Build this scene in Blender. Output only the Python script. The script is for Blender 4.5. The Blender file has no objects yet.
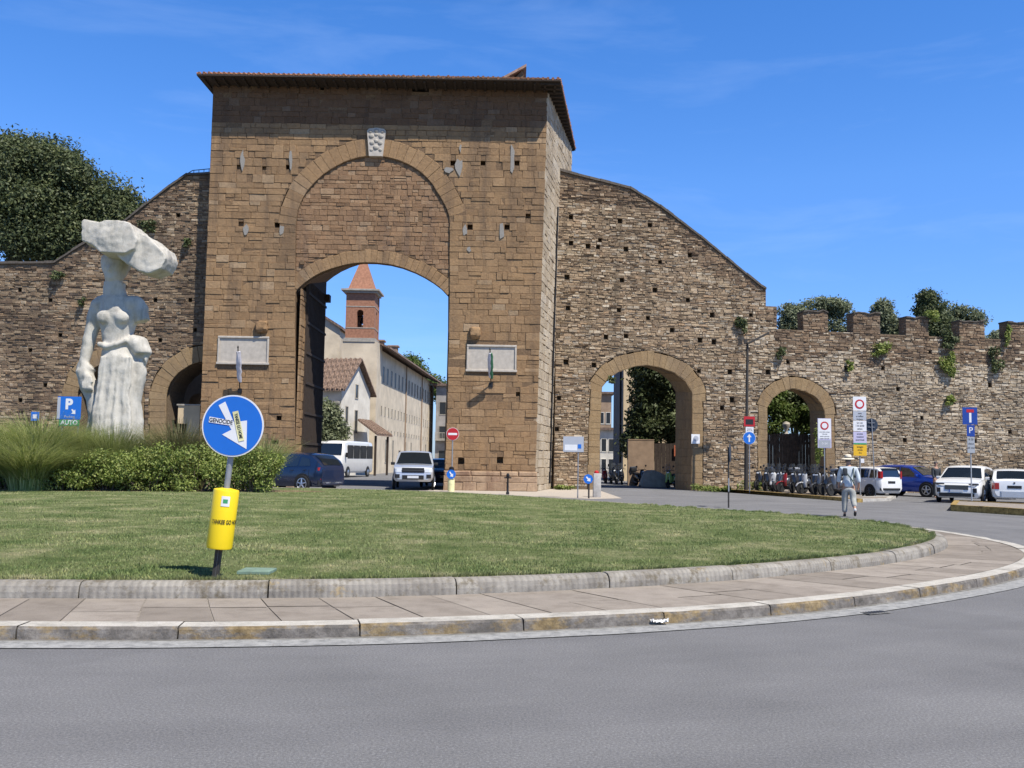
import bpy, bmesh, math, random
import numpy as np
from mathutils import Vector, Matrix, noise
from mathutils.geometry import tessellate_polygon

SC = bpy.context.scene
COL = SC.collection
R = math.radians
rnd = random.Random(7)

# ------------------------------------------------------------------ camera
F, ROLL, HOR, CAMZ = 950.0, .016, 76.0, 1.5
TH = math.atan2(HOR, F)
cam_d = bpy.data.cameras.new('camera'); cam = bpy.data.objects.new('camera', cam_d); COL.objects.link(cam)
cam_d.sensor_width = 36; cam_d.lens = F/1024*36; cam_d.clip_end = 5000; cam_d.clip_start = .1
cam.location = (0, 0, CAMZ)
cam.rotation_mode = 'QUATERNION'
cam.rotation_quaternion = (Matrix.Rotation(math.pi/2+TH, 4, 'X') @ Matrix.Rotation(math.atan(ROLL), 4, 'Z')).to_quaternion()
SC.camera = cam

def ray(px, py):
    dx, dy = px-512, py-384
    X = dx+dy*ROLL; Y = dy-dx*ROLL
    return X, F*math.cos(TH)+Y*math.sin(TH), F*math.sin(TH)-Y*math.cos(TH)
def P(px, py, D):
    x, y, z = ray(px, py); s = D/y
    return Vector((x*s, D, CAMZ+z*s))
def G(px, py, z=0.0):
    x, y, w = ray(px, py); s = (z-CAMZ)/w
    return Vector((x*s, y*s, z))
def XD(px, D, py=470):
    return P(px, py, D).x

class Plane:
    """vertical wall plane: u along the wall, z up, n towards the camera"""
    def __init__(s, x0, y0, slope=0.0):
        s.o = Vector((x0, y0, 0)); s.d = Vector((1, slope, 0)).normalized(); s.n = Vector((s.d.y, -s.d.x, 0))
    def uz(s, px, py):
        x, y, w = ray(px, py)
        k = s.o.dot(s.n)/(Vector((x, y, 0)).dot(s.n))
        p = Vector((x*k, y*k, CAMZ+w*k)); return ((p-s.o).dot(s.d), p.z)
    def w(s, u, z, h=0.0):
        return s.o+s.d*u+s.n*h+Vector((0, 0, z))

# ------------------------------------------------------------------ materials
class NT:
    def __init__(s, name):
        s.m = bpy.data.materials.new(name); s.m.use_nodes = True; s.t = s.m.node_tree
        s.b = s.t.nodes['Principled BSDF']
    def n(s, ty, **k):
        nd = s.t.nodes.new(ty)
        for a, v in k.items():
            if a in nd.inputs.keys() if hasattr(nd.inputs, 'keys') else False: nd.inputs[a].default_value = v
            else: setattr(nd, a, v)
        return nd
    def l(s, a, b): s.t.links.new(a, b)
    def coord(s, scale=(1, 1, 1), kind='Object'):
        tc = s.n('ShaderNodeTexCoord'); mp = s.n('ShaderNodeMapping'); mp.inputs['Scale'].default_value = scale
        s.l(tc.outputs[kind], mp.inputs['Vector']); return mp.outputs['Vector']
    def noise(s, vec, scale, detail=4, rough=.6):
        t = s.n('ShaderNodeTexNoise'); t.inputs['Scale'].default_value = scale
        t.inputs['Detail'].default_value = detail; t.inputs['Roughness'].default_value = rough
        s.l(vec, t.inputs['Vector']); return t.outputs['Fac']
    def ramp(s, fac, stops, interp='LINEAR'):
        r = s.n('ShaderNodeValToRGB'); r.color_ramp.interpolation = interp
        e = r.color_ramp.elements
        while len(e) < len(stops): e.new(.5)
        for i, (p, c) in enumerate(stops):
            e[i].position = p; e[i].color = (*c, 1) if len(c) == 3 else c
        s.l(fac, r.inputs['Fac']); return r.outputs['Color']
    def mix(s, fac, a, b, mode='MIX'):
        m = s.n('ShaderNodeMix'); m.data_type = 'RGBA'; m.blend_type = mode
        for i, v in ((0, fac), (6, a), (7, b)):
            if hasattr(v, 'is_output') or isinstance(v, bpy.types.NodeSocket): s.l(v, m.inputs[i])
            elif i == 0: m.inputs[0].default_value = v
            else: m.inputs[i].default_value = (*v, 1)
        return m.outputs[2]
    def math(s, op, a, b=0.0):
        m = s.n('ShaderNodeMath'); m.operation = op
        for i, v in ((0, a), (1, b)):
            if isinstance(v, bpy.types.NodeSocket): s.l(v, m.inputs[i])
            else: m.inputs[i].default_value = v
        return m.outputs[0]
    def bump(s, h, strength=.5, dist=.02):
        b = s.n('ShaderNodeBump'); b.inputs['Strength'].default_value = strength; b.inputs['Distance'].default_value = dist
        s.l(h, b.inputs['Height']); s.l(b.outputs['Normal'], s.b.inputs['Normal']); return b
    def col(s, c):
        if isinstance(c, bpy.types.NodeSocket): s.l(c, s.b.inputs['Base Color'])
        else: s.b.inputs['Base Color'].default_value = (*c, 1)
    def set(s, rough=.8, metal=0, spec=.3, coat=0):
        s.b.inputs['Roughness'].default_value = rough; s.b.inputs['Metallic'].default_value = metal
        s.b.inputs['Specular IOR Level'].default_value = spec; s.b.inputs['Coat Weight'].default_value = coat

M = {}
def plain(name, c, rough=.7, metal=0, spec=.35, coat=0, var=.12, vs=6, bump=0, dist=.01):
    t = NT(name); v = t.coord()
    if var:
        f = t.noise(v, vs, 5); lo = tuple(x*(1-var) for x in c); hi = tuple(min(1, x*(1+var)) for x in c)
        t.col(t.ramp(f, [(.3, lo), (.7, hi)]))
        if bump: t.bump(f, bump, dist)
    else: t.col(c)
    t.set(rough, metal, spec, coat); M[name] = t.m; return t.m

def island(t):
    g = t.n('ShaderNodeNewGeometry'); return g.outputs['Random Per Island']

def stone(name, pal, grime, gscale=.35, gamt=.6, bscale=14, bstr=.6, white=None, squeeze=.66):
    """masonry: colour per stone, mottling inside a stone, old stains"""
    t = NT(name); v = t.coord(); r = island(t)
    mean = tuple(sum(p[1][i] for p in pal)/len(pal) for i in range(3)); lift = {'tower_stone': (1.08, 1.10, 1.08), 'infill_stone': (1.03, 1.07, 1.08), 'rubble_stone': (1.10, 1.13, 1.17), 'pale_rubble_stone': (1.06, 1.08, 1.10), 'brown_rubble_stone': (1.15, 1.18, 1.22)}.get(name, (1, 1, 1))
    pal = [(p, tuple((mean[i]+(q[i]-mean[i])*squeeze)*lift[i] for i in range(3))) for p, q in pal]
    c = t.ramp(r, pal)
    c = t.mix(.55, c, t.ramp(t.noise(v, 5.5, 6, .7), [(.3, (.62, .60, .58)), (.5, (1, 1, 1)), (.72, (1.35, 1.3, 1.25))]), 'MULTIPLY')
    st = t.noise(t.coord((1, 1, .55)), gscale, 6, .65)
    c = t.mix(t.ramp(st, [(.5, (0, 0, 0)), (.68, (gamt,)*3)]), c, grime)
    if white:
        w = t.noise(t.coord((1.2, 1.2, 2)), gscale*1.9, 5, .7)
        c = t.mix(t.ramp(w, [(.52, (0, 0, 0)), (.66, (.55,)*3)]), c, white)
    vs_ = t.noise(t.coord((1.6, 1.6, .14)), 1.0, 5, .7)
    c = t.mix(t.ramp(vs_, [(.52, (0, 0, 0)), (.68, (.5,)*3)]), c, grime)
    sp = t.noise(v, 38, 3, .8)
    c = t.mix(.45, c, t.ramp(sp, [(.32, (.5, .48, .46)), (.45, (1, 1, 1)), (.7, (1.15,)*3)]), 'MULTIPLY')
    t.col(c); t.set(.93, 0, .15)
    t.bump(t.noise(v, bscale, 7, .75), bstr, .05)
    M[name] = t.m; return t.m

stone('tower_stone', [(0, (.20, .118, .062)), (.15, (.285, .176, .092)), (.4, (.25, .152, .08)), (.6, (.315, .196, .104)), (.8, (.27, .165, .088)), (.94, (.335, .215, .12)), (1, (.39, .28, .18))], (.12, .085, .06), .3, .5, 9, .7)
stone('infill_stone', [(0, (.20, .112, .062)), (.3, (.285, .165, .09)), (.6, (.24, .14, .078)), (.85, (.32, .195, .11)), (1, (.37, .25, .155))], (.16, .11, .08), .4, .4, 12, .7)
stone('rubble_stone', [(0, (.18, .122, .075)), (.18, (.32, .225, .135)), (.35, (.40, .30, .19)), (.5, (.265, .18, .11)), (.65, (.37, .27, .165)), (.8, (.32, .20, .11)), (.93, (.52, .42, .295)), (1, (.24, .175, .12))], (.10, .075, .05), .22, .65, 16, .9, (.44, .35, .23))
stone('pale_rubble_stone', [(0, (.25, .185, .125)), (.12, (.46, .365, .25)), (.3, (.58, .485, .355)), (.45, (.39, .30, .195)), (.6, (.52, .425, .30)), (.78, (.40, .305, .20)), (.92, (.64, .55, .42)), (1, (.30, .23, .165))], (.17, .135, .095), .2, .35, 16, .9, (.60, .51, .38))
stone('brown_rubble_stone', [(0, (.09, .06, .04)), (.2, (.20, .13, .078)), (.4, (.28, .195, .12)), (.55, (.14, .09, .056)), (.75, (.24, .155, .09)), (.92, (.38, .29, .19)), (1, (.13, .10, .075))], (.07, .055, .045), .22, .65, 16, .8)
stone('voussoir_stone', [(0, (.255, .17, .09)), (.4, (.30, .21, .115)), (.7, (.275, .188, .10)), (1, (.34, .245, .14))], (.17, .125, .085), .5, .5, 11, .6)
stone('base_stone', [(0, (.34, .235, .15)), (.5, (.43, .31, .20)), (1, (.38, .25, .165))], (.16, .09, .06), .8, .7, 10, .6)
stone('eave_shade_stone', [(0, (.12, .068, .038)), (.4, (.17, .098, .055)), (.8, (.145, .083, .047)), (1, (.21, .145, .095))], (.08, .055, .04), .4, .5, 12, .8)  # darkened tower stone: the shadow of the eaves put into the colour
plain('mortar', (.17, .108, .06), .95, bump=.6, dist=.03, vs=14, var=.35)
plain('rubble_mortar', (.16, .115, .072), .95, bump=.8, dist=.04, vs=14, var=.4)
plain('cement', (.27, .25, .22), .9, bump=.5, vs=20, var=.2)
plain('coping', (.10, .085, .07), .9, bump=.5, vs=8, var=.35)

# ------------------------------------------------------------------ mesh builder
class MB:
    def __init__(s): s.v = []; s.f = []; s.m = []; s.mi = 0; s.uv = None
    def quad(s, a, b, c, d): 
        i = len(s.v); s.v += [tuple(a), tuple(b), tuple(c), tuple(d)]; s.f.append((i, i+1, i+2, i+3)); s.m.append(s.mi)
    def poly(s, pts):
        i = len(s.v); s.v += [tuple(p) for p in pts]; s.f.append(tuple(range(i, i+len(pts)))); s.m.append(s.mi)
    def add(s, vs, fs):
        i = len(s.v); s.v += [tuple(p) for p in vs]
        for f in fs: s.f.append(tuple(i+k for k in f)); s.m.append(s.mi)
    def box(s, x0, x1, y0, y1, z0, z1, T=None, ch=0.0):
        if ch:
            bm = bmesh.new(); bmesh.ops.create_cube(bm, size=1)
            for v in bm.verts: v.co = Vector((x0+(x1-x0)*(v.co.x+.5), y0+(y1-y0)*(v.co.y+.5), z0+(z1-z0)*(v.co.z+.5)))
            bmesh.ops.bevel(bm, geom=bm.edges[:], offset=ch, segments=2, affect='EDGES', profile=.5)
            s.bm(bm, T); return
        vs = [Vector(p) for p in ((x0,y0,z0),(x1,y0,z0),(x1,y1,z0),(x0,y1,z0),(x0,y0,z1),(x1,y0,z1),(x1,y1,z1),(x0,y1,z1))]
        if T is not None: vs = [T @ p for p in vs]
        s.add(vs, [(0,3,2,1),(4,5,6,7),(0,1,5,4),(1,2,6,5),(2,3,7,6),(3,0,4,7)])
    def bm(s, bm, T=None):
        bm.verts.index_update()
        s.add([(T @ v.co) if T is not None else v.co.copy() for v in bm.verts], [[v.index for v in f.verts] for f in bm.faces]); bm.free()
    def tube(s, pts, r, n=8, caps=True):
        pts = [Vector(p) for p in pts]; rs = r if isinstance(r, (list, tuple)) else [r]*len(pts)
        i0 = len(s.v); up = None
        for k, p in enumerate(pts):
            d = (pts[min(k+1, len(pts)-1)]-pts[max(k-1, 0)]).normalized()
            if up is None: a = d.orthogonal().normalized()
            else: a = (up-d*up.dot(d)).normalized()
            up = a; b = d.cross(a)
            for j in range(n):
                t = 2*math.pi*j/n; s.v.append(tuple(p+(a*math.cos(t)+b*math.sin(t))*rs[k]))
        for k in range(len(pts)-1):
            for j in range(n):
                q = i0+k*n; s.f.append((q+j, q+(j+1) % n, q+n+(j+1) % n, q+n+j)); s.m.append(s.mi)
        if caps:
            s.f.append(tuple(i0+j for j in range(n))[::-1]); s.m.append(s.mi)
            q = i0+(len(pts)-1)*n; s.f.append(tuple(q+j for j in range(n))); s.m.append(s.mi)
    def lathe(s, prof, n=24, T=None, axis='Z'):
        """prof: (r, h) pairs, spun round the axis"""
        i0 = len(s.v)
        for (r, h) in prof:
            for j in range(n):
                t = 2*math.pi*j/n; c, q = r*math.cos(t), r*math.sin(t)
                p = Vector((c, q, h)) if axis == 'Z' else (Vector((c, h, q)) if axis == 'Y' else Vector((h, c, q)))
                s.v.append(tuple(T @ p if T is not None else p))
        for k in range(len(prof)-1):
            for j in range(n):
                q = i0+k*n; s.f.append((q+j, q+(j+1) % n, q+n+(j+1) % n, q+n+j)); s.m.append(s.mi)
        s.f.append(tuple(i0+j for j in range(n))[::-1]); s.m.append(s.mi)
        q = i0+(len(prof)-1)*n; s.f.append(tuple(q+j for j in range(n))); s.m.append(s.mi)
    def prism(s, loops, T, h0, h1, back=True):
        """loops[0] outline, rest holes, in 2D; T(u, v, h) -> point"""
        flat = [p for lp in loops for p in lp]
        tris = tessellate_polygon([[Vector((p[0], p[1], 0)) for p in lp] for lp in loops])
        n = len(flat); i = len(s.v)
        s.v += [tuple(T(p[0], p[1], h1)) for p in flat]+[tuple(T(p[0], p[1], h0)) for p in flat]
        for t in tris:
            a, b, c = t
            A, B, C = flat[a], flat[b], flat[c]
            if (B[0]-A[0])*(C[1]-A[1])-(B[1]-A[1])*(C[0]-A[0]) < 0: a, c = c, a
            s.f.append((i+a, i+b, i+c)); s.m.append(s.mi)
            if back: s.f.append((i+n+c, i+n+b, i+n+a)); s.m.append(s.mi)
        k = 0
        for lp in loops:
            m = len(lp)
            for j in range(m):
                a, b = k+j, k+(j+1) % m
                s.f.append((i+a, i+n+a, i+n+b, i+b)); s.m.append(s.mi)
            k += m
    def build(s, name, mats, parent=None, smooth=False, world=False, sub=0, weld=False):
        me = bpy.data.meshes.new(name)
        me.from_pydata(s.v, [], s.f)
        if not isinstance(mats, (list, tuple)): mats = [mats]
        for m in mats: me.materials.append(M[m] if isinstance(m, str) else m)
        if len(mats) > 1: me.polygons.foreach_set('material_index', s.m)
        if weld:
            bm = bmesh.new(); bm.from_mesh(me); bmesh.ops.remove_doubles(bm, verts=bm.verts, dist=.0008)
            bmesh.ops.recalc_face_normals(bm, faces=bm.faces); bm.to_mesh(me); bm.free()
        if smooth:
            me.polygons.foreach_set('use_smooth', [True]*len(me.polygons))
            me.set_sharp_from_angle(angle=R(smooth if smooth is not True else 40))
        me.update()
        o = bpy.data.objects.new(name, me); COL.objects.link(o)
        if parent is not None:
            o.parent = parent
            if world: o.matrix_parent_inverse = world_inv(parent)
        return o

def wmat(o):
    m = Matrix.LocRotScale(o.location, o.rotation_euler, o.scale)
    return wmat(o.parent) @ o.matrix_parent_inverse @ m if o.parent else m
def world_inv(o): return wmat(o).inverted()

def tag(o, label=None, cat=None, group=None, kind=None):
    if label: o['label'] = label
    if cat: o['category'] = cat
    if group: o['group'] = group
    if kind: o['kind'] = kind
    return o
def thing(name, label, cat, loc=(0, 0, 0), rz=0, group=None, scale=1):
    o = bpy.data.objects.new(name, None); COL.objects.link(o); o.location = loc; o.rotation_euler = (0, 0, rz)
    o.scale = (scale,)*3; o.empty_display_size = .2
    return tag(o, label, cat, group)
def struct(o): o['kind'] = 'structure'; return o
def copy_tree(o, parent=None):
    c = o.copy(); COL.objects.link(c); c.parent = parent
    for ch in list(o.children): copy_tree(ch, c)
    return c
def text(name, s, size, mat, parent, T, align='CENTER', bold=0.0, sx=1.0):
    cu = bpy.data.curves.new('t', 'FONT'); cu.body = s; cu.size = size; cu.align_x = align; cu.align_y = 'CENTER'
    cu.extrude = .001; cu.offset = bold
    ob = bpy.data.objects.new('t', cu); COL.objects.link(ob)
    dg = bpy.context.evaluated_depsgraph_get(); me = bpy.data.meshes.new_from_object(ob.evaluated_get(dg))
    bpy.data.objects.remove(ob); bpy.data.curves.remove(cu)
    me.transform(T @ Matrix.Diagonal((sx, 1, 1, 1))); me.materials.clear(); me.materials.append(M[mat]); me.name = name
    o = bpy.data.objects.new(name, me); COL.objects.link(o); o.parent = parent; return o
FACE = Matrix.Rotation(math.pi/2, 4, 'X')      # text plane turned to face -Y

# ------------------------------------------------------------------ masonry
def crossings(loops, z):
    xs = []
    for lp in loops:
        n = len(lp)
        for i in range(n):
            (x0, z0), (x1, z1) = lp[i], lp[(i+1) % n]
            if (z0 <= z) != (z1 <= z): xs.append(x0+(z-z0)/(z1-z0)*(x1-x0))
    xs.sort(); return [(xs[i], xs[i+1]) for i in range(0, len(xs)-1, 2)]
def inter(a, b):
    out = []
    for p in a:
        for q in b:
            lo, hi = max(p[0], q[0]), min(p[1], q[1])
            if hi-lo > .03: out.append((lo, hi))
    return out
def courses(mb, T, loops, rh, rw, hb, hf, gap, rng, ch=.012, jit=.008, tilt=.006, rag=0.0, miss=0.0):
    """lay courses of irregular stones in the region; T(u, z, h)"""
    zs = [p[1] for p in loops[0]]; z = min(zs); zt = max(zs)
    while z < zt-.02:
        h = rng.uniform(*rh)
        if z+h > zt: h = zt-z
        iv = inter(inter(crossings(loops, z+.004), crossings(loops, z+h-.004)), crossings(loops, z+h/2))
        for a, b in iv:
            u = a
            while u < b-.001:
                w = rng.uniform(*rw)*(.6+.8*rng.random()**2 if rng.random() < .5 else 1)
                if b-(u+w) < rw[0]*.7: w = b-u
                g = gap*(rng.uniform(.4, 1.5) if rng.random() > .12 else rng.uniform(1.8, 3.2)); dz = rng.uniform(-rag, rag)*h
                parts = [(z, h)] if (rng.random() > .12 or h < rh[0]*1.25) else [(z, h*.5), (z+h*.5, h*.5)]
                for (zz, hh) in parts:
                    if rng.random() < miss: continue
                    f = rng.uniform(*hf)
                    if getattr(mb, 'sel', None): mb.mi = mb.sel(u, zz, rng)
                    j = lambda: rng.uniform(-jit, jit)
                    A = [(u+g/2+j(), zz+g/2+j()+dz*.3), (u+w-g/2+j(), zz+g/2+j()+dz*.3), (u+w-g/2+j(), zz+hh-g/2+j()), (u+g/2+j(), zz+hh-g/2+j())]
                    cu, cz = sum(p[0] for p in A)/4, sum(p[1] for p in A)/4
                    sc = 1-min(.45, 2*ch/max(min(w, hh), .03))
                    scu = 1-min(.4, 2*ch/max(w, .05))
                    Bk = [T(p[0], p[1], hb) for p in A]
                    Md = [T(p[0], p[1], f-ch) for p in A]
                    tl = rng.uniform(-tilt, tilt*2)
                    Fr = [T(cu+(p[0]-cu)*scu, cz+(p[1]-cz)*sc, f+j()*.5+(tl if k > 1 else 0)) for k, p in enumerate(A)]
                    i = len(mb.v); mb.v += [tuple(q) for q in Bk+Md+Fr]
                    fs = [(8, 9, 10, 11)]
                    for k in range(4):
                        k2 = (k+1) % 4
                        fs += [(k, k2, 4+k2, 4+k), (4+k, 4+k2, 8+k2, 8+k)]
                    for q in fs: mb.f.append(tuple(i+e for e in q)); mb.m.append(mb.mi)
                u += w
        z += h
def ring(mb, T, inner, width, hb, hf, n, rng, gap=.012):
    """voussoirs along a polyline of (u, z), outward = left of travel"""
    pts = [Vector((p[0], p[1])) for p in inner]
    L = [0]
    for a, b in zip(pts, pts[1:]): L.append(L[-1]+(b-a).length)
    def at(s):
        s = max(0, min(L[-1]-1e-6, s))
        for k in range(len(L)-1):
            if L[k+1] >= s: break
        t = (s-L[k])/(L[k+1]-L[k]); p = pts[k].lerp(pts[k+1], t)
        d0 = (pts[min(k+1, len(pts)-1)]-pts[k]).normalized()
        e = (pts[min(k+2, len(pts)-1)]-pts[k+1]); e = e.normalized() if e.length > 0 else d0
        e0 = (pts[k]-pts[k-1]).normalized() if k > 0 else d0
        d = (e0+d0).normalized().lerp((d0+e).normalized(), t).normalized()
        return p, Vector((-d.y, d.x))
    for i in range(n):
        g = gap/2; s0, s1 = L[-1]*i/n+g, L[-1]*(i+1)/n-g
        (p, a), (q, b) = at(s0), at(s1)
        w = (width(p.y) if callable(width) else width)*(rng.uniform(.93, 1.05) if not callable(width) else rng.uniform(.9, 1.0)); f = rng.uniform(*hf)
        A = [p, p+a*w, q+b*w, q]
        c = sum(A, Vector((0, 0)))/4
        Bk = [T(v.x, v.y, hb) for v in A]; Md = [T(v.x, v.y, f-.012) for v in A]
        Fr = [T(c.x+(v.x-c.x)*.95, c.y+(v.y-c.y)*.95, f+rng.uniform(-.005, .005)) for v in A]
        k0 = len(mb.v); mb.v += [tuple(v) for v in Bk+Md+Fr]
        fs = [(8, 11, 10, 9)]
        for k in range(4):
            k2 = (k+1) % 4; fs += [(k, 4+k, 4+k2, k2), (4+k, 8+k, 8+k2, 4+k2)]
        for e in fs: mb.f.append(tuple(k0+j for j in e)); mb.m.append(mb.mi)
def outer_of(inner, width):
    pts = [Vector(p) for p in inner]; out = []; lw_ = None
    for k, p in enumerate(pts):
        d = (pts[min(k+1, len(pts)-1)]-pts[max(k-1, 0)]).normalized(); w_ = width(p.y) if callable(width) else width
        if lw_ is not None and abs(lw_-w_) > .01: out.append((p.x-d.y*lw_, p.y+d.x*lw_))
        lw_ = w_; out.append((p.x-d.y*w_, p.y+d.x*w_))
    return out
# ------------------------------------------------------------------ light, sky
SUN = Vector((.88, -1.0, 2.1)).normalized()
el = math.asin(SUN.z); az = math.atan2(SUN.x, SUN.y)
W = bpy.data.worlds.new('World'); SC.world = W; W.use_nodes = True
nt = W.node_tree; bg = nt.nodes['Background']
sky = nt.nodes.new('ShaderNodeTexSky'); sky.sky_type = 'NISHITA'; sky.sun_disc = False
sky.sun_elevation = el; sky.sun_rotation = az; sky.altitude = 50; sky.air_density = 1.0; sky.dust_density = .1; sky.ozone_density = 4.0
hs = nt.nodes.new('ShaderNodeHueSaturation'); hs.inputs['Saturation'].default_value = 1.3; hs.inputs['Value'].default_value = 1.2
nt.links.new(sky.outputs[0], hs.inputs['Color'])
# thin cirrus high in the sky
tc = nt.nodes.new('ShaderNodeTexCoord'); mp = nt.nodes.new('ShaderNodeMapping')
mp.inputs['Scale'].default_value = (1.6, 1.6, 9.0); mp.inputs['Rotation'].default_value = (0, R(6), R(10))
nz = nt.nodes.new('ShaderNodeTexNoise'); nz.inputs['Scale'].default_value = 2.3; nz.inputs['Detail'].default_value = 8; nz.inputs['Roughness'].default_value = .6; nz.inputs['Distortion'].default_value = .5
rp = nt.nodes.new('ShaderNodeValToRGB'); rp.color_ramp.elements[0].position = .50; rp.color_ramp.elements[0].color = (0, 0, 0, 1)
rp.color_ramp.elements[1].position = .80; rp.color_ramp.elements[1].color = (.11, .11, .11, 1)
mx = nt.nodes.new('ShaderNodeMix'); mx.data_type = 'RGBA'; mx.inputs[7].default_value = (4.2, 5.2, 7.0, 1)
nt.links.new(tc.outputs['Generated'], mp.inputs['Vector']); nt.links.new(mp.outputs[0], nz.inputs['Vector'])
nt.links.new(nz.outputs['Fac'], rp.inputs[0]); nt.links.new(rp.outputs[0], mx.inputs[0]); 
sx = nt.nodes.new('ShaderNodeSeparateXYZ'); nt.links.new(tc.outputs['Generated'], sx.inputs[0])
tr_ = nt.nodes.new('ShaderNodeValToRGB'); nt.links.new(sx.outputs['Z'], tr_.inputs[0])
e_ = tr_.color_ramp.elements; e_.new(.12); e_.new(.28); e_.new(.5)
for k_, (p_, c_) in enumerate([(0, (.26, .34, .60)), (.10, (.50, .56, .78)), (.28, (.95, .78, .90)), (.44, (1.0, .80, .92)), (.62, (.16, .15, .18))]): e_[k_].position = p_; e_[k_].color = (*c_, 1)
mt_ = nt.nodes.new('ShaderNodeMix'); mt_.data_type = 'RGBA'; mt_.blend_type = 'MULTIPLY'; mt_.inputs[0].default_value = 1
nt.links.new(hs.outputs[0], mt_.inputs[6]); nt.links.new(tr_.outputs[0], mt_.inputs[7]); nt.links.new(mt_.outputs[2], mx.inputs[6])
nt.links.new(mx.outputs[2], bg.inputs['Color']); bg.inputs['Strength'].default_value = .15
sd = bpy.data.lights.new('sun', 'SUN'); sd.energy = 5.0; sd.angle = R(.55); sd.color = (1, .95, .87)
so = bpy.data.objects.new('sun', sd); COL.objects.link(so); so.rotation_euler = (-SUN).to_track_quat('-Z', 'Y').to_euler(); so.location = (30, -30, 60)
SC.view_settings.view_transform = 'Standard'; SC.view_settings.look = 'None'; SC.view_settings.exposure = .38; SC.view_settings.gamma = 1

# ------------------------------------------------------------------ ground materials
t = NT('asphalt'); v = t.coord()
c = t.ramp(t.noise(v, .5, 6, .6), [(.3, (.146, .146, .150)), (.7, (.188, .187, .192))])
c = t.mix(.55, c, t.ramp(t.noise(v, 60, 4, .9), [(.34, (.35, .35, .35)), (.5, (1, 1, 1)), (.64, (2.1, 2.07, 2.03))]), 'MULTIPLY')
c = t.mix(.3, c, t.ramp(t.noise(t.coord((.5, 1.1, 1)), .8, 5, .7), [(.35, (.72, .72, .73)), (.6, (1.05, 1.05, 1.05))]), 'MULTIPLY')
# tyre-polished lanes running round the island, faint old patches
vm = t.n('ShaderNodeVectorMath'); vm.operation = 'DISTANCE'; sc_ = t.n('ShaderNodeMapping'); sc_.inputs['Location'].default_value = (5, -23.5, 0); t.l(t.n('ShaderNodeTexCoord').outputs['Object'], sc_.inputs['Vector'])
vl = t.n('ShaderNodeVectorMath'); vl.operation = 'LENGTH'; t.l(sc_.outputs[0], vl.inputs[0])
cb = t.n('ShaderNodeCombineXYZ'); t.l(vl.outputs['Value'], cb.inputs[0])
c = t.mix(.8, c, t.ramp(t.noise(cb.outputs[0], .9, 3, .6), [(.35, (.86, .86, .87)), (.5, (1, 1, 1)), (.65, (1.10, 1.10, 1.09))]), 'MULTIPLY')
c = t.mix(t.ramp(t.noise(t.coord((1, 1, 1)), .33, 3, .5), [(.60, (0,)*3), (.61, (.16,)*3)]), c, (.09, .09, .095))
c = t.mix(t.ramp(t.noise(v, 2.2, 6, .75), [(.66, (0,)*3), (.74, (.35,)*3)]), c, (.07, .07, .072))
t.col(c); t.set(.9, 0, .25); t.bump(t.noise(v, 110, 3, .8), .7, .008); M['asphalt'] = t.m
t = NT('road_paint'); v = t.coord()
c = t.ramp(t.noise(v, 9, 6, .7), [(.32, (.19, .19, .19)), (.5, (.30, .30, .295)), (.7, (.40, .40, .39))])
c = t.mix(.6, c, t.ramp(t.noise(v, 80, 3, .8), [(.3, (.6,)*3), (.6, (1.1,)*3)]), 'MULTIPLY')
t.col(c); t.set(.85, 0, .25); M['road_paint'] = t.m
t = NT('gutter'); v = t.coord()
c = t.ramp(t.noise(v, 7, 6, .7), [(.3, (.12, .115, .105)), (.5, (.19, .185, .175)), (.7, (.27, .265, .25))])
t.col(c); t.set(.9, 0, .2); M['gutter'] = t.m
t = NT('slab'); v = t.coord(); r = island(t)
c = t.ramp(r, [(0, (.225, .195, .165)), (.5, (.275, .24, .205)), (1, (.325, .285, .245))])
c = t.mix(.7, c, t.ramp(t.noise(v, 3.5, 6, .7), [(.3, (.68, .66, .64)), (.5, (1, 1, 1)), (.7, (1.18,)*3)]), 'MULTIPLY')
c = t.mix(.5, c, t.ramp(t.noise(v, 90, 3, .8), [(.35, (.7,)*3), (.6, (1.15,)*3)]), 'MULTIPLY')
t.col(c); t.set(.9, 0, .2); t.bump(t.noise(v, 60, 5, .8), .4, .006); M['slab'] = t.m
plain('joint', (.24, .215, .19), .95, vs=20, var=.35, bump=.5)
t = NT('kerb_top'); v = t.coord()
c = t.ramp(t.noise(v, 4, 7, .7), [(.3, (.30, .28, .25)), (.5, (.45, .425, .38)), (.7, (.55, .52, .47))])
c = t.mix(.6, c, t.ramp(t.noise(v, 70, 4, .8), [(.33, (.6,)*3), (.55, (1.08,)*3)]), 'MULTIPLY')
t.col(c); t.set(.9, 0, .2); t.bump(t.noise(v, 50, 5, .8), .5, .008); M['kerb_top'] = t.m
t = NT('kerb_face'); v = t.coord()
c = t.ramp(t.noise(v, 6, 7, .75), [(.3, (.07, .065, .058)), (.5, (.16, .145, .13)), (.7, (.28, .26, .235))])
ym = t.ramp(t.noise(t.coord((1, 1, 2.2)), 1.6, 8, .75), [(.50, (0,)*3), (.58, (.6,)*3)])
c = t.mix(ym, c, t.ramp(t.noise(v, 12, 5, .7), [(.35, (.17, .11, .035)), (.6, (.32, .22, .08))]))
c = t.mix(t.ramp(t.noise(v, 2.5, 6, .8), [(.55, (0,)*3), (.65, (.7,)*3)]), c, (.09, .085, .08))
t.col(c); t.set(.9, 0, .2); t.bump(t.noise(v, 30, 6, .8), .8, .015); M['kerb_face'] = t.m
t = NT('tooled_kerb'); v = t.coord()
uvn = t.n('ShaderNodeTexCoord').outputs['UV']
wv = t.n('ShaderNodeTexWave'); wv.wave_type = 'BANDS'; wv.bands_direction = 'X'; wv.inputs['Scale'].default_value = 4.6; wv.inputs['Distortion'].default_value = 1.2; wv.inputs['Detail'].default_value = 2
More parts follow.
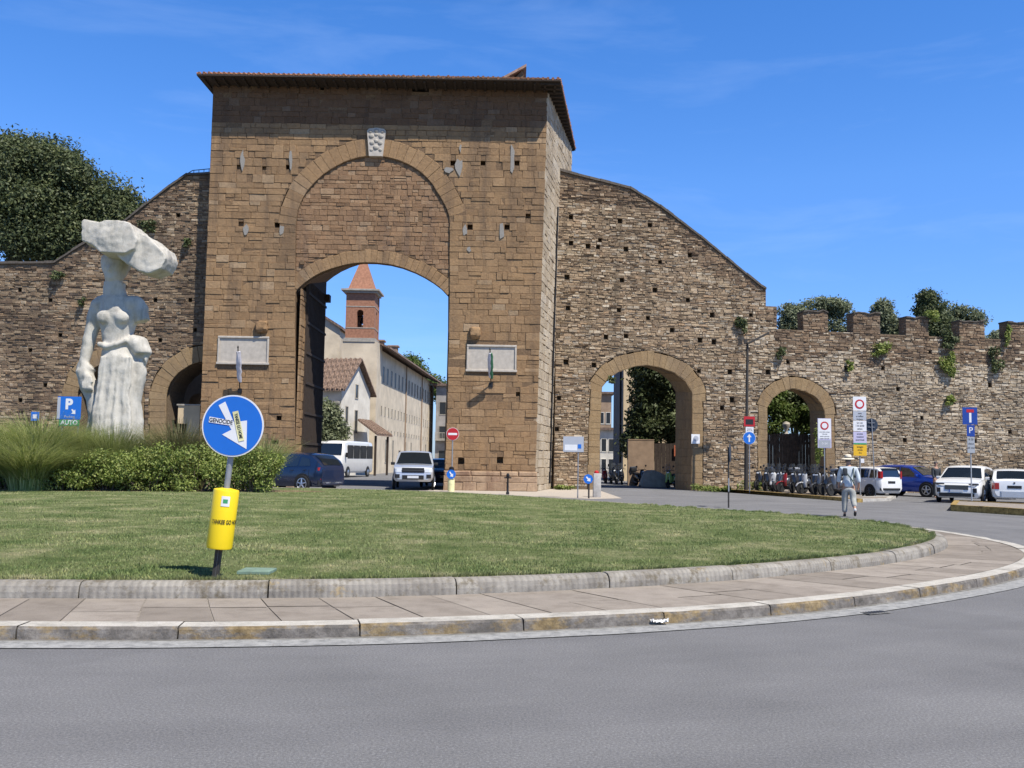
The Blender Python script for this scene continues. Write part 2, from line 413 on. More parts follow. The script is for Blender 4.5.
t.l(uvn, wv.inputs['Vector'])
c = t.ramp(t.noise(v, 2.6, 7, .7), [(.3, (.17, .155, .135)), (.5, (.27, .25, .22)), (.7, (.37, .345, .30))])
c = t.mix(t.ramp(t.noise(v, 3.3, 6, .8), [(.52, (0,)*3), (.62, (.8,)*3)]), c, (.15, .125, .085))
c = t.mix(t.ramp(t.noise(v, 2.1, 5, .8), [(.60, (0,)*3), (.68, (.55,)*3)]), c, (.38, .27, .11))
c = t.mix(.45, c, t.ramp(wv.outputs['Fac'], [(0, (.72,)*3), (.5, (1.05,)*3)]), 'MULTIPLY')
t.col(c); t.set(.92, 0, .2)
hh = t.math('ADD', t.math('MULTIPLY', wv.outputs['Fac'], .6), t.noise(v, 25, 6, .8)); t.bump(hh, .7, .014); M['tooled_kerb'] = t.m
t = NT('lawn'); v = t.coord()
lawn_c = [(.32, (.06, .09, .028)), (.43, (.11, .14, .05)), (.54, (.17, .19, .085)), (.66, (.29, .275, .15))]
c = t.ramp(t.noise(t.coord((1, 1.0, 0)), .9, 7, .75), lawn_c)
c = t.mix(.75, c, t.ramp(t.noise(v, 30, 4, .9), [(.3, (.5,)*3), (.5, (1,)*3), (.7, (1.5, 1.45, 1.4))]), 'MULTIPLY')
t.col(c); t.set(.95, 0, .1); t.bump(t.noise(v, 60, 4, .9), .8, .03); M['lawn'] = t.m
t = NT('grass_blade'); v = t.coord(); r = island(t)
c = t.ramp(t.noise(t.coord((1, 1, 0)), .9, 7, .75), [(.32, (.085, .13, .035)), (.43, (.145, .195, .065)), (.54, (.21, .24, .095)), (.66, (.36, .34, .19))])
c = t.mix(.6, c, t.ramp(r, [(0, (.55, .6, .5)), (.5, (1,)*3), (.9, (1.35, 1.25, 1.2)), (1, (2.1, 1.7, 1.4))]), 'MULTIPLY')
t.col(c); t.set(.6, 0, .3); M['grass_blade'] = t.m
plain('soil', (.20, .135, .08), .95, vs=9, var=.5, bump=.6)
plain('gravel', (.42, .37, .31), .95, vs=14, var=.25, bump=.3)

# ------------------------------------------------------------------ ground
mb = MB(); mb.quad((-900, -300, 0), (900, -300, 0), (900, 1500, 0), (-900, 1500, 0))
struct(mb.build('road', 'asphalt'))

CX, CY = -5.0, 23.5
def polar_curve(pts):
    a = sorted((math.atan2(y-CY, x-CX) % (2*math.pi), math.hypot(x-CX, y-CY)) for x, y in pts)
    A = np.array([p[0] for p in a]); Rr = np.array([p[1] for p in a])
    A3 = np.concatenate([A-2*np.pi, A, A+2*np.pi]); R3 = np.tile(Rr, 3)
    g = np.linspace(0, 2*np.pi, 721)[:-1]; r = np.interp(g, A3, R3)
    k = np.exp(-np.linspace(-2, 2, 33)**2); k /= k.sum()
    r = np.convolve(np.concatenate([r[-16:], r, r[:16]]), k, 'valid')
    return lambda th: float(np.interp(th % (2*np.pi), np.append(g, 2*np.pi), np.append(r, r[0])))
inner_pts = [(-4.78, 9.07), (-2.96, 9.24), (-1.08, 9.55), (.03, 10.0), (1.45, 10.63), (2.19, 11.03), (3.74, 12.15), (5.6, 13.75), (7.2, 15.9), (7.85, 17.1),
             (8.2, 19.2), (8.15, 21.3), (7.4, 22.9), (6.37, 24.5), (5.1, 26.0), (4.0, 27.5), (2.49, 29.9), (1.0, 32.0), (-.36, 33.7), (-2.24, 35.4), (-4.6, 36.8), (-8.2, 37.5),
             (-13, 36.6), (-17.8, 33.2), (-20.5, 28), (-20.8, 22), (-19, 16), (-15.2, 11.8), (-10, 9.3), (-7.2, 8.95)]
inner_pts = [(x*1.025, y*1.025) for x, y in inner_pts]
rI = polar_curve(inner_pts)
outer_near = [(-4.08, 7.78), (-3.29, 7.81), (-2.11, 7.93), (-.91, 8.19), (.03, 8.48), (1.43, 8.99), (3.01, 9.79), (4.84, 11.2), (7.22, 13.47), (8.7, 15.6), (9.3, 17.3), (9.55, 19.0), (9.5, 20.6)]
far = []
for x, y in inner_pts:
    th = math.atan2(y-CY, x-CX)
    if not (-2.0 < th < -.25): far.append((CX+(rI(th)+1.25)*math.cos(th), CY+(rI(th)+1.25)*math.sin(th)))
rO = polar_curve(outer_near+[p for p in far if not (p[0] > 8 and p[1] < 21.5)])
def pol(th, r, z): return (CX+r*math.cos(th), CY+r*math.sin(th), z)
ZP, ZK = .10, .25
def lawn_z(x, y):
    th = math.atan2(y-CY, x-CX); q = math.hypot(x-CX, y-CY)/rI(th)
    return ZK-.005+.17*max(0, 1-q*q)

N = 720
def band(name, mat, ra, rb, z, n=N, top=None):
    mb = MB()
    for i in range(n):
        a, b = 2*math.pi*i/n, 2*math.pi*(i+1)/n
        mb.quad(pol(a, rb(a), z), pol(b, rb(b), z), pol(b, ra(b), z), pol(a, ra(a), z))
    return mb.build(name, mat, smooth=False)
struct(band('gutter', 'gutter', lambda a: rO(a)-.02, lambda a: rO(a)+.16, .004))
mb = MB(); rr = random.Random(3)
n = 1400
for i in range(n):
    a, b = 2*math.pi*i/n, 2*math.pi*(i+1)/n
    j = noise.noise(Vector((i*.05, 0, 0)))*.02
    mb.quad(pol(a, rO(a)+.36+j, .008), pol(b, rO(b)+.36+j, .008), pol(b, rO(b)+.09+j, .008), pol(a, rO(a)+.09+j, .008))
struct(mb.build('road_marking', 'road_paint'))
struct(band('pavement_bed', 'joint', lambda a: rI(a)+.0-.1, lambda a: rO(a)-.12, ZP-.008))
# paving slabs, laid radially
mb = MB(); th = 0; rr = random.Random(11)
while th < 2*math.pi-.02:
    w = rr.uniform(.50, .62)/rI(th); th2 = min(th+w, 2*math.pi)
    ra, rb = rI(th)-.0, rO(th)-.255
    cuts = [0, 1] if rr.random() < .35 else [0, rr.uniform(.4, .62), 1]
    sk = .018
    for c0, c1 in zip(cuts, cuts[1:]):
        g = .006; dz = rr.uniform(-.0015, .0015)
        def pp(t, c):
            return pol(t+sk*c, rI(t)+(rO(t)-.26-rI(t))*c, ZP+dz)
        ga = g/rI(th); gc = .008
        mb.quad(pp(th+ga, c1-gc), pp(th2-ga, c1-gc), pp(th2-ga, c0+gc), pp(th+ga, c0+gc))
    th = th2
struct(mb.build('pavement', 'slab'))
# outer kerb: straight granite lengths with painted faces
mt, mf = MB(), MB(); th = 0; rr = random.Random(5)
while th < 2*math.pi-.01:
    L = rr.uniform(1.25, 1.5)/rO(th); th2 = min(th+L, 2*math.pi); ns = 22; g = .006/rO(th)
    zj = rr.uniform(-.004, .004)
    for k in range(ns):
        a = th+g+(th2-th-2*g)*k/ns; b = th+g+(th2-th-2*g)*(k+1)/ns
        def jr(x): return noise.noise(Vector((x*rO(x)*5, 3, 1)))*.014+min(0, noise.noise(Vector((x*rO(x)*2.2, 9, 1)))+.12)*.05
        fa, fb = rO(a)+jr(a), rO(b)+jr(b)
        za, zb = ZP+.006+zj+jr(a)*.35, ZP+.006+zj+jr(b)*.35
        mt.quad(pol(a, fa-.02, za), pol(b, fb-.02, zb), pol(b, rO(b)-.25, ZP+.006+zj), pol(a, rO(a)-.25, ZP+.006+zj))
        mf.quad(pol(a, rO(a)+.012, 0), pol(b, rO(b)+.012, 0), pol(b, fb, zb-.022), pol(a, fa, za-.022))
        mf.quad(pol(a, fa, za-.022), pol(b, fb, zb-.022), pol(b, fb-.02, zb), pol(a, fa-.02, za))
        if k in (0, ns-1):
            q = a if k == 0 else b
            mf.quad(pol(q, rO(q), 0), pol(q, rO(q), ZP), pol(q, rO(q)-.25, ZP), pol(q, rO(q)-.25, 0))
    th = th2
struct(mt.build('kerb_top', 'kerb_top')); struct(mf.build('kerb_face', 'kerb_face'))
# inner kerb: rounded tooled stone
mb = MB(); th = 0; rr = random.Random(6); uvs = []
prof = [(0.0, ZP-.01), (-.004, ZP+.06), (-.02, ZP+.115), (-.055, ZP+.148), (-.11, ZP+.158), (-.20, ZP+.155), (-.24, ZP+.13), (-.25, ZP+.05)]
while th < 2*math.pi-.01:
    L = rr.uniform(1.7, 2.0)/rI(th); th2 = min(th+L, 2*math.pi); ns = 12; g = .008/rI(th); dj = rr.uniform(-.008, .008); dz = rr.uniform(-.006, .006)
    for k in range(ns):
        a = th+g+(th2-th-2*g)*k/ns; b = th+g+(th2-th-2*g)*(k+1)/ns
        for (d0, z0), (d1, z1) in zip(prof, prof[1:]):
            na = noise.noise(Vector((a*40, z0*9, 2)))*.006; nb = noise.noise(Vector((b*40, z0*9, 2)))*.006
            na1 = noise.noise(Vector((a*40, z1*9, 2)))*.006; nb1 = noise.noise(Vector((b*40, z1*9, 2)))*.006
            mb.quad(pol(a, rI(a)+d0+dj+na, z0+dz), pol(b, rI(b)+d0+dj+nb, z0+dz), pol(b, rI(b)+d1+dj+nb1, z1+dz), pol(a, rI(a)+d1+dj+na1, z1+dz))
            uvs += [(a*rI(a), z0), (b*rI(b), z0), (b*rI(b), z1), (a*rI(a), z1)]
    for q in (th+g, th2-g):
        mb.poly([pol(q, rI(q)+d+dj, z+dz) for d, z in prof]); uvs += [(0, 0)]*len(prof)
    th = th2
o = mb.build('lawn_kerb', 'tooled_kerb'); uvl = o.data.uv_layers.new(name='UVMap')
uvl.data.foreach_set('uv', [c for p in uvs for c in p]); struct(o)
mb = MB(); mb.poly([])if False else None
for i in range(360):
    a, b = 2*math.pi*i/360, 2*math.pi*(i+1)/360
    mb.quad(pol(a, rI(a)-.05, ZP+.02), pol(b, rI(b)-.05, ZP+.02), pol(b, rI(b)-.21, ZP+.02), pol(a, rI(a)-.21, ZP+.02))
struct(mb.build('kerb_bed', 'joint'))
# lawn sheet
mb = MB(); na, nr = 240, 40; vs = []; fs = []
for k in range(nr+1):
    q = k/nr
    for i in range(na):
        a = 2*math.pi*i/na; r_ = (rI(a)-.2)*q; x, y = CX+r_*math.cos(a), CY+r_*math.sin(a)
        vs.append((x, y, lawn_z(x, y)+.012*noise.noise(Vector((x*.6, y*.6, 0)))))
for k in range(nr):
    for i in range(na):
        fs.append((k*na+i, (k+1)*na+i, (k+1)*na+(i+1) % na, k*na+(i+1) % na))
mb.add(vs, fs); o = mb.build('lawn', 'lawn', smooth=True); struct(o)
# grass blades
rg = np.random.default_rng(4)
def blades(n, ymin, ymax, power, hmul):
    out = []
    y = (rg.random(n)*(ymax**(1-power)-ymin**(1-power))+ymin**(1-power))**(1/(1-power)); x = (rg.random(n)*1.22-.60)*y
    th = np.arctan2(y-CY, x-CX) % (2*np.pi); g = np.linspace(0, 2*np.pi, 721); rr_ = np.array([rI(t) for t in g])
    r_ = np.hypot(x-CX, y-CY); lim = np.interp(th, g, rr_)
    k = r_ < lim-.16-.05*rg.random(n); x, y, r_, lim = x[k], y[k], r_[k], lim[k]
    z = ZK-.005+.17*np.clip(1-(r_/lim)**2, 0, 1)-.006
    h = (.012+.024*rg.random(len(x)))*hmul*(1+.5*(rg.random(len(x)) > .93)); w = (.0035+.00028*y)*(.7+.6*rg.random(len(x)))
    an = rg.random(len(x))*6.283; lx, ly = rg.normal(0, .35, (2, len(x)))*h
    V = np.empty((len(x), 3, 3))
    V[:, 0] = np.c_[x-np.cos(an)*w, y-np.sin(an)*w, z]; V[:, 1] = np.c_[x+np.cos(an)*w, y+np.sin(an)*w, z]; V[:, 2] = np.c_[x+lx, y+ly, z+h]
    return V
def edge_blades(n):
    th = rg.uniform(-2.9, .5, n); rr_ = np.array([rI(t_) for t_ in th]); r_ = rr_-.20-.06*rg.random(n)*(1+np.sin(th*37)*.5); x = CX+r_*np.cos(th); y = CY+r_*np.sin(th)
    h = (.02+.04*rg.random(n))*(1+.35*np.sin(th*53+np.sin(th*17)*3)+.3*np.sin(th*211+np.sin(th*71)*2)); w = .0035+.0003*y; an = rg.random(n)*6.283; z = np.full(n, ZK-.012); out_ = .5*h*rg.random(n)
    V = np.empty((n, 3, 3)); V[:, 0] = np.c_[x-np.cos(an)*w, y-np.sin(an)*w, z]; V[:, 1] = np.c_[x+np.cos(an)*w, y+np.sin(an)*w, z]; V[:, 2] = np.c_[x+np.cos(th)*out_*1.6+rg.normal(0, .01, n), y+np.sin(th)*out_*1.6, z+h]
    return V
V = np.concatenate([blades(230000, 9.3, 38, 1.7, 1.0), edge_blades(26000)]).reshape(-1, 3)
def np_mesh(name, V, nv, mat, parent=None):
    nf = len(V)//nv; me = bpy.data.meshes.new(name); me.vertices.add(len(V)); me.vertices.foreach_set('co', V.astype(np.float32).ravel())
    me.loops.add(len(V)); me.loops.foreach_set('vertex_index', np.arange(len(V), dtype=np.int32)); me.polygons.add(nf)
    me.polygons.foreach_set('loop_start', np.arange(0, len(V), nv, dtype=np.int32)); me.polygons.foreach_set('loop_total', np.full(nf, nv, dtype=np.int32))
    me.materials.append(M[mat]); me.update(); me.validate()
    o = bpy.data.objects.new(name, me); COL.objects.link(o)
    if parent: o.parent = parent
    return o
o = np_mesh('grass', V, 3, 'grass_blade'); tag(o, 'mown green grass of the roundabout lawn', 'grass', kind='stuff')
# gravel verge in front of the gate and right of it
mb = MB()
pts = [G(430, 487), G(600, 488), G(606, 498), G(560, 499), G(500, 495), G(430, 491)]
def sheet(name, mat, pts, z):
    mb = MB(); mb.poly([(p[0], p[1], z) for p in pts]); return struct(mb.build(name, mat))
sheet('footpath', 'gravel', [(-4.5, 45.9), (-4.0, 43.4), (0, 40.5), (3.2, 38.0), (4.6, 39.2), (4.6, 50.6), (1.4, 50.4), (1.2, 45.9)], .006)
# ------------------------------------------------------------------ the gate tower
TP = Plane(0, 46.0, 0)
def tp(pts): return [TP.uz(*p) for p in pts]
def TT(u, z, h): return TP.w(u, z, h)
plain('dark_opening', (.02, .017, .015), .95, var=0)
plain('terracotta', (.36, .17, .09), .9, vs=9, var=.35, bump=.4)
plain('old_tile', (.30, .20, .15), .9, vs=7, var=.4, bump=.5)
plain('dark_wood', (.045, .032, .024), .85, vs=8, var=.3)
plain('marble', (.46, .41, .345), .7, vs=5, var=.14, bump=.15)
plain('dark_marble', (.36, .33, .28), .8, vs=5, var=.25, bump=.3)  # darker marble tone for the carved relief
plain('iron', (.03, .03, .032), .5, .6, vs=10)
plain('plaster_band', (.20, .135, .10), .95, vs=3, var=.35, bump=.5, dist=.03)
ZT = TP.uz(380, 76)[1]+.05
gate = thing('gate_tower', 'tall brown stone gate tower with a great open archway, tiled eaves and two marble plaques', 'gate tower', (-6.7, 46, 0))
low = tp([(294.5, 491), (294.5, 440), (294, 380), (293.5, 330), (293.5, 300), (295, 291), (302.5, 283.5), (311, 277.5), (320, 272.5), (330, 268.5), (340, 265.5), (350, 263.3), (362, 262), (376, 262.3), (390, 264), (402, 267), (415, 272), (424, 276.5), (433, 282), (441, 288), (447.5, 295), (447.3, 330), (446, 380), (444, 440), (443, 492)])
low = [(p[0], max(p[1], 0) if 0 < k < len(low)-1 else 0) for k, p in enumerate(low)]
up = tp([(295, 491), (295, 400), (295, 300), (295.5, 225), (297.5, 210), (302, 199), (307.5, 190), (315, 181.5), (324, 173.5), (335, 166.5), (343, 162.3), (352.5, 159), (361, 156.8), (370, 155.7), (380, 156), (390, 157.6), (400, 160.6), (410, 165), (418, 169.8), (425, 175.5), (432, 183.5), (437.5, 192.5), (442, 199.5), (446, 207), (449.5, 217), (449.5, 300), (447.5, 400), (444, 492)])
up = [(p[0], 0 if k in (0, len(up)-1) else p[1]) for k, p in enumerate(up)]
BL, TLc, TRc, BR = (-15.06, 0), (TP.uz(212.6, 100)[0], ZT), (TP.uz(548, 100)[0], ZT), (TP.uz(535, 491)[0], 0)
def notch(curve): return [BL]+curve+[BR, TRc, TLc]
# core
def splay(T, D, n0=0.8):
    return lambda u, z, h: T(u, z if h > -n0 or z > ZT-1 or z < 2.0 else 1.5+(z-1.5)*(1-h/D)+.03, h)
mb = MB(); mb.prism([notch(low)], splay(TT, 45), -5.7, -.5)
core = mb.build('wall', 'infill_stone', gate, world=True)
# rest of the body: side and rear walls, open court behind the arch
def corner(z): return Vector((BR[0]+(TRc[0]-BR[0])*z/ZT, 46, z))
sd_dir = Vector((1.75, 8.6, 0)).normalized(); sd_n = Vector((sd_dir.y, -sd_dir.x, 0))
def TS(u, z, h): return corner(z)+sd_dir*u+sd_n*h
mb = MB()
mb.prism([[(.16, 0), (8.8, 0), (8.8, ZT), (.16, ZT)]], TS, -2.6, -.05)
mb.prism([[(-15.0, 46.2), (-12.2, 46.2), (-12.2, 54.6), (-15.0, 54.6)]], lambda a, b, h: Vector((a+.02*h*0, b, h)), 0, ZT)
mb.prism([[(-12.1, 0), (-12.1, 0.01)], ] if False else [[(-12.19, 14.5), (.6, 14.5), (.6, ZT-.1), (-12.19, ZT-.1)]], lambda u, z, h: Vector((u, 54.5-h, z)), 0, 1.2)
mb.build('side_wall', 'tower_stone', gate, world=True)
# stones of the front
def sq(px, py, w=.26, h=None):
    u, z = TP.uz(px, py); h = h or w; return [(u-w/2, z-h/2), (u+w/2, z-h/2), (u+w/2, z+h/2), (u-w/2, z+h/2)]
holes = [sq(*p) for p in [(239, 167, .24), (264, 168, .2), (288, 167, .24), (241, 224, .26), (277, 225, .26), (453, 163, .26), (483, 163, .24), (517, 163, .26), (470, 227, .26), (507, 227, .26), (528, 216, .24), (302, 262, .2), (322, 88, .2), (461, 461, .3), (500, 460, .3), (275, 442, .34, .16), (279, 418, .26, .22), (518, 394, .2), (461, 388, .14)]]
holes.append(sq(420.5, 86, .85, .6))
PL = [(218.5, 336.3, 268.5, 364.5), (467, 345, 516.3, 371.8)]
plz = []
for a, b, c, d in PL:
    (u0, z1), (u1, z0) = TP.uz(a, b), TP.uz(c, d); plz.append((u0, z0, u1, z1)); holes.append([(u0, z0), (u1, z0), (u1, z1), (u0, z1)])
RW = .86
up_ring = up[3:-3]
Zb = TP.uz(380, 137)[1]
rg1 = random.Random(21)
front = [BL]+up[:4]+outer_of(up_ring, RW)+up[-4:]+[BR, TRc, TLc]
mb = MB(); mb.sel = lambda u, z, r: 1 if z > ZT-2.68+.12*noise.noise(Vector((u*.8, 1, 2))) else 0  # top band takes the stone with eave shade in its colour
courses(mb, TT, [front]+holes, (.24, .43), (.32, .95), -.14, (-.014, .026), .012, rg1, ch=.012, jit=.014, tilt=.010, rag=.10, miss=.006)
stones = mb.build('ashlar', ['tower_stone', 'eave_shade_stone'], gate, world=True)
mb = MB(); mb.prism([front]+holes, TT, -.5, -.016, back=False); mb.build('mortar_joints', 'mortar', gate, world=True)
mb = MB(); rin = [BL]+low+[BR]
inf = up+low[::-1]
lring = low[4:-4]
infl = up[2:-2]+[(min(max(p[0], up[2][0]+.01), up[-3][0]-.01), p[1]) for p in outer_of(lring, .62)[::-1]]
courses(mb, TT, [infl, sq(420, 216, .2)], (.16, .32), (.22, .65), -.15, (-.115, -.078), .014, rg1, ch=.012, jit=.012, tilt=.008, rag=.05)
mb.build('arch_infill', 'infill_stone', gate, world=True)
mb = MB(); mb.prism([infl], TT, -.5, -.122, back=False); mb.build('infill_joints', 'mortar', gate, world=True)
mb = MB(); ring(mb, TT, up_ring, RW, -.14, (-.012, .012), 29, rg1, gap=.006); mb.build('relieving_arch', 'tower_stone', gate, world=True)
mb = MB(); ring(mb, TT, lring, .62, -.15, (-.085, -.06), 31, rg1, gap=.006); mb.build('archway_surround', 'tower_stone', gate, world=True)
# right side face
mb = MB(); courses(mb, TS, [[(0, 0), (8.8, 0), (8.8, ZT), (0, ZT)]], (.3, .5), (.4, 1.0), -.05, (-.01, .03), .02, rg1, ch=.014, jit=.012)
mb.build('side_ashlar', 'pale_rubble_stone', gate, world=True)
# jamb facing stones inside the archway (left one is what the camera sees)
jx = low[0][0]
def TJ(u, z, h): return Vector((jx+.02+h+.0*z, 46-.0+u, z))
mb = MB(); courses(mb, TJ, [[(.0, 0), (5.6, 0), (5.6, 10.9), (.0, 9.7)]], (.3, .45), (.4, 1.0), -.06, (-.01, .03), .02, rg1, ch=.012)
mb.build('jamb_stones', 'tower_stone', gate, world=True)
# open gate leaf folded against the left jamb
gl = MB(); fl = lambda u, z, h: Vector((jx+.12+h, 47.0+u, z))
gl.prism([[(0, .1), (4.55, .1), (4.55, 11.5), (2.4, 11.2), (0, 10.3)]], fl, -.1, 0)
for k in range(7): gl.box(jx+.12, jx+.18, 47.0, 51.55, .6+k*1.5, .72+k*1.5)
for k in range(15): gl.box(jx+.12, jx+.15, 47.05+k*.3, 47.09+k*.3, .1, 10.3)
gl.box(jx+.05, jx+.35, 51.2, 51.75, P(320, 302, 51.5).z, P(320, 295, 51.5).z)
gl.build('gate_leaf', 'dark_wood', gate, world=True)
# plinth
mb = MB()
z1 = .95
for (a, b) in ((BL[0]-.05, low[0][0]), (low[-1][0]+.02, BR[0]+.1)):
    mb = MB(); mb.prism([[(a, 0), (b, 0), (b, z1-.25), (a, z1-.25)]], TT, -.1, .13); courses(mb, TT, [[(a, 0), (b, 0), (b, z1-.25), (a, z1-.25)]], (.28, .45), (.5, 1.1), .1, (.14, .19), .02, rg1, ch=.02, jit=.02)
    courses(mb, TT, [[(a, z1-.25), (b, z1-.25), (b, z1), (a, z1)]], (.25, .26), (.7, 1.3), -.1, (.13, .17), .015, rg1, ch=.05, jit=.015)
    mb.build('plinth', 'base_stone', gate, world=True)
# grey cement repairs
mb = MB(); rg2 = random.Random(2)
for (px, py, w, h) in [(242.5, 160, .22, 1.0), (291, 160, .22, 1.1), (246, 230, .28, .5), (281.5, 230, .28, .5), (459.5, 167, .4, .9), (460.5, 148, .12, .5), (512, 158, .26, 1.5), (465, 231, .32, .6), (502, 232, .36, .75), (469, 249, .28, .3), (449, 170, .5, .35)]:
    u, z = TP.uz(px, py); k = 9
    pts = [(u+math.cos(2*math.pi*i/k)*w/2*rg2.uniform(.5, 1.3), z+math.sin(2*math.pi*i/k)*h/2*rg2.uniform(.6, 1.2)) for i in range(k)]
    mb = MB(); mb.prism([pts], TT, -.02, .04+rg2.random()*.008); mb.build('cement_patch', 'cement', gate, world=True)
# plaques
for (u0, z0, u1, z1) in plz:
    mb = MB(); f = .085
    mb.box(u0+f, u1-f, 46-.03, 46.1, z0+f, z1-f); pq = mb.build('plaque', 'marble', gate, world=True)
    mb = MB()
    mb.box(u0, u1, 45.90, 46.1, z1-f, z1+.02, ch=.02); mb.box(u0-.04, u1+.04, 45.89, 46.1, z0-.03, z0+f, ch=.02)
    mb.box(u0, u0+f, 45.91, 46.1, z0+f, z1-f, ch=.015); mb.box(u1-f, u1, 45.91, 46.1, z0+f, z1-f, ch=.015)
    mb.build('plaque_frame', 'marble', pq, world=True)
# worn stone corbels above the plaques
for (px, py, w) in ((262, 327, .62), (475, 333, .55)):
    u, z = TP.uz(px, py); bm = bmesh.new(); bmesh.ops.create_icosphere(bm, subdivisions=3, radius=1)
    for v in bm.verts:
        d = 1+.25*noise.noise(v.co*2.1+Vector((px, 0, 0))); v.co = Vector((u+math.copysign(abs(v.co.x)**.6, v.co.x)*w/2*d, 46-.04+v.co.y*.26*d, z+math.copysign(abs(v.co.z)**.7, v.co.z)*.30*d))
    mb = MB(); mb.bm(bm); mb.build('corbel', 'tower_stone', gate, smooth=True, world=True)
# coat of arms keystone
u0, z1 = TP.uz(367.5, 129.5); u1, z0 = TP.uz(385.5, 157)
mb = MB(); cu = (u0+u1)/2
sh = [(u0, z1-.1), (u0+.1, z1), (cu, z1+.05), (u1-.1, z1), (u1, z1-.1), (u1-.06, (z0+z1)/2), (u1-.13, z0), (u0+.13, z0), (u0+.06, (z0+z1)/2)]
mb.prism([sh], TT, -.1, .14); rg2 = random.Random(8)
arms = mb.build('carved_arms', 'marble', gate, world=True)
mb = MB()
for (du, dz, r_) in [(-.24, -.38, .13), (.24, -.38, .13), (0, -.30, .1), (-.2, -.72, .12), (.2, -.72, .12), (0, -.62, .11), (0, -.95, .14), (-.22, -1.08, .09), (.22, -1.08, .09), (-.3, -.15, .09), (.3, -.15, .09), (0, -.1, .12)]:
    bm = bmesh.new(); bmesh.ops.create_icosphere(bm, subdivisions=2, radius=r_)
    for v in bm.verts: v.co = Vector((cu+du+v.co.x*1.1, 46-.13+v.co.y*.5, z1+dz+v.co.z))
    mb.bm(bm)
mb.build('relief', 'dark_marble', arms, smooth=True, world=True)
# roof
ez = P(380, 76.2, 44.75).z-.10
EA, EB, EC, ED = Vector((P(196.5, 76, 44.75).x, 44.75, ez)), Vector((P(560.5, 78, 44.75).x, 44.75, ez)), Vector((P(575.5, 147, 55.1).x, 55.1, ez)), Vector((-15.4, 55.1, ez))
mb = MB(); rz = Vector((0, 0, 1.7)); r1, r2 = Vector((-10.2, 50.2, ez)), Vector((-2.6, 50.2, ez))
t_ = Vector((0, 0, .09))
mb.poly([EA, ED, EC, EB]); 
for a, b in ((EA, EB), (EB, EC), (EC, ED), (ED, EA)): mb.poly([a, b, b+t_, a+t_])
mb.build('eaves', 'dark_wood', gate, world=True)
mb = MB(); e = [p+t_+Vector((0, 0, .003)) for p in (EA, EB, EC, ED)]; q1, q2 = r1+rz, r2+rz
mb.poly([e[0], e[1], q2, q1]); mb.poly([e[1], e[2], q2]); mb.poly([e[2], e[3], q1, q2]); mb.poly([e[3], e[0], q1])
roof = mb.build('roof', 'terracotta', gate, world=True)
mb = MB()
def tile_row(mb, a, b, inward, sp=.24, r=.075, L=5.0, slope=.30, jit=.02):
    n_ = int((b-a).length/sp)
    for i in range(n_):
        p = a.lerp(b, (i+.5)/n_)+Vector((0, 0, .02+rg1.uniform(-jit, jit)))
        LL = max(.15, min(L, .8*min((p-a).length, (p-b).length))); q = p-inward*(.0+rg1.uniform(0, .03)); e_ = p+inward*LL+Vector((0, 0, LL*slope)); mb.tube([q, e_], r, n=7)
tile_row(mb, e[0], e[1], Vector((0, 1, 0)), L=1.5); tile_row(mb, e[1], e[2], Vector((-1, .2, 0)).normalized(), L=1.5); tile_row(mb, e[3], e[0], Vector((1, 0, 0)), L=1.5)
mb.build('tiles', 'terracotta', roof, smooth=True, world=True)
mb = MB()
for i in range(36):
    p = EA.lerp(EB, (i+.5)/36); mb.box(p.x-.05, p.x+.05, 44.95, 46.2, ez-.10, ez-.01)
for i in range(20):
    p = EB.lerp(EC, (i+.5)/20); mb.box(p.x-1.0, p.x-.07, p.y-.05, p.y+.05, ez-.10, ez-.01)
mb.build('rafters', 'dark_wood', gate, world=True)
# roof dormer
a, b = P(503, 76, 46.4), P(526, 66.5, 46.4)
mb = MB(); mb.prism([[(a.x, ez+.1), (b.x-.12, ez+.1), (b.x-.12, b.z-.1), (a.x+.9, b.z-.28)]], lambda u, z, h: Vector((u, 46.4-h, z)), -1.4, 0)
dm = mb.build('dormer', 'rubble_mortar', gate, world=True)
mb = MB(); mb.prism([[(a.x-.75, ez+.22), (b.x+.02, b.z-.08), (b.x+.02, b.z+.06), (a.x-.75, ez+.34)]], lambda u, z, h: Vector((u, 46.3-h, z)), -1.7, .1)
mb.build('dormer_roof', 'old_tile', dm, world=True)
# cable in the corner
mb = MB(); pts = [TS(3.9, z_, .06) for z_ in (15, 12, 9, 6, 3.4)]+[TS(4.05, 3.2, .05), TS(4.05, .3, .05)]
mb.tube(pts, .05, 6); mb.build('downpipe', 'iron', gate, world=True)

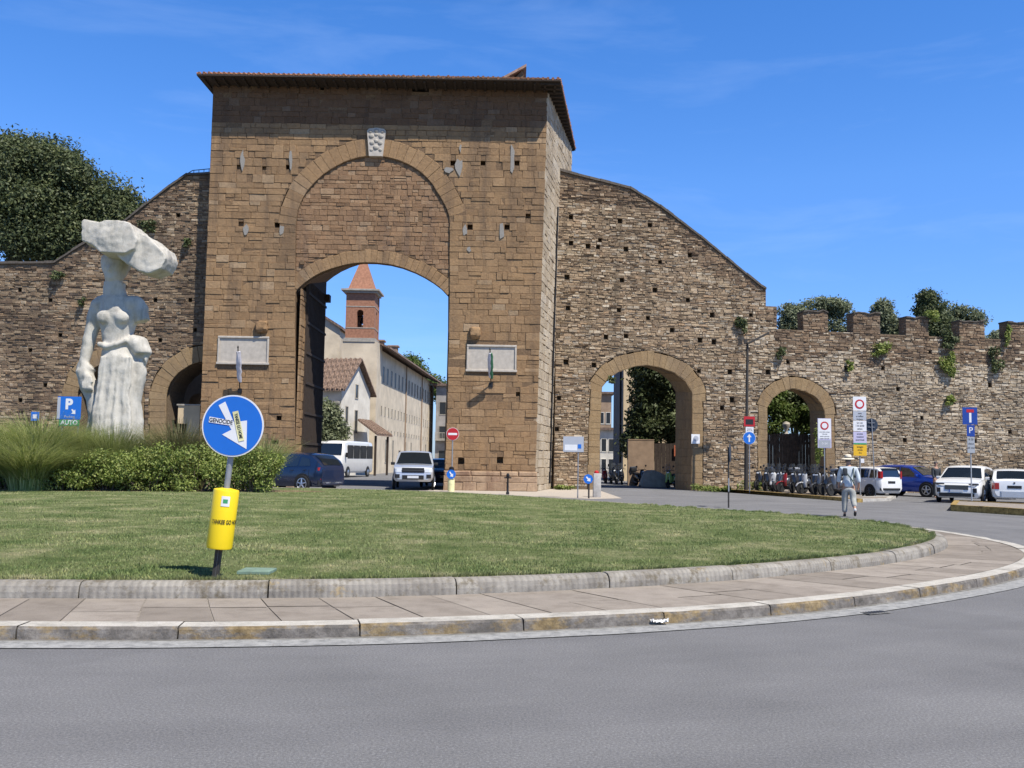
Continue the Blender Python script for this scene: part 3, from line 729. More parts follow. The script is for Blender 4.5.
# flags
plain('flag_cloth', (.55, .53, .56), .8, vs=3, var=.2); plain('flag_green', (.05, .16, .08), .8); plain('flag_red', (.4, .06, .05), .8)
def flag(name, label, px0, py0, px1, py1, out, w, mat2):
    u0, z0 = TP.uz(px0, py0); u1, z1 = TP.uz(px1, py1)
    base = Vector((u0, 46, z0)); tip = Vector((u1, 46-out, z1))
    tip = Vector((P(px1, py1, 46-out).x, 46-out, P(px1, py1, 46-out).z))
    t = thing(name, label, 'flag', base, group='flags on the gate tower')
    d = tip-base; mb = MB(); mb.tube([(0, 0, 0), d], .028, 7); mb.box(-.09, .09, -.06, .02, -.12, .12); mb.build('flagpole', 'iron', t)
    mb = MB(); mb.lathe([(.0, 0), (.03, 0), (.05, .05), (.0, .14)], 8, Matrix.Translation(d)); mb.build('finial', 'iron', t)
    for q, mt in ((0, 'flag_cloth'), (1, mat2)):
        mb = MB(); n_ = 14; i0 = 0
        pts = []; rad = []
        for k in range(9):
            f = .95-.62*k/8; p = d*f; sag = Vector((.05*q, 0, -.06-.55*w*math.sin(k/8*math.pi*.55)*(.8+q*.3))); pts.append(p+sag); rad.append(.05+w*.22*math.sin((k+.6)/9*math.pi)**.7*(1-.3*q))
        mb.tube(pts, rad, 9)
        for i, v in enumerate(mb.v): mb.v[i] = (v[0]+.05*noise.noise(Vector(v)*5), v[1]+.05*noise.noise(Vector(v)*5+Vector((9, 0, 0))), v[2])
        mb.build('cloth', mt, t, smooth=True)
flag('flag', 'furled white flag on a slanting pole below the left plaque', 240, 391, 238, 348, 1.0, .30, 'flag_cloth')
flag('flag', 'furled flag with a long shadow on its pole below the right plaque', 491, 385, 490, 350, 1.2, .28, 'flag_green')

# ------------------------------------------------------------------ right-hand city wall
WP = Plane(2.3, 50.5, .17)
def wp(pts): return [WP.uz(*p) for p in pts]
def TW(u, z, h): return WP.w(u, z, h)
def ground_ends(c): return [(p[0], 0 if k in (0, len(c)-1) else p[1]) for k, p in enumerate(c)]
arA = ground_ends(wp([(599, 491), (599.5, 440), (601, 400), (602, 387), (609.5, 378), (619, 371.5), (633, 366.6), (646.6, 365), (662, 367.6), (676, 373.4), (685.7, 381), (692.5, 392), (692.4, 400), (692.3, 440), (691.8, 491)]))
arB = ground_ends(wp([(767, 492), (767, 440), (767.3, 407), (773, 397.5), (781, 391.5), (792.7, 388), (804.5, 390.5), (816, 397), (822, 404), (825, 411), (825.2, 415), (826, 450), (826, 492)]))
top = wp([(777, 329), (777, 306.5), (766, 306), (766, 289.5), (760, 286), (740, 270), (700, 237), (660, 207), (630, 189), (600, 181.5), (578, 176), (559, 171)])
gap_y = lambda px: 329+(px-777)*.0475
uR = WP.uz(1060, 400)[0]; uS = WP.uz(735, 400)[0]; uR2 = uR+14
crT = WP.uz(900, gap_y(900))[1]
crTop = [(uR2, crT-.05), (WP.uz(900, 335)[0], crT), (WP.uz(777, 329)[0], WP.uz(777, 329)[1])]
cw = thing('city_wall', 'long rubble stone city wall right of the gate, sloping down to battlements, with two arches', 'city wall', (12, 52, 0))
outlineA = [(0, 0)]+arA+arB+[(uR2, 0)]+crTop[:-1]+top+[(0, top[-1][1])]
outlineA = [p for p in outlineA]
# core as two prisms of different thickness
zs_ = [p for p in top if True]
def top_at(u):
    pts = sorted([p for p in top if p is not top[1]]+crTop[:-1], key=lambda p: p[0])
    return float(np.interp(u, [p[0] for p in pts], [p[1] for p in pts]))
def spl(T, D):
    arch = set((round(p[0], 5), round(p[1], 5)) for p in arA+arB)
    return lambda u, z, h: T(u, 1.5+(z-1.5)*(1-h/D)+.02 if h < -1 and z > 1.6 and (round(u, 5), round(z, 5)) in arch else z, h)
mb = MB()
mb.prism([[(0, 0)]+arA+[(uS, 0), (uS, top_at(uS))]+[p for p in top if p[0] < uS]+[(0, top[-1][1])]], spl(TW, 51), -2.7, -.4)
mb.prism([[(uS, 0)]+arB+[(uR2, 0)]+crTop[:-1]+[p for p in top if p[0] > uS]+[(uS, top_at(uS))]], spl(TW, 53), -1.8, -.4)
mb.build('wall_core', 'rubble_mortar', cw, world=True)
RA, RB = .85, .72
zsa, zsb = WP.uz(692, 398)[1], WP.uz(825, 413.2)[1]
wfa = lambda z, w=0: .80 if z > zsa else .64
wfb = lambda z, w=0: .70 if z > zsb else .56
loopS = [(0, 0)]+outer_of(arA, wfa)+outer_of(arB, wfb)+[(uR2, 0)]+crTop[:-1]+top+[(0, top[-1][1])]
rg3 = random.Random(33)
def sq2(px, py, w=.24):
    u, z = WP.uz(px, py); return [(u-w/2, z-w/2), (u+w/2, z-w/2), (u+w/2, z+w/2), (u-w/2, z+w/2)]
hl = [(571, 217), (571, 243), (588, 246), (600, 240), (620, 221), (626, 249), (567, 277), (598, 247), (622, 280), (568, 308), (619, 310), (557, 335), (606, 337), (626, 336), (566, 362), (594, 365), (559, 398), (557, 429), (650, 225), (660, 262), (690, 255), (655, 290), (688, 300), (712, 315), (700, 340), (672, 330), (730, 372), (699, 371), (751, 315), (768, 372), (722, 408), (648, 318), (732, 400), (714, 342), (788, 362), (846, 368), (898, 389), (883, 368), (930, 352), (990, 385), (952, 400), (905, 440), (975, 441), (1010, 432), (922, 418)]
hl2 = [sq2(px, py, .2+.08*rg3.random()) for px, py in hl]
def sel(u, z, r):
    t_ = top_at(u)-z
    n_ = noise.noise(Vector((u*.25, z*.45, 0)))
    if t_ < .9+1.4*(n_+.4) and r.random() < .8: return 2
    a = max(0, min(1, (u-8.5)/6+n_*.9))
    if z < 2.5+2*n_ and r.random() < .45: return 0
    return 1 if r.random() < .16+.74*a else 0
mb = MB(); mb.sel = sel
courses(mb, TW, [loopS]+hl2, (.06, .155), (.12, .46), -.07, (-.026, .028), .016, rg3, ch=.012, jit=.016, tilt=.014, rag=.3, miss=.016)
mb.build('rubble', ['rubble_stone', 'pale_rubble_stone', 'brown_rubble_stone'], cw, world=True)
mb = MB(); mb.prism([loopS]+hl2, TW, -.4, -.024, back=False); mb.build('mortar_joints', 'rubble_mortar', cw, world=True)
mb = MB(); ring(mb, TW, arA, wfa, -.07, (-.015, .012), 52, rg3, gap=.005); mb.build('arch_surround', 'voussoir_stone', cw, world=True)
mb = MB(); ring(mb, TW, arB, wfb, -.07, (-.015, .012), 44, rg3, gap=.005); mb.build('arch_surround', 'voussoir_stone', cw, world=True)
# reveals: dressed stone lining
for ar, th_ in ((arA, 2.68), (arB, 1.78)):
    mb = MB()
    for (p, q) in zip(ar, ar[1:]):
        n_ = max(1, int(math.hypot(q[0]-p[0], q[1]-p[1])/.45))
        for k in range(n_):
            a_ = (p[0]+(q[0]-p[0])*k/n_, p[1]+(q[1]-p[1])*k/n_); b_ = (p[0]+(q[0]-p[0])*(k+1)/n_, p[1]+(q[1]-p[1])*(k+1)/n_)
            d_ = Vector((b_[0]-a_[0], b_[1]-a_[1])).normalized(); nn = Vector((d_.y, -d_.x)); h_ = -.0
            o_ = rg3.uniform(.008, .03)
            dd = 0
            while dd < th_-.05:
                w_ = min(rg3.uniform(.4, .9), th_-dd); g_ = .01
                RZ = lambda z, d: z+(max(0, z-1.5)*d/51)
                A_ = [TW(x+nn.x*o_, RZ(z+nn.y*o_, dd_), -dd_) for (x, z, dd_) in ((a_[0]+d_.x*g_, a_[1]+d_.y*g_, dd+g_), (b_[0]-d_.x*g_, b_[1]-d_.y*g_, dd+g_), (b_[0]-d_.x*g_, b_[1]-d_.y*g_, dd+w_-g_), (a_[0]+d_.x*g_, a_[1]+d_.y*g_, dd+w_-g_))]
                B_ = [TW(x, RZ(z, dd_), -dd_) for (x, z, dd_) in ((a_[0], a_[1], dd+g_), (b_[0], b_[1], dd+g_), (b_[0], b_[1], dd+w_-g_), (a_[0], a_[1], dd+w_-g_))]
                mb.add(A_+B_, [(0, 1, 2, 3), (0, 4, 5, 1), (1, 5, 6, 2), (2, 6, 7, 3), (3, 7, 4, 0)]); dd += w_
    mb.build('arch_lining', 'voussoir_stone', cw, world=True)
# coping on the slope
def coping(mb, T, line, th, h0, h1, rg, up_=.09):
    for (p, q) in zip(line, line[1:]):
        L_ = math.hypot(q[0]-p[0], q[1]-p[1]); n_ = max(1, int(L_/.45))
        for k in range(n_):
            a_ = (p[0]+(q[0]-p[0])*k/n_, p[1]+(q[1]-p[1])*k/n_); b_ = (p[0]+(q[0]-p[0])*(k+1)/n_, p[1]+(q[1]-p[1])*(k+1)/n_)
            d = rg.uniform(0, .035); g = .01*(b_[0]-a_[0])
            mb.prism([[(a_[0]+g, a_[1]), (b_[0]-g, b_[1]), (b_[0]-g, b_[1]+up_+d), (a_[0]+g, a_[1]+up_+d)]], T, h0, h1+d)
mb = MB(); sl = sorted([p for p in top if p[1] > WP.uz(766, 290)[1]-.2], key=lambda p: p[0]); coping(mb, TW, sl, 1, -2.75, .07, rg3, .12)
u_, z_ = WP.uz(771.5, 306); mb.build('coping', 'coping', cw, world=True)
# merlons
def merlon(px0, px1, pyt):
    u0, u1 = WP.uz(px0, pyt)[0], WP.uz(px1, pyt)[0]; zt = WP.uz((px0+px1)/2, pyt)[1]; zb = min(top_at(u0), top_at(u1))-.02
    mb = MB(); mb.mi = 1
    rgm = random.Random(px0); jag = [(u0+(u1-u0)*k/5, zt-.12+rgm.uniform(-.08, .08)) for k in range(6)]
    mb.prism([[(u0+.03, zb), (u1-.03, zb)]+[(min(max(p[0], u0+.03), u1-.03), p[1]) for p in jag[::-1]]], TW, -.75, -.03)
    mb.mi = 0; courses(mb, TW, [[(u0, zb), (u1, zb)]+jag[::-1]], (.09, .17), (.16, .45), -.05, (-.02, .03), .018, rg3, ch=.012, jit=.015, rag=.1)
    def TL(u, z, h): return WP.w(u0-h+.02, z, -u)
    courses(mb, TL, [[(.0, zb), (.75, zb), (.75, zt-.18), (0, zt-.18)]], (.09, .17), (.16, .4), -.03, (-.02, .02), .018, rg3, ch=.012, jit=.012)
    mb.mi = 2
    for k in range(5):
        a_, b_ = jag[k], jag[k+1]; coping(mb, TW, [a_, b_], 1, -.78, .05, rg3, .055)
    mb.build('merlon', ['brown_rubble_stone', 'rubble_mortar', 'coping'], cw, world=True)
for m in ((803, 828, 309.5), (853, 880, 312), (905.5, 928.5, 316), (959, 984.5, 319.5), (1007, 1034, 322), (1060, 1086, 325), (1112, 1138, 328)): merlon(*m)

# ------------------------------------------------------------------ left-hand city wall
LP = Plane(-14.0, 46.95, 0)
def lp(pts): return [LP.uz(*p) for p in pts]
def TLW(u, z, h): return LP.w(u, z, h)
arL = ground_ends(lp([(166, 492), (166, 440), (166, 400), (167, 390), (171, 381), (178, 373), (188, 366), (198, 362), (208, 361)]+[(222, 364), (232, 371), (238, 382), (240, 400), (240, 492)]))
arM = ground_ends(lp([(77, 492), (77, 440), (77.5, 392), (81, 381), (89, 371), (99, 365), (111, 364), (119, 369), (126, 378), (129, 390), (129.5, 440), (129.5, 492)]))
ltop = lp([(252, 173), (187, 175.5), (170, 187), (140, 210), (125, 222), (95, 238), (72, 252), (54, 263.5), (0, 264), (-60, 265), (-160, 266)])
lw = thing('city_wall', 'dark rubble stone city wall left of the gate behind the statue, stepping down to the left', 'city wall', (-22, 47.5, 0))
outl = [(ltop[-1][0], 0)]+arM+arL+[(ltop[0][0], 0)]+ltop
mb = MB(); mb.prism([outl], TLW, -2.6, -.4); mb.build('wall_core', 'rubble_mortar', lw, world=True)
loopL = [(ltop[-1][0], 0)]+outer_of(arM, .8)+outer_of(arL, 1.15)[:9]+[(LP.uz(208, 361)[0], 0)] if False else [(ltop[-1][0], 0)]+outer_of(arM, .75)+outer_of(arL, .85)+[(ltop[0][0], 0)]+ltop
lt_s = sorted(ltop, key=lambda p: p[0])
def ltop_at(u): return float(np.interp(u, [p[0] for p in lt_s], [p[1] for p in lt_s]))
def sell(u, z, r):
    n_ = noise.noise(Vector((u*.3, z*.45, 5)))
    if ltop_at(u)-z < .7+1.0*(n_+.4): return 1
    return 1 if r.random() < .55+n_*.6 else 0
mb = MB(); mb.sel = sell
hL = []
for px, py in [(20, 290), (50, 300), (60, 335), (30, 350), (190, 300), (155, 300), (160, 340), (20, 400), (45, 385), (195, 330), (178, 215), (150, 245)]:
    u, z = LP.uz(px, py); hL.append([(u-.1, z-.1), (u+.1, z-.1), (u+.1, z+.1), (u-.1, z+.1)])
courses(mb, TLW, [loopL]+hL, (.065, .165), (.13, .48), -.07, (-.026, .028), .016, rg3, ch=.012, jit=.018, tilt=.012, rag=.22, miss=.012)
mb.build('rubble', ['rubble_stone', 'brown_rubble_stone'], lw, world=True)
mb = MB(); mb.prism([loopL]+hL, TLW, -.4, -.024, back=False); mb.build('mortar_joints', 'rubble_mortar', lw, world=True)
mb = MB(); ring(mb, TLW, arL, .85, -.07, (-.005, .02), 48, rg3, gap=.008); mb.build('arch_surround', 'voussoir_stone', lw, world=True)
mb = MB(); ring(mb, TLW, arM, .75, -.07, (-.005, .02), 50, rg3, gap=.008); mb.build('arch_surround', 'voussoir_stone', lw, world=True)
mb = MB(); coping(mb, TLW, sorted(ltop, key=lambda p: p[0]), 1, -2.65, .07, rg3, .10); mb.build('coping', 'coping', lw, world=True)
mb = MB()
rail = lp([(222, 165), (190, 168), (170, 180), (140, 203), (128, 212)])
for hgt in (0, .35, .7):
    mb.tube([LP.w(p[0], p[1]-hgt*.5, -.4) for p in rail], .022, 5)
for k in range(26):
    f = k/25; i = min(3, int(f*4)); q = f*4-i; u = rail[i][0]+(rail[i+1][0]-rail[i][0])*q; z = rail[i][1]+(rail[i+1][1]-rail[i][1])*q
    mb.tube([LP.w(u, z, -.4), LP.w(u, ltop_at(u)+.05, -.4)], .016, 5)
mb.build('railing', 'iron', lw, world=True)
mb = MB(); mb.quad((-36, 48.3, .01), (-15.1, 48.3, .01), (-15.1, 47.0, .01), (-36, 47.0, .01)); struct(mb.build('pavement', 'slab'))
# ------------------------------------------------------------------ foliage
def leaf_mat(name, dark, mid, light, rough=.55, trans=.25):
    t = NT(name); r = island(t); v = t.coord()
    c = t.ramp(r, [(0, dark), (.5, mid), (1, light)])
    c = t.mix(.7, c, t.ramp(t.noise(v, .9, 4, .6), [(.3, (.6, .62, .6)), (.5, (1, 1, 1)), (.7, (1.4, 1.35, 1.15))]), 'MULTIPLY')
    t.col(c); t.set(rough, 0, .3)
    tr = t.n('ShaderNodeBsdfTranslucent'); t.l(c, tr.inputs['Color']); ms = t.n('ShaderNodeMixShader'); ms.inputs[0].default_value = trans
    out = t.t.nodes['Material Output']; t.l(t.b.outputs[0], ms.inputs[1]); t.l(tr.outputs[0], ms.inputs[2]); t.l(ms.outputs[0], out.inputs['Surface'])
    M[name] = t.m
leaf_mat('holm_leaf', (.045, .06, .025), (.085, .11, .045), (.16, .18, .08))
leaf_mat('bright_leaf', (.05, .085, .02), (.10, .15, .035), (.18, .22, .06), trans=.35)
leaf_mat('grey_leaf', (.09, .11, .06), (.17, .20, .11), (.29, .31, .19))
leaf_mat('hedge_leaf', (.10, .145, .03), (.22, .28, .065), (.38, .41, .14), trans=.35)
leaf_mat('plume_leaf', (.17, .22, .07), (.31, .36, .12), (.50, .50, .25), trans=.3)
leaf_mat('reed_leaf', (.09, .11, .04), (.16, .17, .07), (.28, .22, .12), trans=.3)
plain('bark', (.085, .065, .048), .95, vs=8, var=.4, bump=.8, dist=.04)
LR = np.random.default_rng(12)
def leaves(clumps, per, size, flat=.0, shell=.45, seed=1, aspect=.55):
    """clumps: (x, y, z, rx, ry, rz); leaf quads spread through each clump, thick towards its skin"""
    rg = np.random.default_rng(seed); out = []
    C = np.array(clumps, float)
    vol = (C[:, 3]*C[:, 4]*C[:, 5])**(2/3); vol /= vol.mean()
    for c, vv in zip(C, vol):
        n = max(6, int(per*vv)); d = rg.normal(size=(n, 3)); d /= np.linalg.norm(d, axis=1)[:, None]
        rad = (shell+(1-shell)*rg.random(n))**.8*(1+.12*rg.normal(size=n)); p = c[:3]+d*(rad*np.where(rg.random(n) > .85, 1+.5*rg.random(n), 1))[:, None]*c[3:]
        nrm = d*.7+rg.normal(size=(n, 3))*.6+np.array([0, 0, .35]); nrm /= np.linalg.norm(nrm, axis=1)[:, None]
        a = np.cross(nrm, rg.normal(size=(n, 3))); a /= np.linalg.norm(a, axis=1)[:, None]; b = np.cross(nrm, a)
        s = size*(.6+.8*rg.random(n)); a *= s[:, None]; b *= (s*aspect)[:, None]
        Q = np.stack([p-a, p-b*.8, p+a, p+b], axis=1); out.append(Q)
    return np.concatenate(out).reshape(-1, 3)
def crown_clumps(cx, cy, cz, rx, ry, rz, n, r, rg, lean=0):
    out = []
    for i in range(n):
        while True:
            d = np.array([rg.uniform(-1, 1) for _ in range(3)])
            if .25 < np.linalg.norm(d) < 1: break
        k = np.linalg.norm(d)**-.35; d = d*k*.93
        s = r*rg.uniform(.6, 1.25)
        out.append((cx+d[0]*rx, cy+d[1]*ry, cz+d[2]*rz, s*1.15, s*1.15, s*.85))
    return out
def tree(name, label, cat, x, y, trunk_h, blobs, mat, per, size, tr=.3, group=None, seed=1, nclump=14, cr=1.2, z0=0, limbs=6):
    """blobs: (cx, cy, cz, rx, ry, rz) in world metres"""
    rg = random.Random(seed); t = thing(name, label, cat, (x, y, z0), group=group)
    cl = []
    for b in blobs: cl += crown_clumps(b[0]-x, b[1]-y, b[2]-z0, b[3], b[4], b[5], int(nclump), cr, rg)
    np_mesh('crown', leaves(cl, per, size, seed=seed), 4, mat, t)
    mb = MB(); mb.tube([(0, 0, -.2), (.1*tr, 0, trunk_h*.4), (-.2*tr, .1, trunk_h)], [tr*1.25, tr, tr*.8], 10)
    for k in range(limbs):
        c = rg.choice(cl); e = Vector(c[:3]); s_ = Vector((-.2*tr, .1, trunk_h*rg.uniform(.7, 1))); m_ = s_.lerp(e, .5)+Vector((rg.uniform(-.4, .4), rg.uniform(-.4, .4), .3))
        mb.tube([s_, m_, e], [tr*.55, tr*.35, tr*.12], 7)
    mb.build('trunk', 'bark', t, smooth=True)
    return t
# big holm oak behind the left wall
def blobpx(D, items, ry=.8):
    out = []
    for (px, py, rx, rz) in items:
        c = P(px, py, D); k = D/F; out.append((c.x, D, c.z, rx*k, rx*k*ry, rz*k))
    return out
bl = blobpx(60, [(15, 200, 58, 45), (66, 186, 42, 30), (62, 218, 55, 34), (105, 214, 24, 24), (50, 245, 50, 14), (-40, 205, 55, 45), (30, 232, 55, 22), (45, 165, 30, 20), (122, 226, 12, 10), (12, 160, 20, 18)])
tree('holm_oak', 'huge dark evergreen oak rising behind the left wall beside the gate', 'tree', bl[0][0], 60, 11, bl, 'holm_leaf', 620, .11, .5, seed=5, nclump=30, cr=1.25, limbs=10)
t = tree('small_tree', 'small dark leaning tree behind the slope of the left wall', 'tree', P(150, 200, 55).x, 55, 9, blobpx(55, [(150, 222, 10, 10)]), 'holm_leaf', 200, .12, .12, seed=6, nclump=6, cr=.4, limbs=2)
# trees behind the battlements
defs = [('dense grey green tree behind the first battlement gap right of the slope', 64, [(795, 325, 16, 20), (790, 318, 12, 18)], 'grey_leaf'),
        ('broad bushy tree behind the second battlement', 66, [(815, 318, 20, 20), (838, 320, 18, 18), (830, 308, 18, 10)], 'grey_leaf'),
        ('pointed narrow tree between the second and third battlements', 63, [(884, 322, 9, 18), (882, 312, 5, 12), (893, 332, 10, 12)], 'grey_leaf'),
        ('tall dark spiky tree rising over the fourth battlement', 60, [(930, 318, 12, 24), (927, 305, 6, 14), (940, 330, 14, 14)], 'holm_leaf'),
        ('pale loose tree with silvery leaves behind the fourth battlement', 63, [(948, 318, 20, 16), (968, 318, 16, 12), (955, 330, 20, 10)], 'grey_leaf'),
        ('low far bush behind the last battlement gap', 70, [(995, 345, 12, 10), (1000, 338, 6, 5)], 'grey_leaf')]
for i, (lb, D, it, mt) in enumerate(defs):
    b = blobpx(D, it); tree('garden_tree', lb, 'tree', b[0][0], D, max(3, b[0][2]-b[0][5]), b, mt, 150, .085, .16, group='trees behind the battlements', seed=30+i, nclump=30, cr=.45, limbs=5)
# plants rooted in the walls
def tuft(label, px, py, w, h, mat='hedge_leaf', n=160, name='wall_plant', wall=None, T=None, hang=.4, seed=1, group='plants growing from the old wall'):
    wall = wall or WP; u, z = wall.uz(px, py); p = wall.w(u, z, .05); k = p.y/F; w *= k; h *= k
    t = thing(name, label, 'wall plant', p, group=group); rg = random.Random(seed)
    cl = [(rg.uniform(-.35, .35)*w, -.10-rg.random()*.12, (rg.uniform(-.5, .4))*h, w*.26, .14, h*.2) for _ in range(8)]
    np_mesh('leaves', leaves(cl, n/8, .075, seed=seed), 4, mat, t)
    mb = MB()
    for c in cl[:5]: mb.tube([(0, .05, 0), (c[0]*.5, -.08, c[2]*.4), c[:3]], [.015, .01, .006], 5)
    mb.build('stems', 'bark', t)
tf = [('leafy tuft on the wall left of the tall lamp top', 740, 326, 11, 16, 'holm_leaf', 500), ('small dark tuft under the step of the wall above the lamp', 780, 354, 10, 12, 'holm_leaf', 220),
      ('bushy green tuft below the third battlement gap', 880, 350, 20, 14, 'hedge_leaf', 420), ('narrow trailing tuft low on the left of the third battlement gap', 849, 368, 6, 14, 'hedge_leaf', 220),
      ('long hanging ivy spilling down the wall below the fourth battlement', 945, 362, 16, 30, 'hedge_leaf', 1100), ('green tuft low on the pale wall beneath the hanging ivy', 948, 400, 10, 11, 'hedge_leaf', 350),
      ('trailing plant on the wall below the last battlement gap', 995, 362, 14, 26, 'holm_leaf', 600), ('ivy clinging to the left side of the last battlement', 1006, 335, 6, 18, 'hedge_leaf', 350),
      ('dark ivy filling the gap left of the fifth battlement', 946, 338, 20, 18, 'holm_leaf', 800), ('dark bush topping the fourth battlement', 930, 316, 16, 10, 'hedge_leaf', 400)]
for i, (lb, px, py, w, h, mt, n_) in enumerate(tf): tuft(lb, px, py, w, h, mt, n_, seed=50+i)
tf2 = [('dark green tuft on the left wall beside the statue top', 148, 228, 16, 14, 500), ('small dark tuft under the sloping top of the left wall', 188, 243, 9, 9, 160), ('dark tuft on the left wall near the statue shoulder', 84, 302, 6, 8, 150), ('sparse tuft on the left wall between oak and statue', 60, 275, 14, 8, 260), ('mossy tuft on the far left wall', 98, 232, 14, 8, 220)]
for i, (lb, px, py, w, h, n_) in enumerate(tf2): tuft(lb, px, py, w, h, 'holm_leaf', n_, wall=LP, seed=80+i, group='plants growing from the left wall')
# weeds at the foot of the wall by the lamp post
for i, (px, D, w, h) in enumerate([(703, 50.5, 1.3, .5), (722, 50.2, 1.0, .4), (757, 49.8, 1.6, .9), (566, 49.5, .9, .35)]):
    x = XD(px, D); t = thing('weeds', ['low weeds at the foot of the wall right of the big side arch', 'sparse weeds on the verge left of the lamp post', 'tall green weeds at the foot of the lamp post', 'low grass tuft in the corner between gate and wall'][i], 'weeds', (x, D, 0), group='weeds at the foot of the wall')
    rg = random.Random(i); cl = [(rg.uniform(-.5, .5)*w, rg.uniform(-.2, .2), rg.uniform(.1, .6)*h, .25*w, .15, .25*h) for _ in range(9)]
    np_mesh('foliage', leaves(cl, 60, .06, seed=i+3), 4, 'hedge_leaf', t)
# ------------------------------------------------------------------ planting on the roundabout
def plume_grass(label, x, y, r, h, mat, n, seed, lean=.55, name='ornamental_grass', group='ornamental grasses on the roundabout'):
    z0 = lawn_z(x, y); t = thing(name, label, 'ornamental grass', (x, y, z0-.02), group=group); rg = np.random.default_rng(seed)
    V = []
    a = rg.random(n)*6.283; rb = r*.28*np.sqrt(rg.random(n)); L = h*(.65+.45*rg.random(n)); ln = lean*(.2+rg.random(n)**.8)*r/.9
    bx, by = rb*np.cos(a), rb*np.sin(a); a2 = a+rg.normal(0, .5, n); dx, dy = np.cos(a2), np.sin(a2); w = .010+.008*rg.random(n)
    prev = None; seg = 4
    for k in range(seg):
        qs = []
        for f in (k/seg, (k+1)/seg):
            px_ = bx+dx*ln*f**2*L; py_ = by+dy*ln*f**2*L; pz = L*f*(1-.22*f*f*ln); ww = w*(1-f*.9)
            qs.append((np.c_[px_-dy*ww, py_+dx*ww, pz], np.c_[px_+dy*ww, py_-dx*ww, pz]))
        V.append(np.stack([qs[0][0], qs[0][1], qs[1][1], qs[1][0]], axis=1))
    V = np.concatenate(V, axis=1).reshape(-1, 3)
    np_mesh('blades', V, 4, mat, t)
def bush(label, x, y, w, h, mat='hedge_leaf', per=230, seed=1, size=.05, group='bushes on the roundabout', n=26):
    z0 = lawn_z(x, y); t = thing('bush', label, 'bush', (x, y, z0-.02), group=group); rg = random.Random(seed)
    cl = [(rg.uniform(-.5, .5)*w, rg.uniform(-.35, .35)*w*.8, rg.uniform(.08, .85)*h, .2*w, .2*w, .18*h) for _ in range(n)]
    np_mesh('foliage', leaves(cl, per, size, seed=seed), 4, mat, t)
    mb = MB()
    for c in cl[::2]: mb.tube([(c[0]*.3, c[1]*.3, 0), (c[0]*.7, c[1]*.7, c[2]*.5), c[:3]], [.03, .02, .008], 6)
    mb.build('stems', 'bark', t)
GD = 30.5
pos = lambda px, D=GD: XD(px, D, 480)
for i, (px, D, w, h, lb) in enumerate([(8, 30.8, 2.2, 1.7, 'broad green bush at the far left end of the planting'), (62, 29.2, 2.0, 1.0, 'rounded bush below the blue parking sign'), (108, 29.3, 2.1, 1.1, 'leafy bush in front of the statue'), (150, 29.4, 1.9, 1.0, 'low leafy bush right of the statue'),
        (196, 29.5, 1.8, 1.15, 'small bush left of the round arrow sign'), (252, 29.6, 1.7, 1.35, 'last bush of the planting, right of the round arrow sign'), (222, 30.4, 1.4, 1.2, 'small bush behind the round arrow sign')]):
    bush(lb, pos(px, D), D, w*1.1, h*(1.1+.35*((i*37) % 5)/4), seed=120+i, size=.042)
for i, (px, D, r, h, n_, mt, lb) in enumerate([(38, 31.0, 1.5, 2.15, 3800, 'plume_leaf', 'tall fountain of feathery grass left of the parking sign'), (-6, 31.4, 1.2, 1.9, 2000, 'plume_leaf', 'feathery grass at the left edge'), (82, 31.4, 1.1, 1.75, 2000, 'plume_leaf', 'feathery grass just right of the parking sign'), (112, 31.2, 1.0, 1.85, 1800, 'plume_leaf', 'tall feathery grass at the statue foot'),
        (178, 31.2, 1.0, 1.95, 1500, 'reed_leaf', 'reddish upright grass right of the statue'), (196, 31.6, .8, 1.6, 1000, 'reed_leaf', 'thin reddish grass behind the small bush'), (262, 30.6, .9, 1.55, 1000, 'plume_leaf', 'feathery grass at the right end of the planting'), (140, 31.4, 1.0, 1.5, 1200, 'plume_leaf', 'feathery grass between statue and reddish grass'), (30, 29.2, 1.7, 1.55, 3200, 'plume_leaf', 'low fountain of light grass in front, far left'), (128, 30.4, 1.3, 1.15, 1300, 'plume_leaf', 'low light grass mound below the statue'), (165, 30.6, 1.2, 1.2, 1100, 'reed_leaf', 'low brownish grass mound in front, left of the arrow sign'), (88, 30.2, 1.3, 1.25, 1400, 'plume_leaf', 'low light grass mound in front, below the parking sign')]):
    plume_grass(lb, pos(px, D), D, r*1.2, h*1.2, mt, int(n_*1.2), 200+i)
mb = MB(); rg = random.Random(4); pts = []
for k in range(40):
    a = 2*math.pi*k/40; pts.append((-12.4+6.2*math.cos(a)*(1+.06*math.sin(5*a)), 31.0+2.1*math.sin(a)*(1+.1*math.sin(3*a+1))))
vs = [(-12.4, 31, lawn_z(-12.4, 31)+.02)]+[(x, y, lawn_z(x, y)+.004) for x, y in pts]; mb.add(vs, [(0, k+1, (k+1) % 40+1) for k in range(40)])
struct(mb.build('flower_bed', 'soil'))
# grit and dry leaves in the gutter
rg = np.random.default_rng(77); V = []
for _ in range(900):
    a = rg.uniform(-2.6, -.3); r_ = rO(a)+.02+abs(rg.normal(0, .10)); x, y, _z = pol(a, r_, 0); s = rg.uniform(.003, .009); q = rg.random()*6.28
    for k in range(4): V.append((x+s*math.cos(q+k*1.57)*(1 if k % 2 else .6), y+s*math.sin(q+k*1.57)*(1 if k % 2 else .6), .012+rg.random()*.004))
tag(np_mesh('grit', np.array(V), 4, 'soil'), 'grit and dry leaf crumbs along the foot of the kerb', 'grit', kind='stuff')
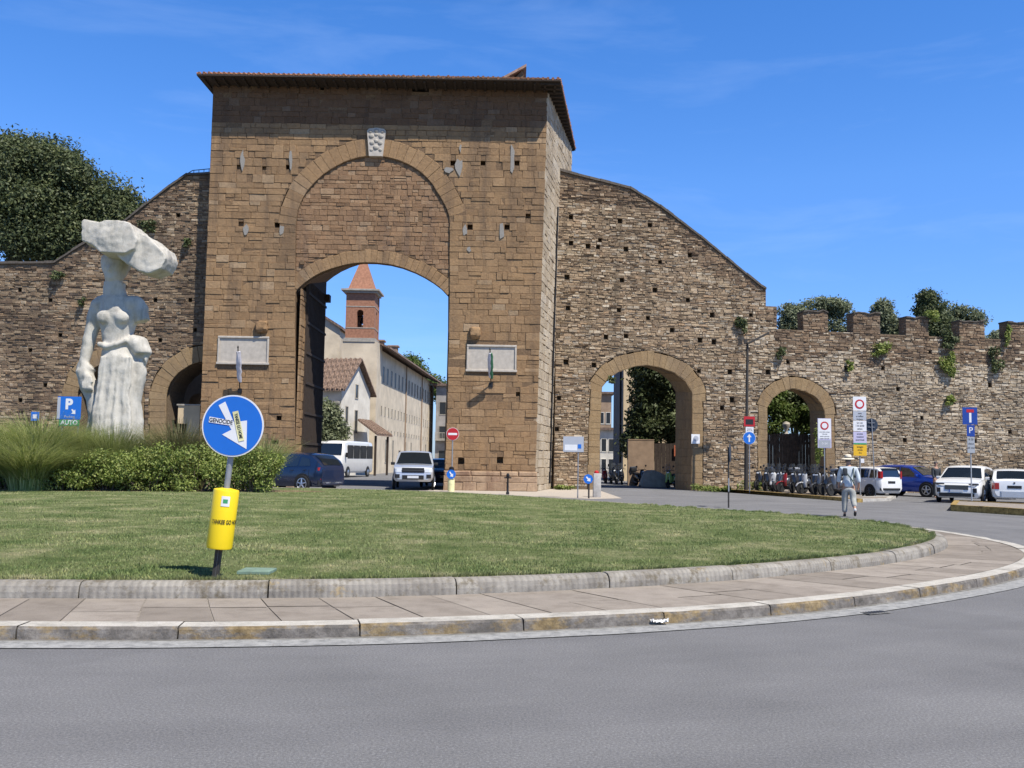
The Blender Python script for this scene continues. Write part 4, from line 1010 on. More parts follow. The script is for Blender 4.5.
# ------------------------------------------------------------------ buildings beyond the gate
plain('cream_plaster', (.60, .51, .38), .9, vs=.7, var=.22, bump=.2); plain('white_plaster', (.64, .60, .52), .9, vs=.8, var=.2, bump=.2)
plain('beige_plaster', (.60, .47, .30), .9, vs=1.0, var=.12, bump=.2); plain('grey_plaster', (.30, .28, .26), .9, vs=1.0, var=.25)
plain('brick_red', (.34, .165, .10), .9, vs=5, var=.25, bump=.4); plain('window_dark', (.03, .035, .04), .15, spec=.6, var=0)
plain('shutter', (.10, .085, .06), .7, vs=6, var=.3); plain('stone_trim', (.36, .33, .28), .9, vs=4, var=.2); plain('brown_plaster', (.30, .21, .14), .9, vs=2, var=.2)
t = NT('pantile'); v = t.coord(); wv = t.n('ShaderNodeTexWave'); wv.inputs['Scale'].default_value = 2.2; wv.inputs['Distortion'].default_value = .6; t.l(v, wv.inputs['Vector'])
c = t.ramp(t.noise(t.coord((3, 3, 3)), 1.6, 5, .8), [(.3, (.10, .075, .06)), (.5, (.24, .165, .125)), (.7, (.38, .27, .21))]); t.col(c); t.set(.95); t.bump(wv.outputs['Fac'], .8, .12); M['pantile'] = t.m

class Frame:
    """local frame on the ground: origin, heading of +x; returns world points"""
    def __init__(s, x, y, dx, dy):
        s.o = Vector((x, y, 0)); s.d = Vector((dx, dy, 0)).normalized(); s.n = Vector((s.d.y, -s.d.x, 0))   # n: outwards (towards the camera for d = +x)
    def __call__(s, u, z, h=0.0): return s.o+s.d*u+s.n*h+Vector((0, 0, z))
def wallbox(mb, f, L, D, z0, z1):
    """block behind the face f: face from u=0..L, depth D backwards"""
    mb.prism([[(0, z0), (L, z0), (L, z1), (0, z1)]], f, -D, 0)
def window(parent, f, u, z, w, h, mat='window_dark', frame='stone_trim', fr=.06, arch=False):
    mb = MB()
    for a, b, c, d in ((u-w/2-fr, u-w/2, z-fr, z+h+fr), (u+w/2, u+w/2+fr, z-fr, z+h+fr), (u-w/2, u+w/2, z+h, z+h+fr), (u-w/2-fr*1.5, u+w/2+fr*1.5, z-fr*1.6, z)):
        mb.prism([[(a, c), (b, c), (b, d), (a, d)]], f, -.02, .05)
    o = mb.build('window', frame, parent, world=True)
    mb = MB(); mb.prism([[(u-w/2, z), (u+w/2, z), (u+w/2, z+h), (u-w/2, z+h)]], f, -.02, .012); mb.build('pane', mat, o, world=True)
def gable_roof(mb, f, L, D, ze, zr, over=.4, th=.14, tiles=True, ou=None, ob=None):
    """ridge parallel to the face; eaves over the face and the back"""
    sl = (zr-ze)/(D/2)
    ou = over if ou is None else ou; ob = over if ob is None else ob
    a = [f(-ou, ze-sl*over, over), f(L+ou, ze-sl*over, over), f(L+ou, zr, -D/2), f(-ou, zr, -D/2)]
    b = [f(-ou, zr, -D/2), f(L+ou, zr, -D/2), f(L+ou, ze-sl*ob, -D-ob), f(-ou, ze-sl*ob, -D-ob)]
    for q in (a, b):
        up_ = Vector((0, 0, th)); mb.add(q+[p+up_ for p in q], [(0, 1, 2, 3), (4, 7, 6, 5), (0, 4, 5, 1), (1, 5, 6, 2), (2, 6, 7, 3), (3, 7, 4, 0)])
    if tiles:
        n_ = int((L+2*over)/.42)
        for q in (a,):
            for i in range(n_):
                k = (i+.5)/n_; p0, p1 = q[0].lerp(q[1], k), q[3].lerp(q[2], k); mb.tube([p0+Vector((0, 0, th)), p1+Vector((0, 0, th))], .10+.02*rnd.random(), 6)
# chapel with its gable to the street
fc = Frame(-14-.98*14, 78+.2*14, .98, -.2)      # long side, camera side; u=14 is the street corner
ch = thing('chapel', 'low white gabled chapel with a brown tiled roof seen through the big archway', 'chapel', (-14, 78, 0))
mb = MB(); wallbox(mb, fc, 14, 6.8, 0, 7.2)
D_ = 6.8
mb.add([fc(14, 7.2, 0), fc(14, 7.2, -D_), fc(14, 9.75, -D_/2), fc(0, 7.2, 0), fc(0, 7.2, -D_), fc(0, 9.75, -D_/2)], [(0, 1, 2), (3, 5, 4), (0, 2, 5, 3), (1, 4, 5, 2)])
mb.build('wall', 'white_plaster', ch, world=True)
mb = MB(); gable_roof(mb, fc, 14, D_, 7.25, 9.85, .45); mb.build('roof', 'pantile', ch, world=True)
fg = Frame(-14, 78, .2, .98)       # the gable wall
window(ch, fg, 3.4, 6.6, .55, 1.1); window(ch, fg, 3.4, 3.6, .6, 1.9); window(ch, fg, 1.2, 4.4, .5, 1.3)
for u in (9.5, 12.2): window(ch, fc, u, 3.4, 1.7, 2.6, 'window_dark', 'shutter')  # large dark openings added to stand in for shade on this side
mb = MB(); mb.prism([[(9, 5.9), (13.9, 5.9), (13.9, 6.1), (9, 6.1)]], fc, 0, .5); mb.build('ledge', 'stone_trim', ch, world=True)
# little tiled porch at the foot of the gable
fp = Frame(-12.55, 83.8, .2, .98)
pc = thing('porch', 'little tiled porch roof at the right foot of the chapel gable', 'porch', (-12.2, 80, 0))
fpp = Frame(-13.0, 80.4, .2, .98)
mb = MB(); q = [fpp(-.3, 3.35, 1.9), fpp(3.6, 3.35, 1.9), fpp(3.3, 4.6, 0), fpp(.0, 4.6, 0)]; mb.add(q+[p+Vector((0, 0, .13)) for p in q], [(0, 1, 2, 3), (4, 7, 6, 5), (0, 4, 5, 1), (1, 5, 6, 2), (2, 6, 7, 3), (3, 7, 4, 0)])
for i in range(9):
    k = (i+.5)/9; mb.tube([q[0].lerp(q[1], k)+Vector((0, 0, .13)), q[3].lerp(q[2], k)+Vector((0, 0, .13))], .11, 6)
mb.build('roof', 'pantile', pc, world=True)
for u, h in ((.1, 1.6), (3.2, 1.6)):
    mb = MB(); p = fpp(u, 0, h); mb.box(p.x-.09, p.x+.09, p.y-.09, p.y+.09, 0, 3.35)
    mb.build('post', 'dark_wood', pc, world=True)
# bell tower
D0 = 87; x0, x1 = XD(342.5, D0, 380), XD(374, D0, 380)
bt = thing('bell_tower', 'slim red brick bell tower with a pointed roof above a cream base', 'bell tower', ((x0+x1)/2, D0, 0))
zb = P(358, 338, D0).z; zc = P(358, 291, D0).z; cx = (x0+x1)/2; w = (x1-x0)/2; yb = D0+w
mb = MB(); mb.box(x0-.15, x1+.25, D0-.05, D0+2*w+.2, 0, zb-.35); mb.build('base', 'cream_plaster', bt, world=True)
fT = Frame(x0+.12, D0, 1, 0); fTs = Frame(x1-.12, D0+.0, 0.0001, 1)
bw = x1-x0-.24
def belfry(u0_, w_, f, th=.45):
    ow, oz0, oz1 = .30, zb+1.0, zb+2.35; uc = u0_+w_/2
    arc = [(uc+ow*math.cos(a), oz1+ow*math.sin(a)) for a in [k*math.pi/8 for k in range(9)]]
    hole = [(uc-ow, oz0), (uc+ow, oz0)]+arc
    mb.prism([[(u0_, zb), (u0_+w_, zb), (u0_+w_, zc), (u0_, zc)], hole], f, -th, 0)
mb = MB(); belfry(0, bw, fT); belfry(0, bw, Frame(x0+.12, D0+bw+.0, 1, 0))
mb.box(x0+.121, x0+.5, D0+.451, D0+bw-.451, zb, zc); 
belfry(.0, bw-.9, Frame(x1-.12, D0+.451, 0.0001, 1), .4)
mb.build('belfry', 'brick_red', bt, world=True)
for (z_, e_, h_) in ((zb-.35, .12, .35), (zb+.9, .03, .08), (zb+2.9, .03, .08), (zc, .42, .16), (zc-.2, .2, .2)):
    mb = MB(); mb.box(x0+.12-e_, x1-.12+e_, D0-e_, D0+bw+e_, z_, z_+h_)
    mb.build('cornice', 'stone_trim', bt, world=True)
ap = Vector((cx, D0+bw/2, P(359, 250, D0).z)); e_ = .30
mb = MB(); q = [Vector((x0+.12-e_, D0-e_, zc+.16)), Vector((x1-.12+e_, D0-e_, zc+.16)), Vector((x1-.12+e_, D0+bw+e_, zc+.16)), Vector((x0+.12-e_, D0+bw+e_, zc+.16))]
q2 = [p.lerp(Vector((ap.x, ap.y, p.z+.5)), .28)+Vector((0, 0, 0)) for p in q]
mb.add(q+q2+[ap], [(0, 1, 5, 4), (1, 2, 6, 5), (2, 3, 7, 6), (3, 0, 4, 7), (4, 5, 8), (5, 6, 8), (6, 7, 8), (7, 4, 8)]); mb.build('spire', 'brick_red', bt, world=True)
mb = MB(); mb.lathe([(.0, .62), (.06, .6), (.12, .5), (.16, .25), (.26, .0), (.24, -.02), (.0, .02)], 14, Matrix.Translation((cx, D0+bw/2, zb+1.55)))
mb.tube([(x0+.4, D0+bw/2, zb+2.2), (x1-.4, D0+bw/2, zb+2.2)], .05, 6); mb.build('bell', 'iron', bt, world=True)
# long convent
c0 = Vector((XD(374.5, 88.5, 420), 88.5)); c1 = Vector((XD(433, 131, 420), 131)); fv = Frame(c0.x, c0.y, c1.x-c0.x, c1.y-c0.y); LV = (c1-c0).length
HV = P(375, 347, 88.5).z
cv = thing('convent', 'long cream convent with narrow windows and deep brown eaves running down the street', 'building', (c0.x, 100, 0))
mb = MB(); wallbox(mb, fv, LV, 3.2, 0, HV); mb.build('wall', 'cream_plaster', cv, world=True)
mb = MB(); gable_roof(mb, fv, LV, 3.2, HV+.35, HV+.95, 1.35, .16, False, .1, .0); rf = mb.build('roof', 'pantile', cv, world=True)
for (u, hh) in ((6, 2.1), (13, 1.5), (22, 2.0)):
    mb = MB(); p = fv(u, HV+.6, -2.2); mb.box(p.x-.5, p.x+.5, p.y-.6, p.y+.6, p.z-.5, p.z+hh, ch=.03); mb.box(p.x-.65, p.x+.65, p.y-.75, p.y+.75, p.z+hh, p.z+hh+.15); mb.build('chimney', 'brown_plaster', rf, world=True)
nw = 18
for i in range(nw):
    u = 1.6+(LV-3)*i/(nw-1); window(cv, fv, u, HV-3.0, .55, 1.5, 'window_dark', 'stone_trim', .04)
for i in range(nw+3):
    u = 1.3+(LV-3)*i/(nw+2); window(cv, fv, u, HV-6.2, .38, .85, 'window_dark', 'stone_trim', .03)
for i in range(nw+3):
    u = 1.3+(LV-3)*i/(nw+2); window(cv, fv, u, HV-7.9, .32, .32, 'window_dark', 'stone_trim', .03)
for i in range(10):
    u = 2.0+(LV-5)*i/9; window(cv, fv, u, 1.1 if i % 3 else .1, .6 if i % 3 else 1.1, 2.2, 'shutter' if i % 3 == 0 else 'window_dark', 'stone_trim', .05)
for u in (LV*.42, LV*.72): 
    mb = MB(); mb.tube([fv(u, .1, .1), fv(u, HV, .1)], .07, 6); mb.build('downpipe', 'brown_plaster', cv, world=True)
# cream house left of the bell tower
hw = thing('house', 'tall plain cream house wall with a sloping roof edge left of the bell tower', 'house', (XD(322, 97), 97, 0))
a, b = P(300, 303, 97), P(340, 328.5, 97)
mb = MB(); mb.prism([[(a.x-3, 0), (b.x, 0), (b.x, b.z), (a.x, a.z), (a.x-3, a.z)]], lambda u, z, h: Vector((u, 97-h, z)), -8, 0); mb.build('wall', 'cream_plaster', hw, world=True)
mb = MB(); mb.prism([[(a.x, a.z+.02), (b.x+.3, b.z-.15), (b.x+.3, b.z+.15), (a.x, a.z+.3)]], lambda u, z, h: Vector((u, 97-h, z)), -8.3, .3); mb.build('roof', 'pantile', hw, world=True)
# dark house closing the street, and one more beyond
dh = thing('house', 'dark narrow town house with balconies at the right edge of the archway view', 'house', (XD(437, 126), 126, 0))
a, b = XD(433, 126), XD(452, 126); zt = P(437, 386, 126).z
mb = MB(); mb.box(a+.2, b, 126, 140, 0, zt); mb.build('wall', 'grey_plaster', dh, world=True)
fh = Frame(a+.2, 126, 1, 0)
for k, z in enumerate((1, 4.2, 7.4)): window(dh, fh, .9, z, .8, 1.6); window(dh, fh, 1.75, z, .5, 1.6)
mb = MB(); mb.box(a-.3, b+.3, 125.4, 140, zt, zt+.3); mb.build('roof', 'pantile', dh, world=True)
mb = MB(); mb.box(a+.2, b, 125.2, 126, 3.9, 4.05); mb.box(a+.2, b, 125.2, 125.26, 4.9, 4.97)
for k in range(12): mb.box(a+.2+k*.2, a+.24+k*.2, 125.2, 125.25, 4.05, 4.9)
mb.build('balcony', 'stone_trim', dh, world=True)
tree('street_tree', 'bright green tree behind the roof of the long convent', 'tree', XD(415, 150), 150, 12, blobpx(150, [(412, 372, 13, 14), (408, 366, 6, 8), (432, 388, 14, 12), (422, 380, 10, 10)]), 'bright_leaf', 150, .22, .3, seed=71, nclump=22, cr=1.3, group='trees seen through the archway')
tree('olive_tree', 'grey green bushy olive in front of the chapel, left of the minibus', 'tree', XD(328, 72), 72, 2, blobpx(72, [(322, 425, 11, 14), (334, 430, 11, 14), (326, 412, 9, 9), (318, 440, 10, 12)]), 'grey_leaf', 200, .12, .14, seed=72, nclump=22, cr=.6, group='trees seen through the archway')
# wall closing the view at the left inside the archway
# ---- behind the side arch
plain('flank_shade', (.075, .08, .09), .8, vs=2, var=.3)  # dark tone standing in for shade on the house flank
bb = thing('house', 'tall beige house behind the big side arch with a shaded left flank', 'house', (10, 75, 0))
mb = MB(); xa = XD(623, 75); mb.box(xa, xa+9, 75, 81.8, 0, 15.5); mb.build('wall', 'beige_plaster', bb, world=True)
mb = MB(); mb.box(xa-.5, xa+9.5, 74.5, 82.3, 15.5, 15.8); mb.build('roof', 'pantile', bb, world=True)
mb = MB(); mb.box(xa-.06, xa-.003, 75.02, 81.75, 0, 15.4); mb.build('flank_shade_sheet', 'flank_shade', bb, world=True)  # thin dark sheet added: the left flank's shade as colour
fb = Frame(xa, 75, 1, 0)
for u in (4.5, 7): window(bb, fb, u, 8, 1, 1.7)
mb = MB(); mb.tube([(xa-.12, 76, 0), (xa-.12, 76, 15)], .08, 6); mb.build('downpipe', 'iron', bb, world=True)
for (lb, D, pa, pb, yt, m1) in (('brown town house farthest down the side street', 118, 598, 611, 394, 'brown_plaster'), ('small white town house with tall windows in the side street', 104, 600, 614.5, 430, 'white_plaster')):
    h = thing('house', lb, 'house', (XD(pa, D), D, 0)); a, b = XD(pa, D), XD(pb, D); zt = P((pa+pb)/2, yt, D).z
    mb = MB(); mb.box(a, b, D, D+9, 0, zt); mb.build('wall', m1, h, world=True); mb = MB(); mb.box(a-.4, b+.4, D-.5, D+9.4, zt, zt+.25); mb.build('roof', 'pantile', h, world=True)
    f_ = Frame(a, D, 1, 0); n_ = 2
    for zz in ([.6, 3.2, 6.2] if zt > 6 else [.4, 2.6]):
        for k in range(n_): window(h, f_, (b-a)*(k+.5)/n_, zz, .5, 1.35, 'window_dark', 'white_plaster')
gw = thing('garden_wall', 'low beige garden wall under the tree behind the side arch', 'garden wall', (XD(645, 61), 61, 0))
mb = MB(); mb.box(XD(628, 61), XD(654, 61), 61, 61.4, 0, 2.9); mb.build('wall', 'brown_plaster', gw, world=True)  # beige wall darkened to brown: tree shade put into the colour
mb = MB(); mb.box(XD(628, 61), XD(654, 61), 60.98, 61.42, 2.9, 2.96); mb.build('coping', 'brown_plaster', gw, world=True)
gt = thing('garden_gate', 'dark boarded gate beside the beige garden wall behind the side arch', 'gate', (XD(668, 61), 61, 0))
mb = MB()
for k in range(12): a = XD(654.5, 61)+k*.24; mb.box(a, a+.225, 61.05, 61.12, .05, 2.7+.02*(k % 3))
mb.build('boards', 'dark_wood', gt, world=True); mb = MB(); mb.box(XD(654.5, 61), XD(700, 61), 61.13, 61.2, .6, .75); mb.box(XD(654.5, 61), XD(700, 61), 61.13, 61.2, 2.1, 2.25); mb.build('rail', 'dark_wood', gt, world=True)
plain('orange_panel', (.45, .13, .06), .7)
o = MB(); o.box(XD(674, 60.9), XD(681, 60.9), 60.9, 60.96, 1.9, 2.6, ch=.01); tag(o.build('notice_board', 'orange_panel'), 'orange notice board on the dark gate behind the side arch', 'notice board')
tree('garden_tree', 'dense dark evergreen overhanging the lane behind the big side arch', 'tree', XD(672, 64), 64, 4, blobpx(64, [(655, 392, 22, 26), (668, 380, 30, 26), (650, 420, 17, 22), (680, 415, 26, 26), (640, 445, 12, 12), (662, 365, 30, 18)]), 'holm_leaf', 260, .13, .22, seed=81, nclump=30, cr=.75)
# ---- behind the small arch
wg = thing('wooden_gate_or_added_planks', 'weathered brown plank gate closing the small arch behind the scooters', 'gate', (XD(792, 56.5), 56.5, 0))
mb = MB(); a, b = XD(760, 56.3), XD(832, 56.3); rg = random.Random(9); n_ = 22
for k in range(n_):
    mb.box(a+(b-a)*k/n_+.01, a+(b-a)*(k+1)/n_-.01, 56.3+rg.uniform(0, .02), 56.36, .05, 3.3+rg.uniform(-.03, .03))
plain('old_plank', (.085, .06, .042), .9, vs=5, var=.5, bump=.5); mb.build('planks', 'old_plank', wg, world=True)
mb = MB(); mb.box(a, b, 56.38, 56.48, .8, .95); mb.box(a, b, 56.38, 56.48, 2.7, 2.85); mb.build('rail', 'dark_wood', wg, world=True)
tree('garden_tree', 'bright leafed shrub tree above the plank gate, left side', 'tree', XD(776, 60), 60, 2, blobpx(60, [(776, 415, 12, 20), (770, 400, 10, 16)]), 'bright_leaf', 200, .11, .14, seed=83, nclump=18, cr=.6, group='trees behind the small arch')
tree('garden_tree', 'dark evergreen filling the top of the small arch', 'tree', XD(796, 62), 62, 2.5, blobpx(62, [(795, 395, 26, 18), (805, 408, 18, 20), (815, 385, 22, 20), (790, 410, 14, 14)]), 'holm_leaf', 200, .12, .18, seed=84, nclump=24, cr=.7, group='trees behind the small arch')
tree('garden_tree', 'mid green tree at the right of the small arch', 'tree', XD(812, 59.5), 59.5, 2, blobpx(59.5, [(810, 420, 10, 14), (818, 412, 10, 14)]), 'bright_leaf', 160, .11, .12, seed=85, nclump=14, cr=.5, group='trees behind the small arch')
bu = thing('garden_urn', 'small pale stone urn on the wall behind the plank gate', 'urn', (XD(786.5, 58), 58, 0))
mb = MB(); mb.box(-.3, .3, -.3, .3, 0, 3.35); mb.build('pedestal', 'stone_trim', bu)
mb = MB(); mb.lathe([(.14, 3.35), (.08, 3.45), (.07, 3.55), (.2, 3.75), (.24, 3.95), (.2, 4.0), (.2, 4.05), (.05, 4.1)], 14); mb.build('urn', 'marble', bu, smooth=True)
tuft('ivy strand hanging down the right jamb inside the small arch', 817, 445, 9, 40, 'hedge_leaf', 600, seed=99, group='ivy at the arches')
tuft('small leafy tuft hanging at the top left of the big side arch', 611, 381, 8, 9, 'holm_leaf', 200, seed=98, group='ivy at the arches')
# ---- behind the left arches
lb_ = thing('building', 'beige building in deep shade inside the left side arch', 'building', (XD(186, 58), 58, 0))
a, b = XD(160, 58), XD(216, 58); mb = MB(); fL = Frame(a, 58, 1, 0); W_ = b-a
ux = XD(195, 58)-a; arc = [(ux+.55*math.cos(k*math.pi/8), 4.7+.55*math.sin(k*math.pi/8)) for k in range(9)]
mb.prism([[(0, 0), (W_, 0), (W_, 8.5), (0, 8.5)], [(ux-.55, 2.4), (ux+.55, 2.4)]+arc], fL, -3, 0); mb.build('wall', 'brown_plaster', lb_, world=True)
kz = thing('kiosk', 'small plain cream kiosk standing in the left side arch', 'kiosk', (XD(186, 47.6), 47.6, 0))
a, b, c = XD(175.5, 47.5), XD(185, 47.5), XD(197.5, 47.5); z1, z2 = P(186, 405.5, 47.5).z, P(180, 423.5, 47.5).z
mb = MB(); mb.prism([[(a, z2), (b, z2), (b, 0), (c, 0), (c, z1), (a, z1)]], lambda u, z, h: Vector((u, 47.5-h, z)), -1.5, 0); mb.build('body', 'beige_plaster', kz, world=True)
mb = MB(); mb.box(a-.06, c+.06, 47.44, 49.1, z1, z1+.07); mb.build('roof', 'stone_trim', kz, world=True)
dg = thing('wooden_gate_or_added_planks', 'dark planks added to darken the left wall arch behind the statue', 'gate', (XD(103, 49), 49, 0))  # added dark planks stand in for the dark interior of the arch
mb = MB(); a, b = XD(70, 48.9), XD(134, 48.9)
for k in range(12): mb.box(a+(b-a)*k/12+.01, a+(b-a)*(k+1)/12-.01, 48.9, 48.98, .05, 6.6)
mb.build('planks', 'dark_wood', dg, world=True)
mb = MB(); mb.box(a, b, 48.8, 48.9, 2.0, 2.2); mb.box(a, b, 48.8, 48.9, 4.2, 4.4); mb.build('rail', 'dark_wood', dg, world=True)
# ------------------------------------------------------------------ vehicles
def paint(name, c, rough=.28, metal=0.0, coat=.6): plain(name, c, rough, metal, .5, coat, var=.05, vs=3)
paint('white_paint', (.74, .74, .73)); paint('silver_paint', (.50, .52, .55), .3, .35); paint('navy_paint', (.010, .022, .06), .2, .2); paint('blue_paint', (.012, .05, .33), .22, .3); paint('black_paint', (.015, .015, .017)); paint('grey_paint', (.06, .062, .065))
plain('car_glass', (.012, .016, .02), .05, 0, .8, .5, var=0); plain('tyre', (.018, .018, .018), .85, var=.2, vs=20); plain('rim', (.42, .43, .45), .3, .8, var=.05); plain('dark_rim', (.07, .07, .075), .4, .6, var=0)
plain('lamp_red', (.35, .008, .01), .15, 0, .6, .6, var=0); plain('lamp_white', (.72, .75, .78), .12, 0, .7, .6, var=0); plain('black_plastic', (.02, .02, .021), .6, var=.15, vs=12); plain('plate', (.62, .63, .64), .5, var=.05); plain('plate_blue', (.02, .06, .35), .5, var=0); plain('lamp_amber', (.6, .2, .02), .3, var=0)
def lin(pts, x): return float(np.interp(x, [p[0] for p in pts], [p[1] for p in pts]))
def car(name, label, cat, loc, head, L, Wd, prof, belt, wheels, wr, mat, side_w, shields, rear, front, plate_rear=True, rim='rim', group='cars around the gate', zb=.24, mirror=True, tumble=.17, extra=None, csc=1.0):
    t = thing(name, label, cat, loc, math.atan2(head[1], head[0]), group)
    t.scale = (csc,)*3; w = Wd/2; xs = sorted(set([-L/2, -L/2+.07, -L/2+.22, L/2-.22, L/2-.07, L/2]+[p[0] for p in prof]+[x+d for x in wheels for d in (-wr-.06, 0, wr+.06)]+list(np.linspace(-L/2+.3, L/2-.3, 9))))
    xs = [xs[0]]+[b for a, b in zip(xs, xs[1:]) if b-a > .02]
    zmax = max(p[1] for p in prof)
    def wf(x):
        d = min(x+L/2, L/2-x); return lin([(0, .84), (.07, .90), (.22, .965), (.6, .995), (1.2, 1.0)], d)
    def sec(x):
        W_ = w*wf(x); zt = lin(prof, x); bz = min(lin(belt, x), zt-.03); d = min(x+L/2, L/2-x); z0 = zb+(.10 if d < .08 else 0)
        g = max(0, (zt-bz-.05)/(zmax-lin(belt, 0))) ; wt = W_*(.985-tumble*min(1, g))
        return [(0, z0), (.86*W_, z0), (.965*W_, z0+.10), (W_, z0+.36*(bz-z0)), (.985*W_, bz-.03), (.972*W_, bz), (wt, zt-.05*min(1, g+.3)), (wt*.86, zt-.005), (wt*.45, zt+.018), (0, zt+.024)], wt, bz, zt
    mb = MB(); rings = []
    for x in xs:
        s_, *_ = sec(x); rings.append([(x, y, z) for y, z in s_]+[(x, -y, z) for y, z in s_[-2:0:-1]])
    n = len(rings[0]); vs = [p for r_ in rings for p in r_]; fs = []
    for i in range(len(rings)-1):
        for j in range(n): fs.append((i*n+j, i*n+(j+1) % n, (i+1)*n+(j+1) % n, (i+1)*n+j))
    fs.append(tuple(range(n))[::-1]); fs.append(tuple((len(rings)-1)*n+j for j in range(n))); mb.add(vs, fs)
    body = mb.build('body', mat, t, smooth=38, weld=True)
    def side_y(x, z):
        s_, *_ = sec(x); s_ = s_[1:8]; zz = [p[1] for p in s_]; return float(np.interp(z, zz, [p[0] for p in s_]))
    # side windows
    for sgn in (1, -1):
        for poly in side_w:
            mb = MB(); c = Vector((sum(p[0] for p in poly)/len(poly), sum(p[1] for p in poly)/len(poly)))
            pts = []; m_ = len(poly)
            for k in range(m_):
                a, b = poly[k], poly[(k+1) % m_]
                for q in range(3): pts.append((a[0]+(b[0]-a[0])*q/3, a[1]+(b[1]-a[1])*q/3))
            P3 = [(x, sgn*(side_y(x, z)+.008), z) for x, z in pts]; i0 = len(P3)
            mb.add(P3+[(c.x, sgn*(side_y(c.x, c.y)+.009), c.y)], [(k, (k+1) % i0, i0) for k in range(i0)]); mb.build('side_window', 'car_glass', t, smooth=True)
    for (xa, xb, ka, kb) in shields:
        mb = MB(); nx, ny = 5, 6; V = []
        sg = 1 if xb > xa else -1
        for i in range(nx+1):
            x = xa+(xb-xa)*i/nx; _, wt, bz, zt = sec(x); k = ka+(kb-ka)*i/nx
            for j in range(ny+1):
                y = (j/ny*2-1)*wt*k; z = lin(prof, x)+.024-.03*(abs(y)/max(wt, .1))**2.2; V.append((x+.006*sg*0+(.012 if xa > 0 else -.012), y, z+.012))
        mb.add(V, [(i*(ny+1)+j, i*(ny+1)+j+1, (i+1)*(ny+1)+j+1, (i+1)*(ny+1)+j) for i in range(nx) for j in range(ny)]); mb.build('windscreen' if xa > 0 else 'rear_window', 'car_glass', t, smooth=True)
    def endx(y, s):
        f = abs(y)/w; return s*(L/2-lin([(0, 0), (.84, 0.0), (.90, .07), (.965, .22), (1, .45)], f))
    def patch(nm, mt, s, y0, y1, z0, z1, out=.012, dz=0.0, thick=.04):
        mb = MB(); n_ = 5; V = []
        for i in range(n_+1):
            y = y0+(y1-y0)*i/n_; x = endx(y, s)+s*out
            V += [(x, y, z0+dz*i/n_), (x, y, z1+dz*i/n_), (x-s*thick, y, z1+dz*i/n_), (x-s*thick, y, z0+dz*i/n_)]
        fs = []
        for i in range(n_):
            for j in range(4): fs.append((4*i+j, 4*i+(j+1) % 4, 4*i+4+(j+1) % 4, 4*i+4+j))
        fs += [(0, 1, 2, 3), (4*n_, 4*n_+3, 4*n_+2, 4*n_+1)]; mb.add(V, fs); return mb.build(nm, mt, t)
    for it in rear: patch(it[0], it[1], -1, *it[2:])
    for it in front: patch(it[0], it[1], 1, *it[2:])
    for x in wheels:
        for sgn in (1, -1):
            y = sgn*side_y(x, wr*1.6)
            mb = MB(); mb.lathe([(wr+.065, 0), (wr+.065, .012)], 26, Matrix.Translation((x, y-(.006 if sgn > 0 else .006), wr+.02)), axis='Y'); mb.build('wheel_arch', 'black_plastic', t)
            mb = MB(); y1 = sgn*.016
            mb.lathe([(wr*.66, -.10*sgn), (wr*.97, -.09*sgn), (wr, -.03*sgn), (wr, .0), (wr*.96, y1*1.6), (wr*.70, y1*2)], 26, Matrix.Translation((x, y+sgn*.006, wr)), axis='Y'); wh = mb.build('wheel', 'tyre', t, smooth=50)
            mb = MB(); T_ = Matrix.Translation((x, y+sgn*.030, wr))
            mb.lathe([(wr*.70, 0), (wr*.70, .012*sgn), (wr*.62, .016*sgn), (wr*.60, .004*sgn)], 26, T_, axis='Y')
            for k in range(5):
                a = 2*math.pi*k/5+.3; d = Vector((math.cos(a), 0, math.sin(a))); mb.tube([T_ @ Vector((0, .012*sgn, 0)), T_ @ (d*wr*.62+Vector((0, .006*sgn, 0)))], [.045, .03], 6)
            mb.build('rim', rim, wh, smooth=40)
    if mirror:
        xm = [p for p in side_w[-1]]; xm = max(p[0] for p in xm)-.08; zm = lin(belt, xm)+.07
        for sgn in (1, -1):
            mb = MB(); y = side_y(xm, zm)
            mb.box(xm-.05, xm+.08, sgn*(y+.02) if sgn > 0 else -(y+.22), (y+.22) if sgn > 0 else -(y+.02), zm-.02, zm+.12, ch=.03); mb.build('door_mirror', mat if not extra else extra, t, smooth=True)
    # door seams and handles
    for sgn in (1, -1):
        mb = MB(); zs = [zb+.18, lin(belt, 0)-.04]
        for x in (side_w[-1][0][0]-.02, ) + ((side_w[0][0][0]+.05,) if len(side_w) > 1 else ()):
            for a, b in ((zs[0], (zs[0]+zs[1])/2), ((zs[0]+zs[1])/2, zs[1])):
                mb.quad((x, sgn*(side_y(x, a)+.004), a), (x+.012, sgn*(side_y(x, a)+.004), a), (x+.012, sgn*(side_y(x, b)+.004), b), (x, sgn*(side_y(x, b)+.004), b))
        mb.build('door_seam', 'black_plastic', t)
        for k in range(min(2, len(side_w))):
            x = side_w[k][0][0]+.18; z = lin(belt, x)-.12; mb = MB(); y = side_y(x, z); mb.box(x, x+.17, min(sgn*(y-.01), sgn*(y+.035)), max(sgn*(y-.01), sgn*(y+.035)), z, z+.025); mb.build('door_handle', mat, t)
    return t
def heading(px, r, v, D=45):
    x = (px-512+4)/F; V = Vector((x, 1)).normalized(); Rr = Vector((V.y, -V.x)); h = Rr*r+V*v; return (h.x, h.y)
def plates(mt='plate'): return ('number_plate', mt)
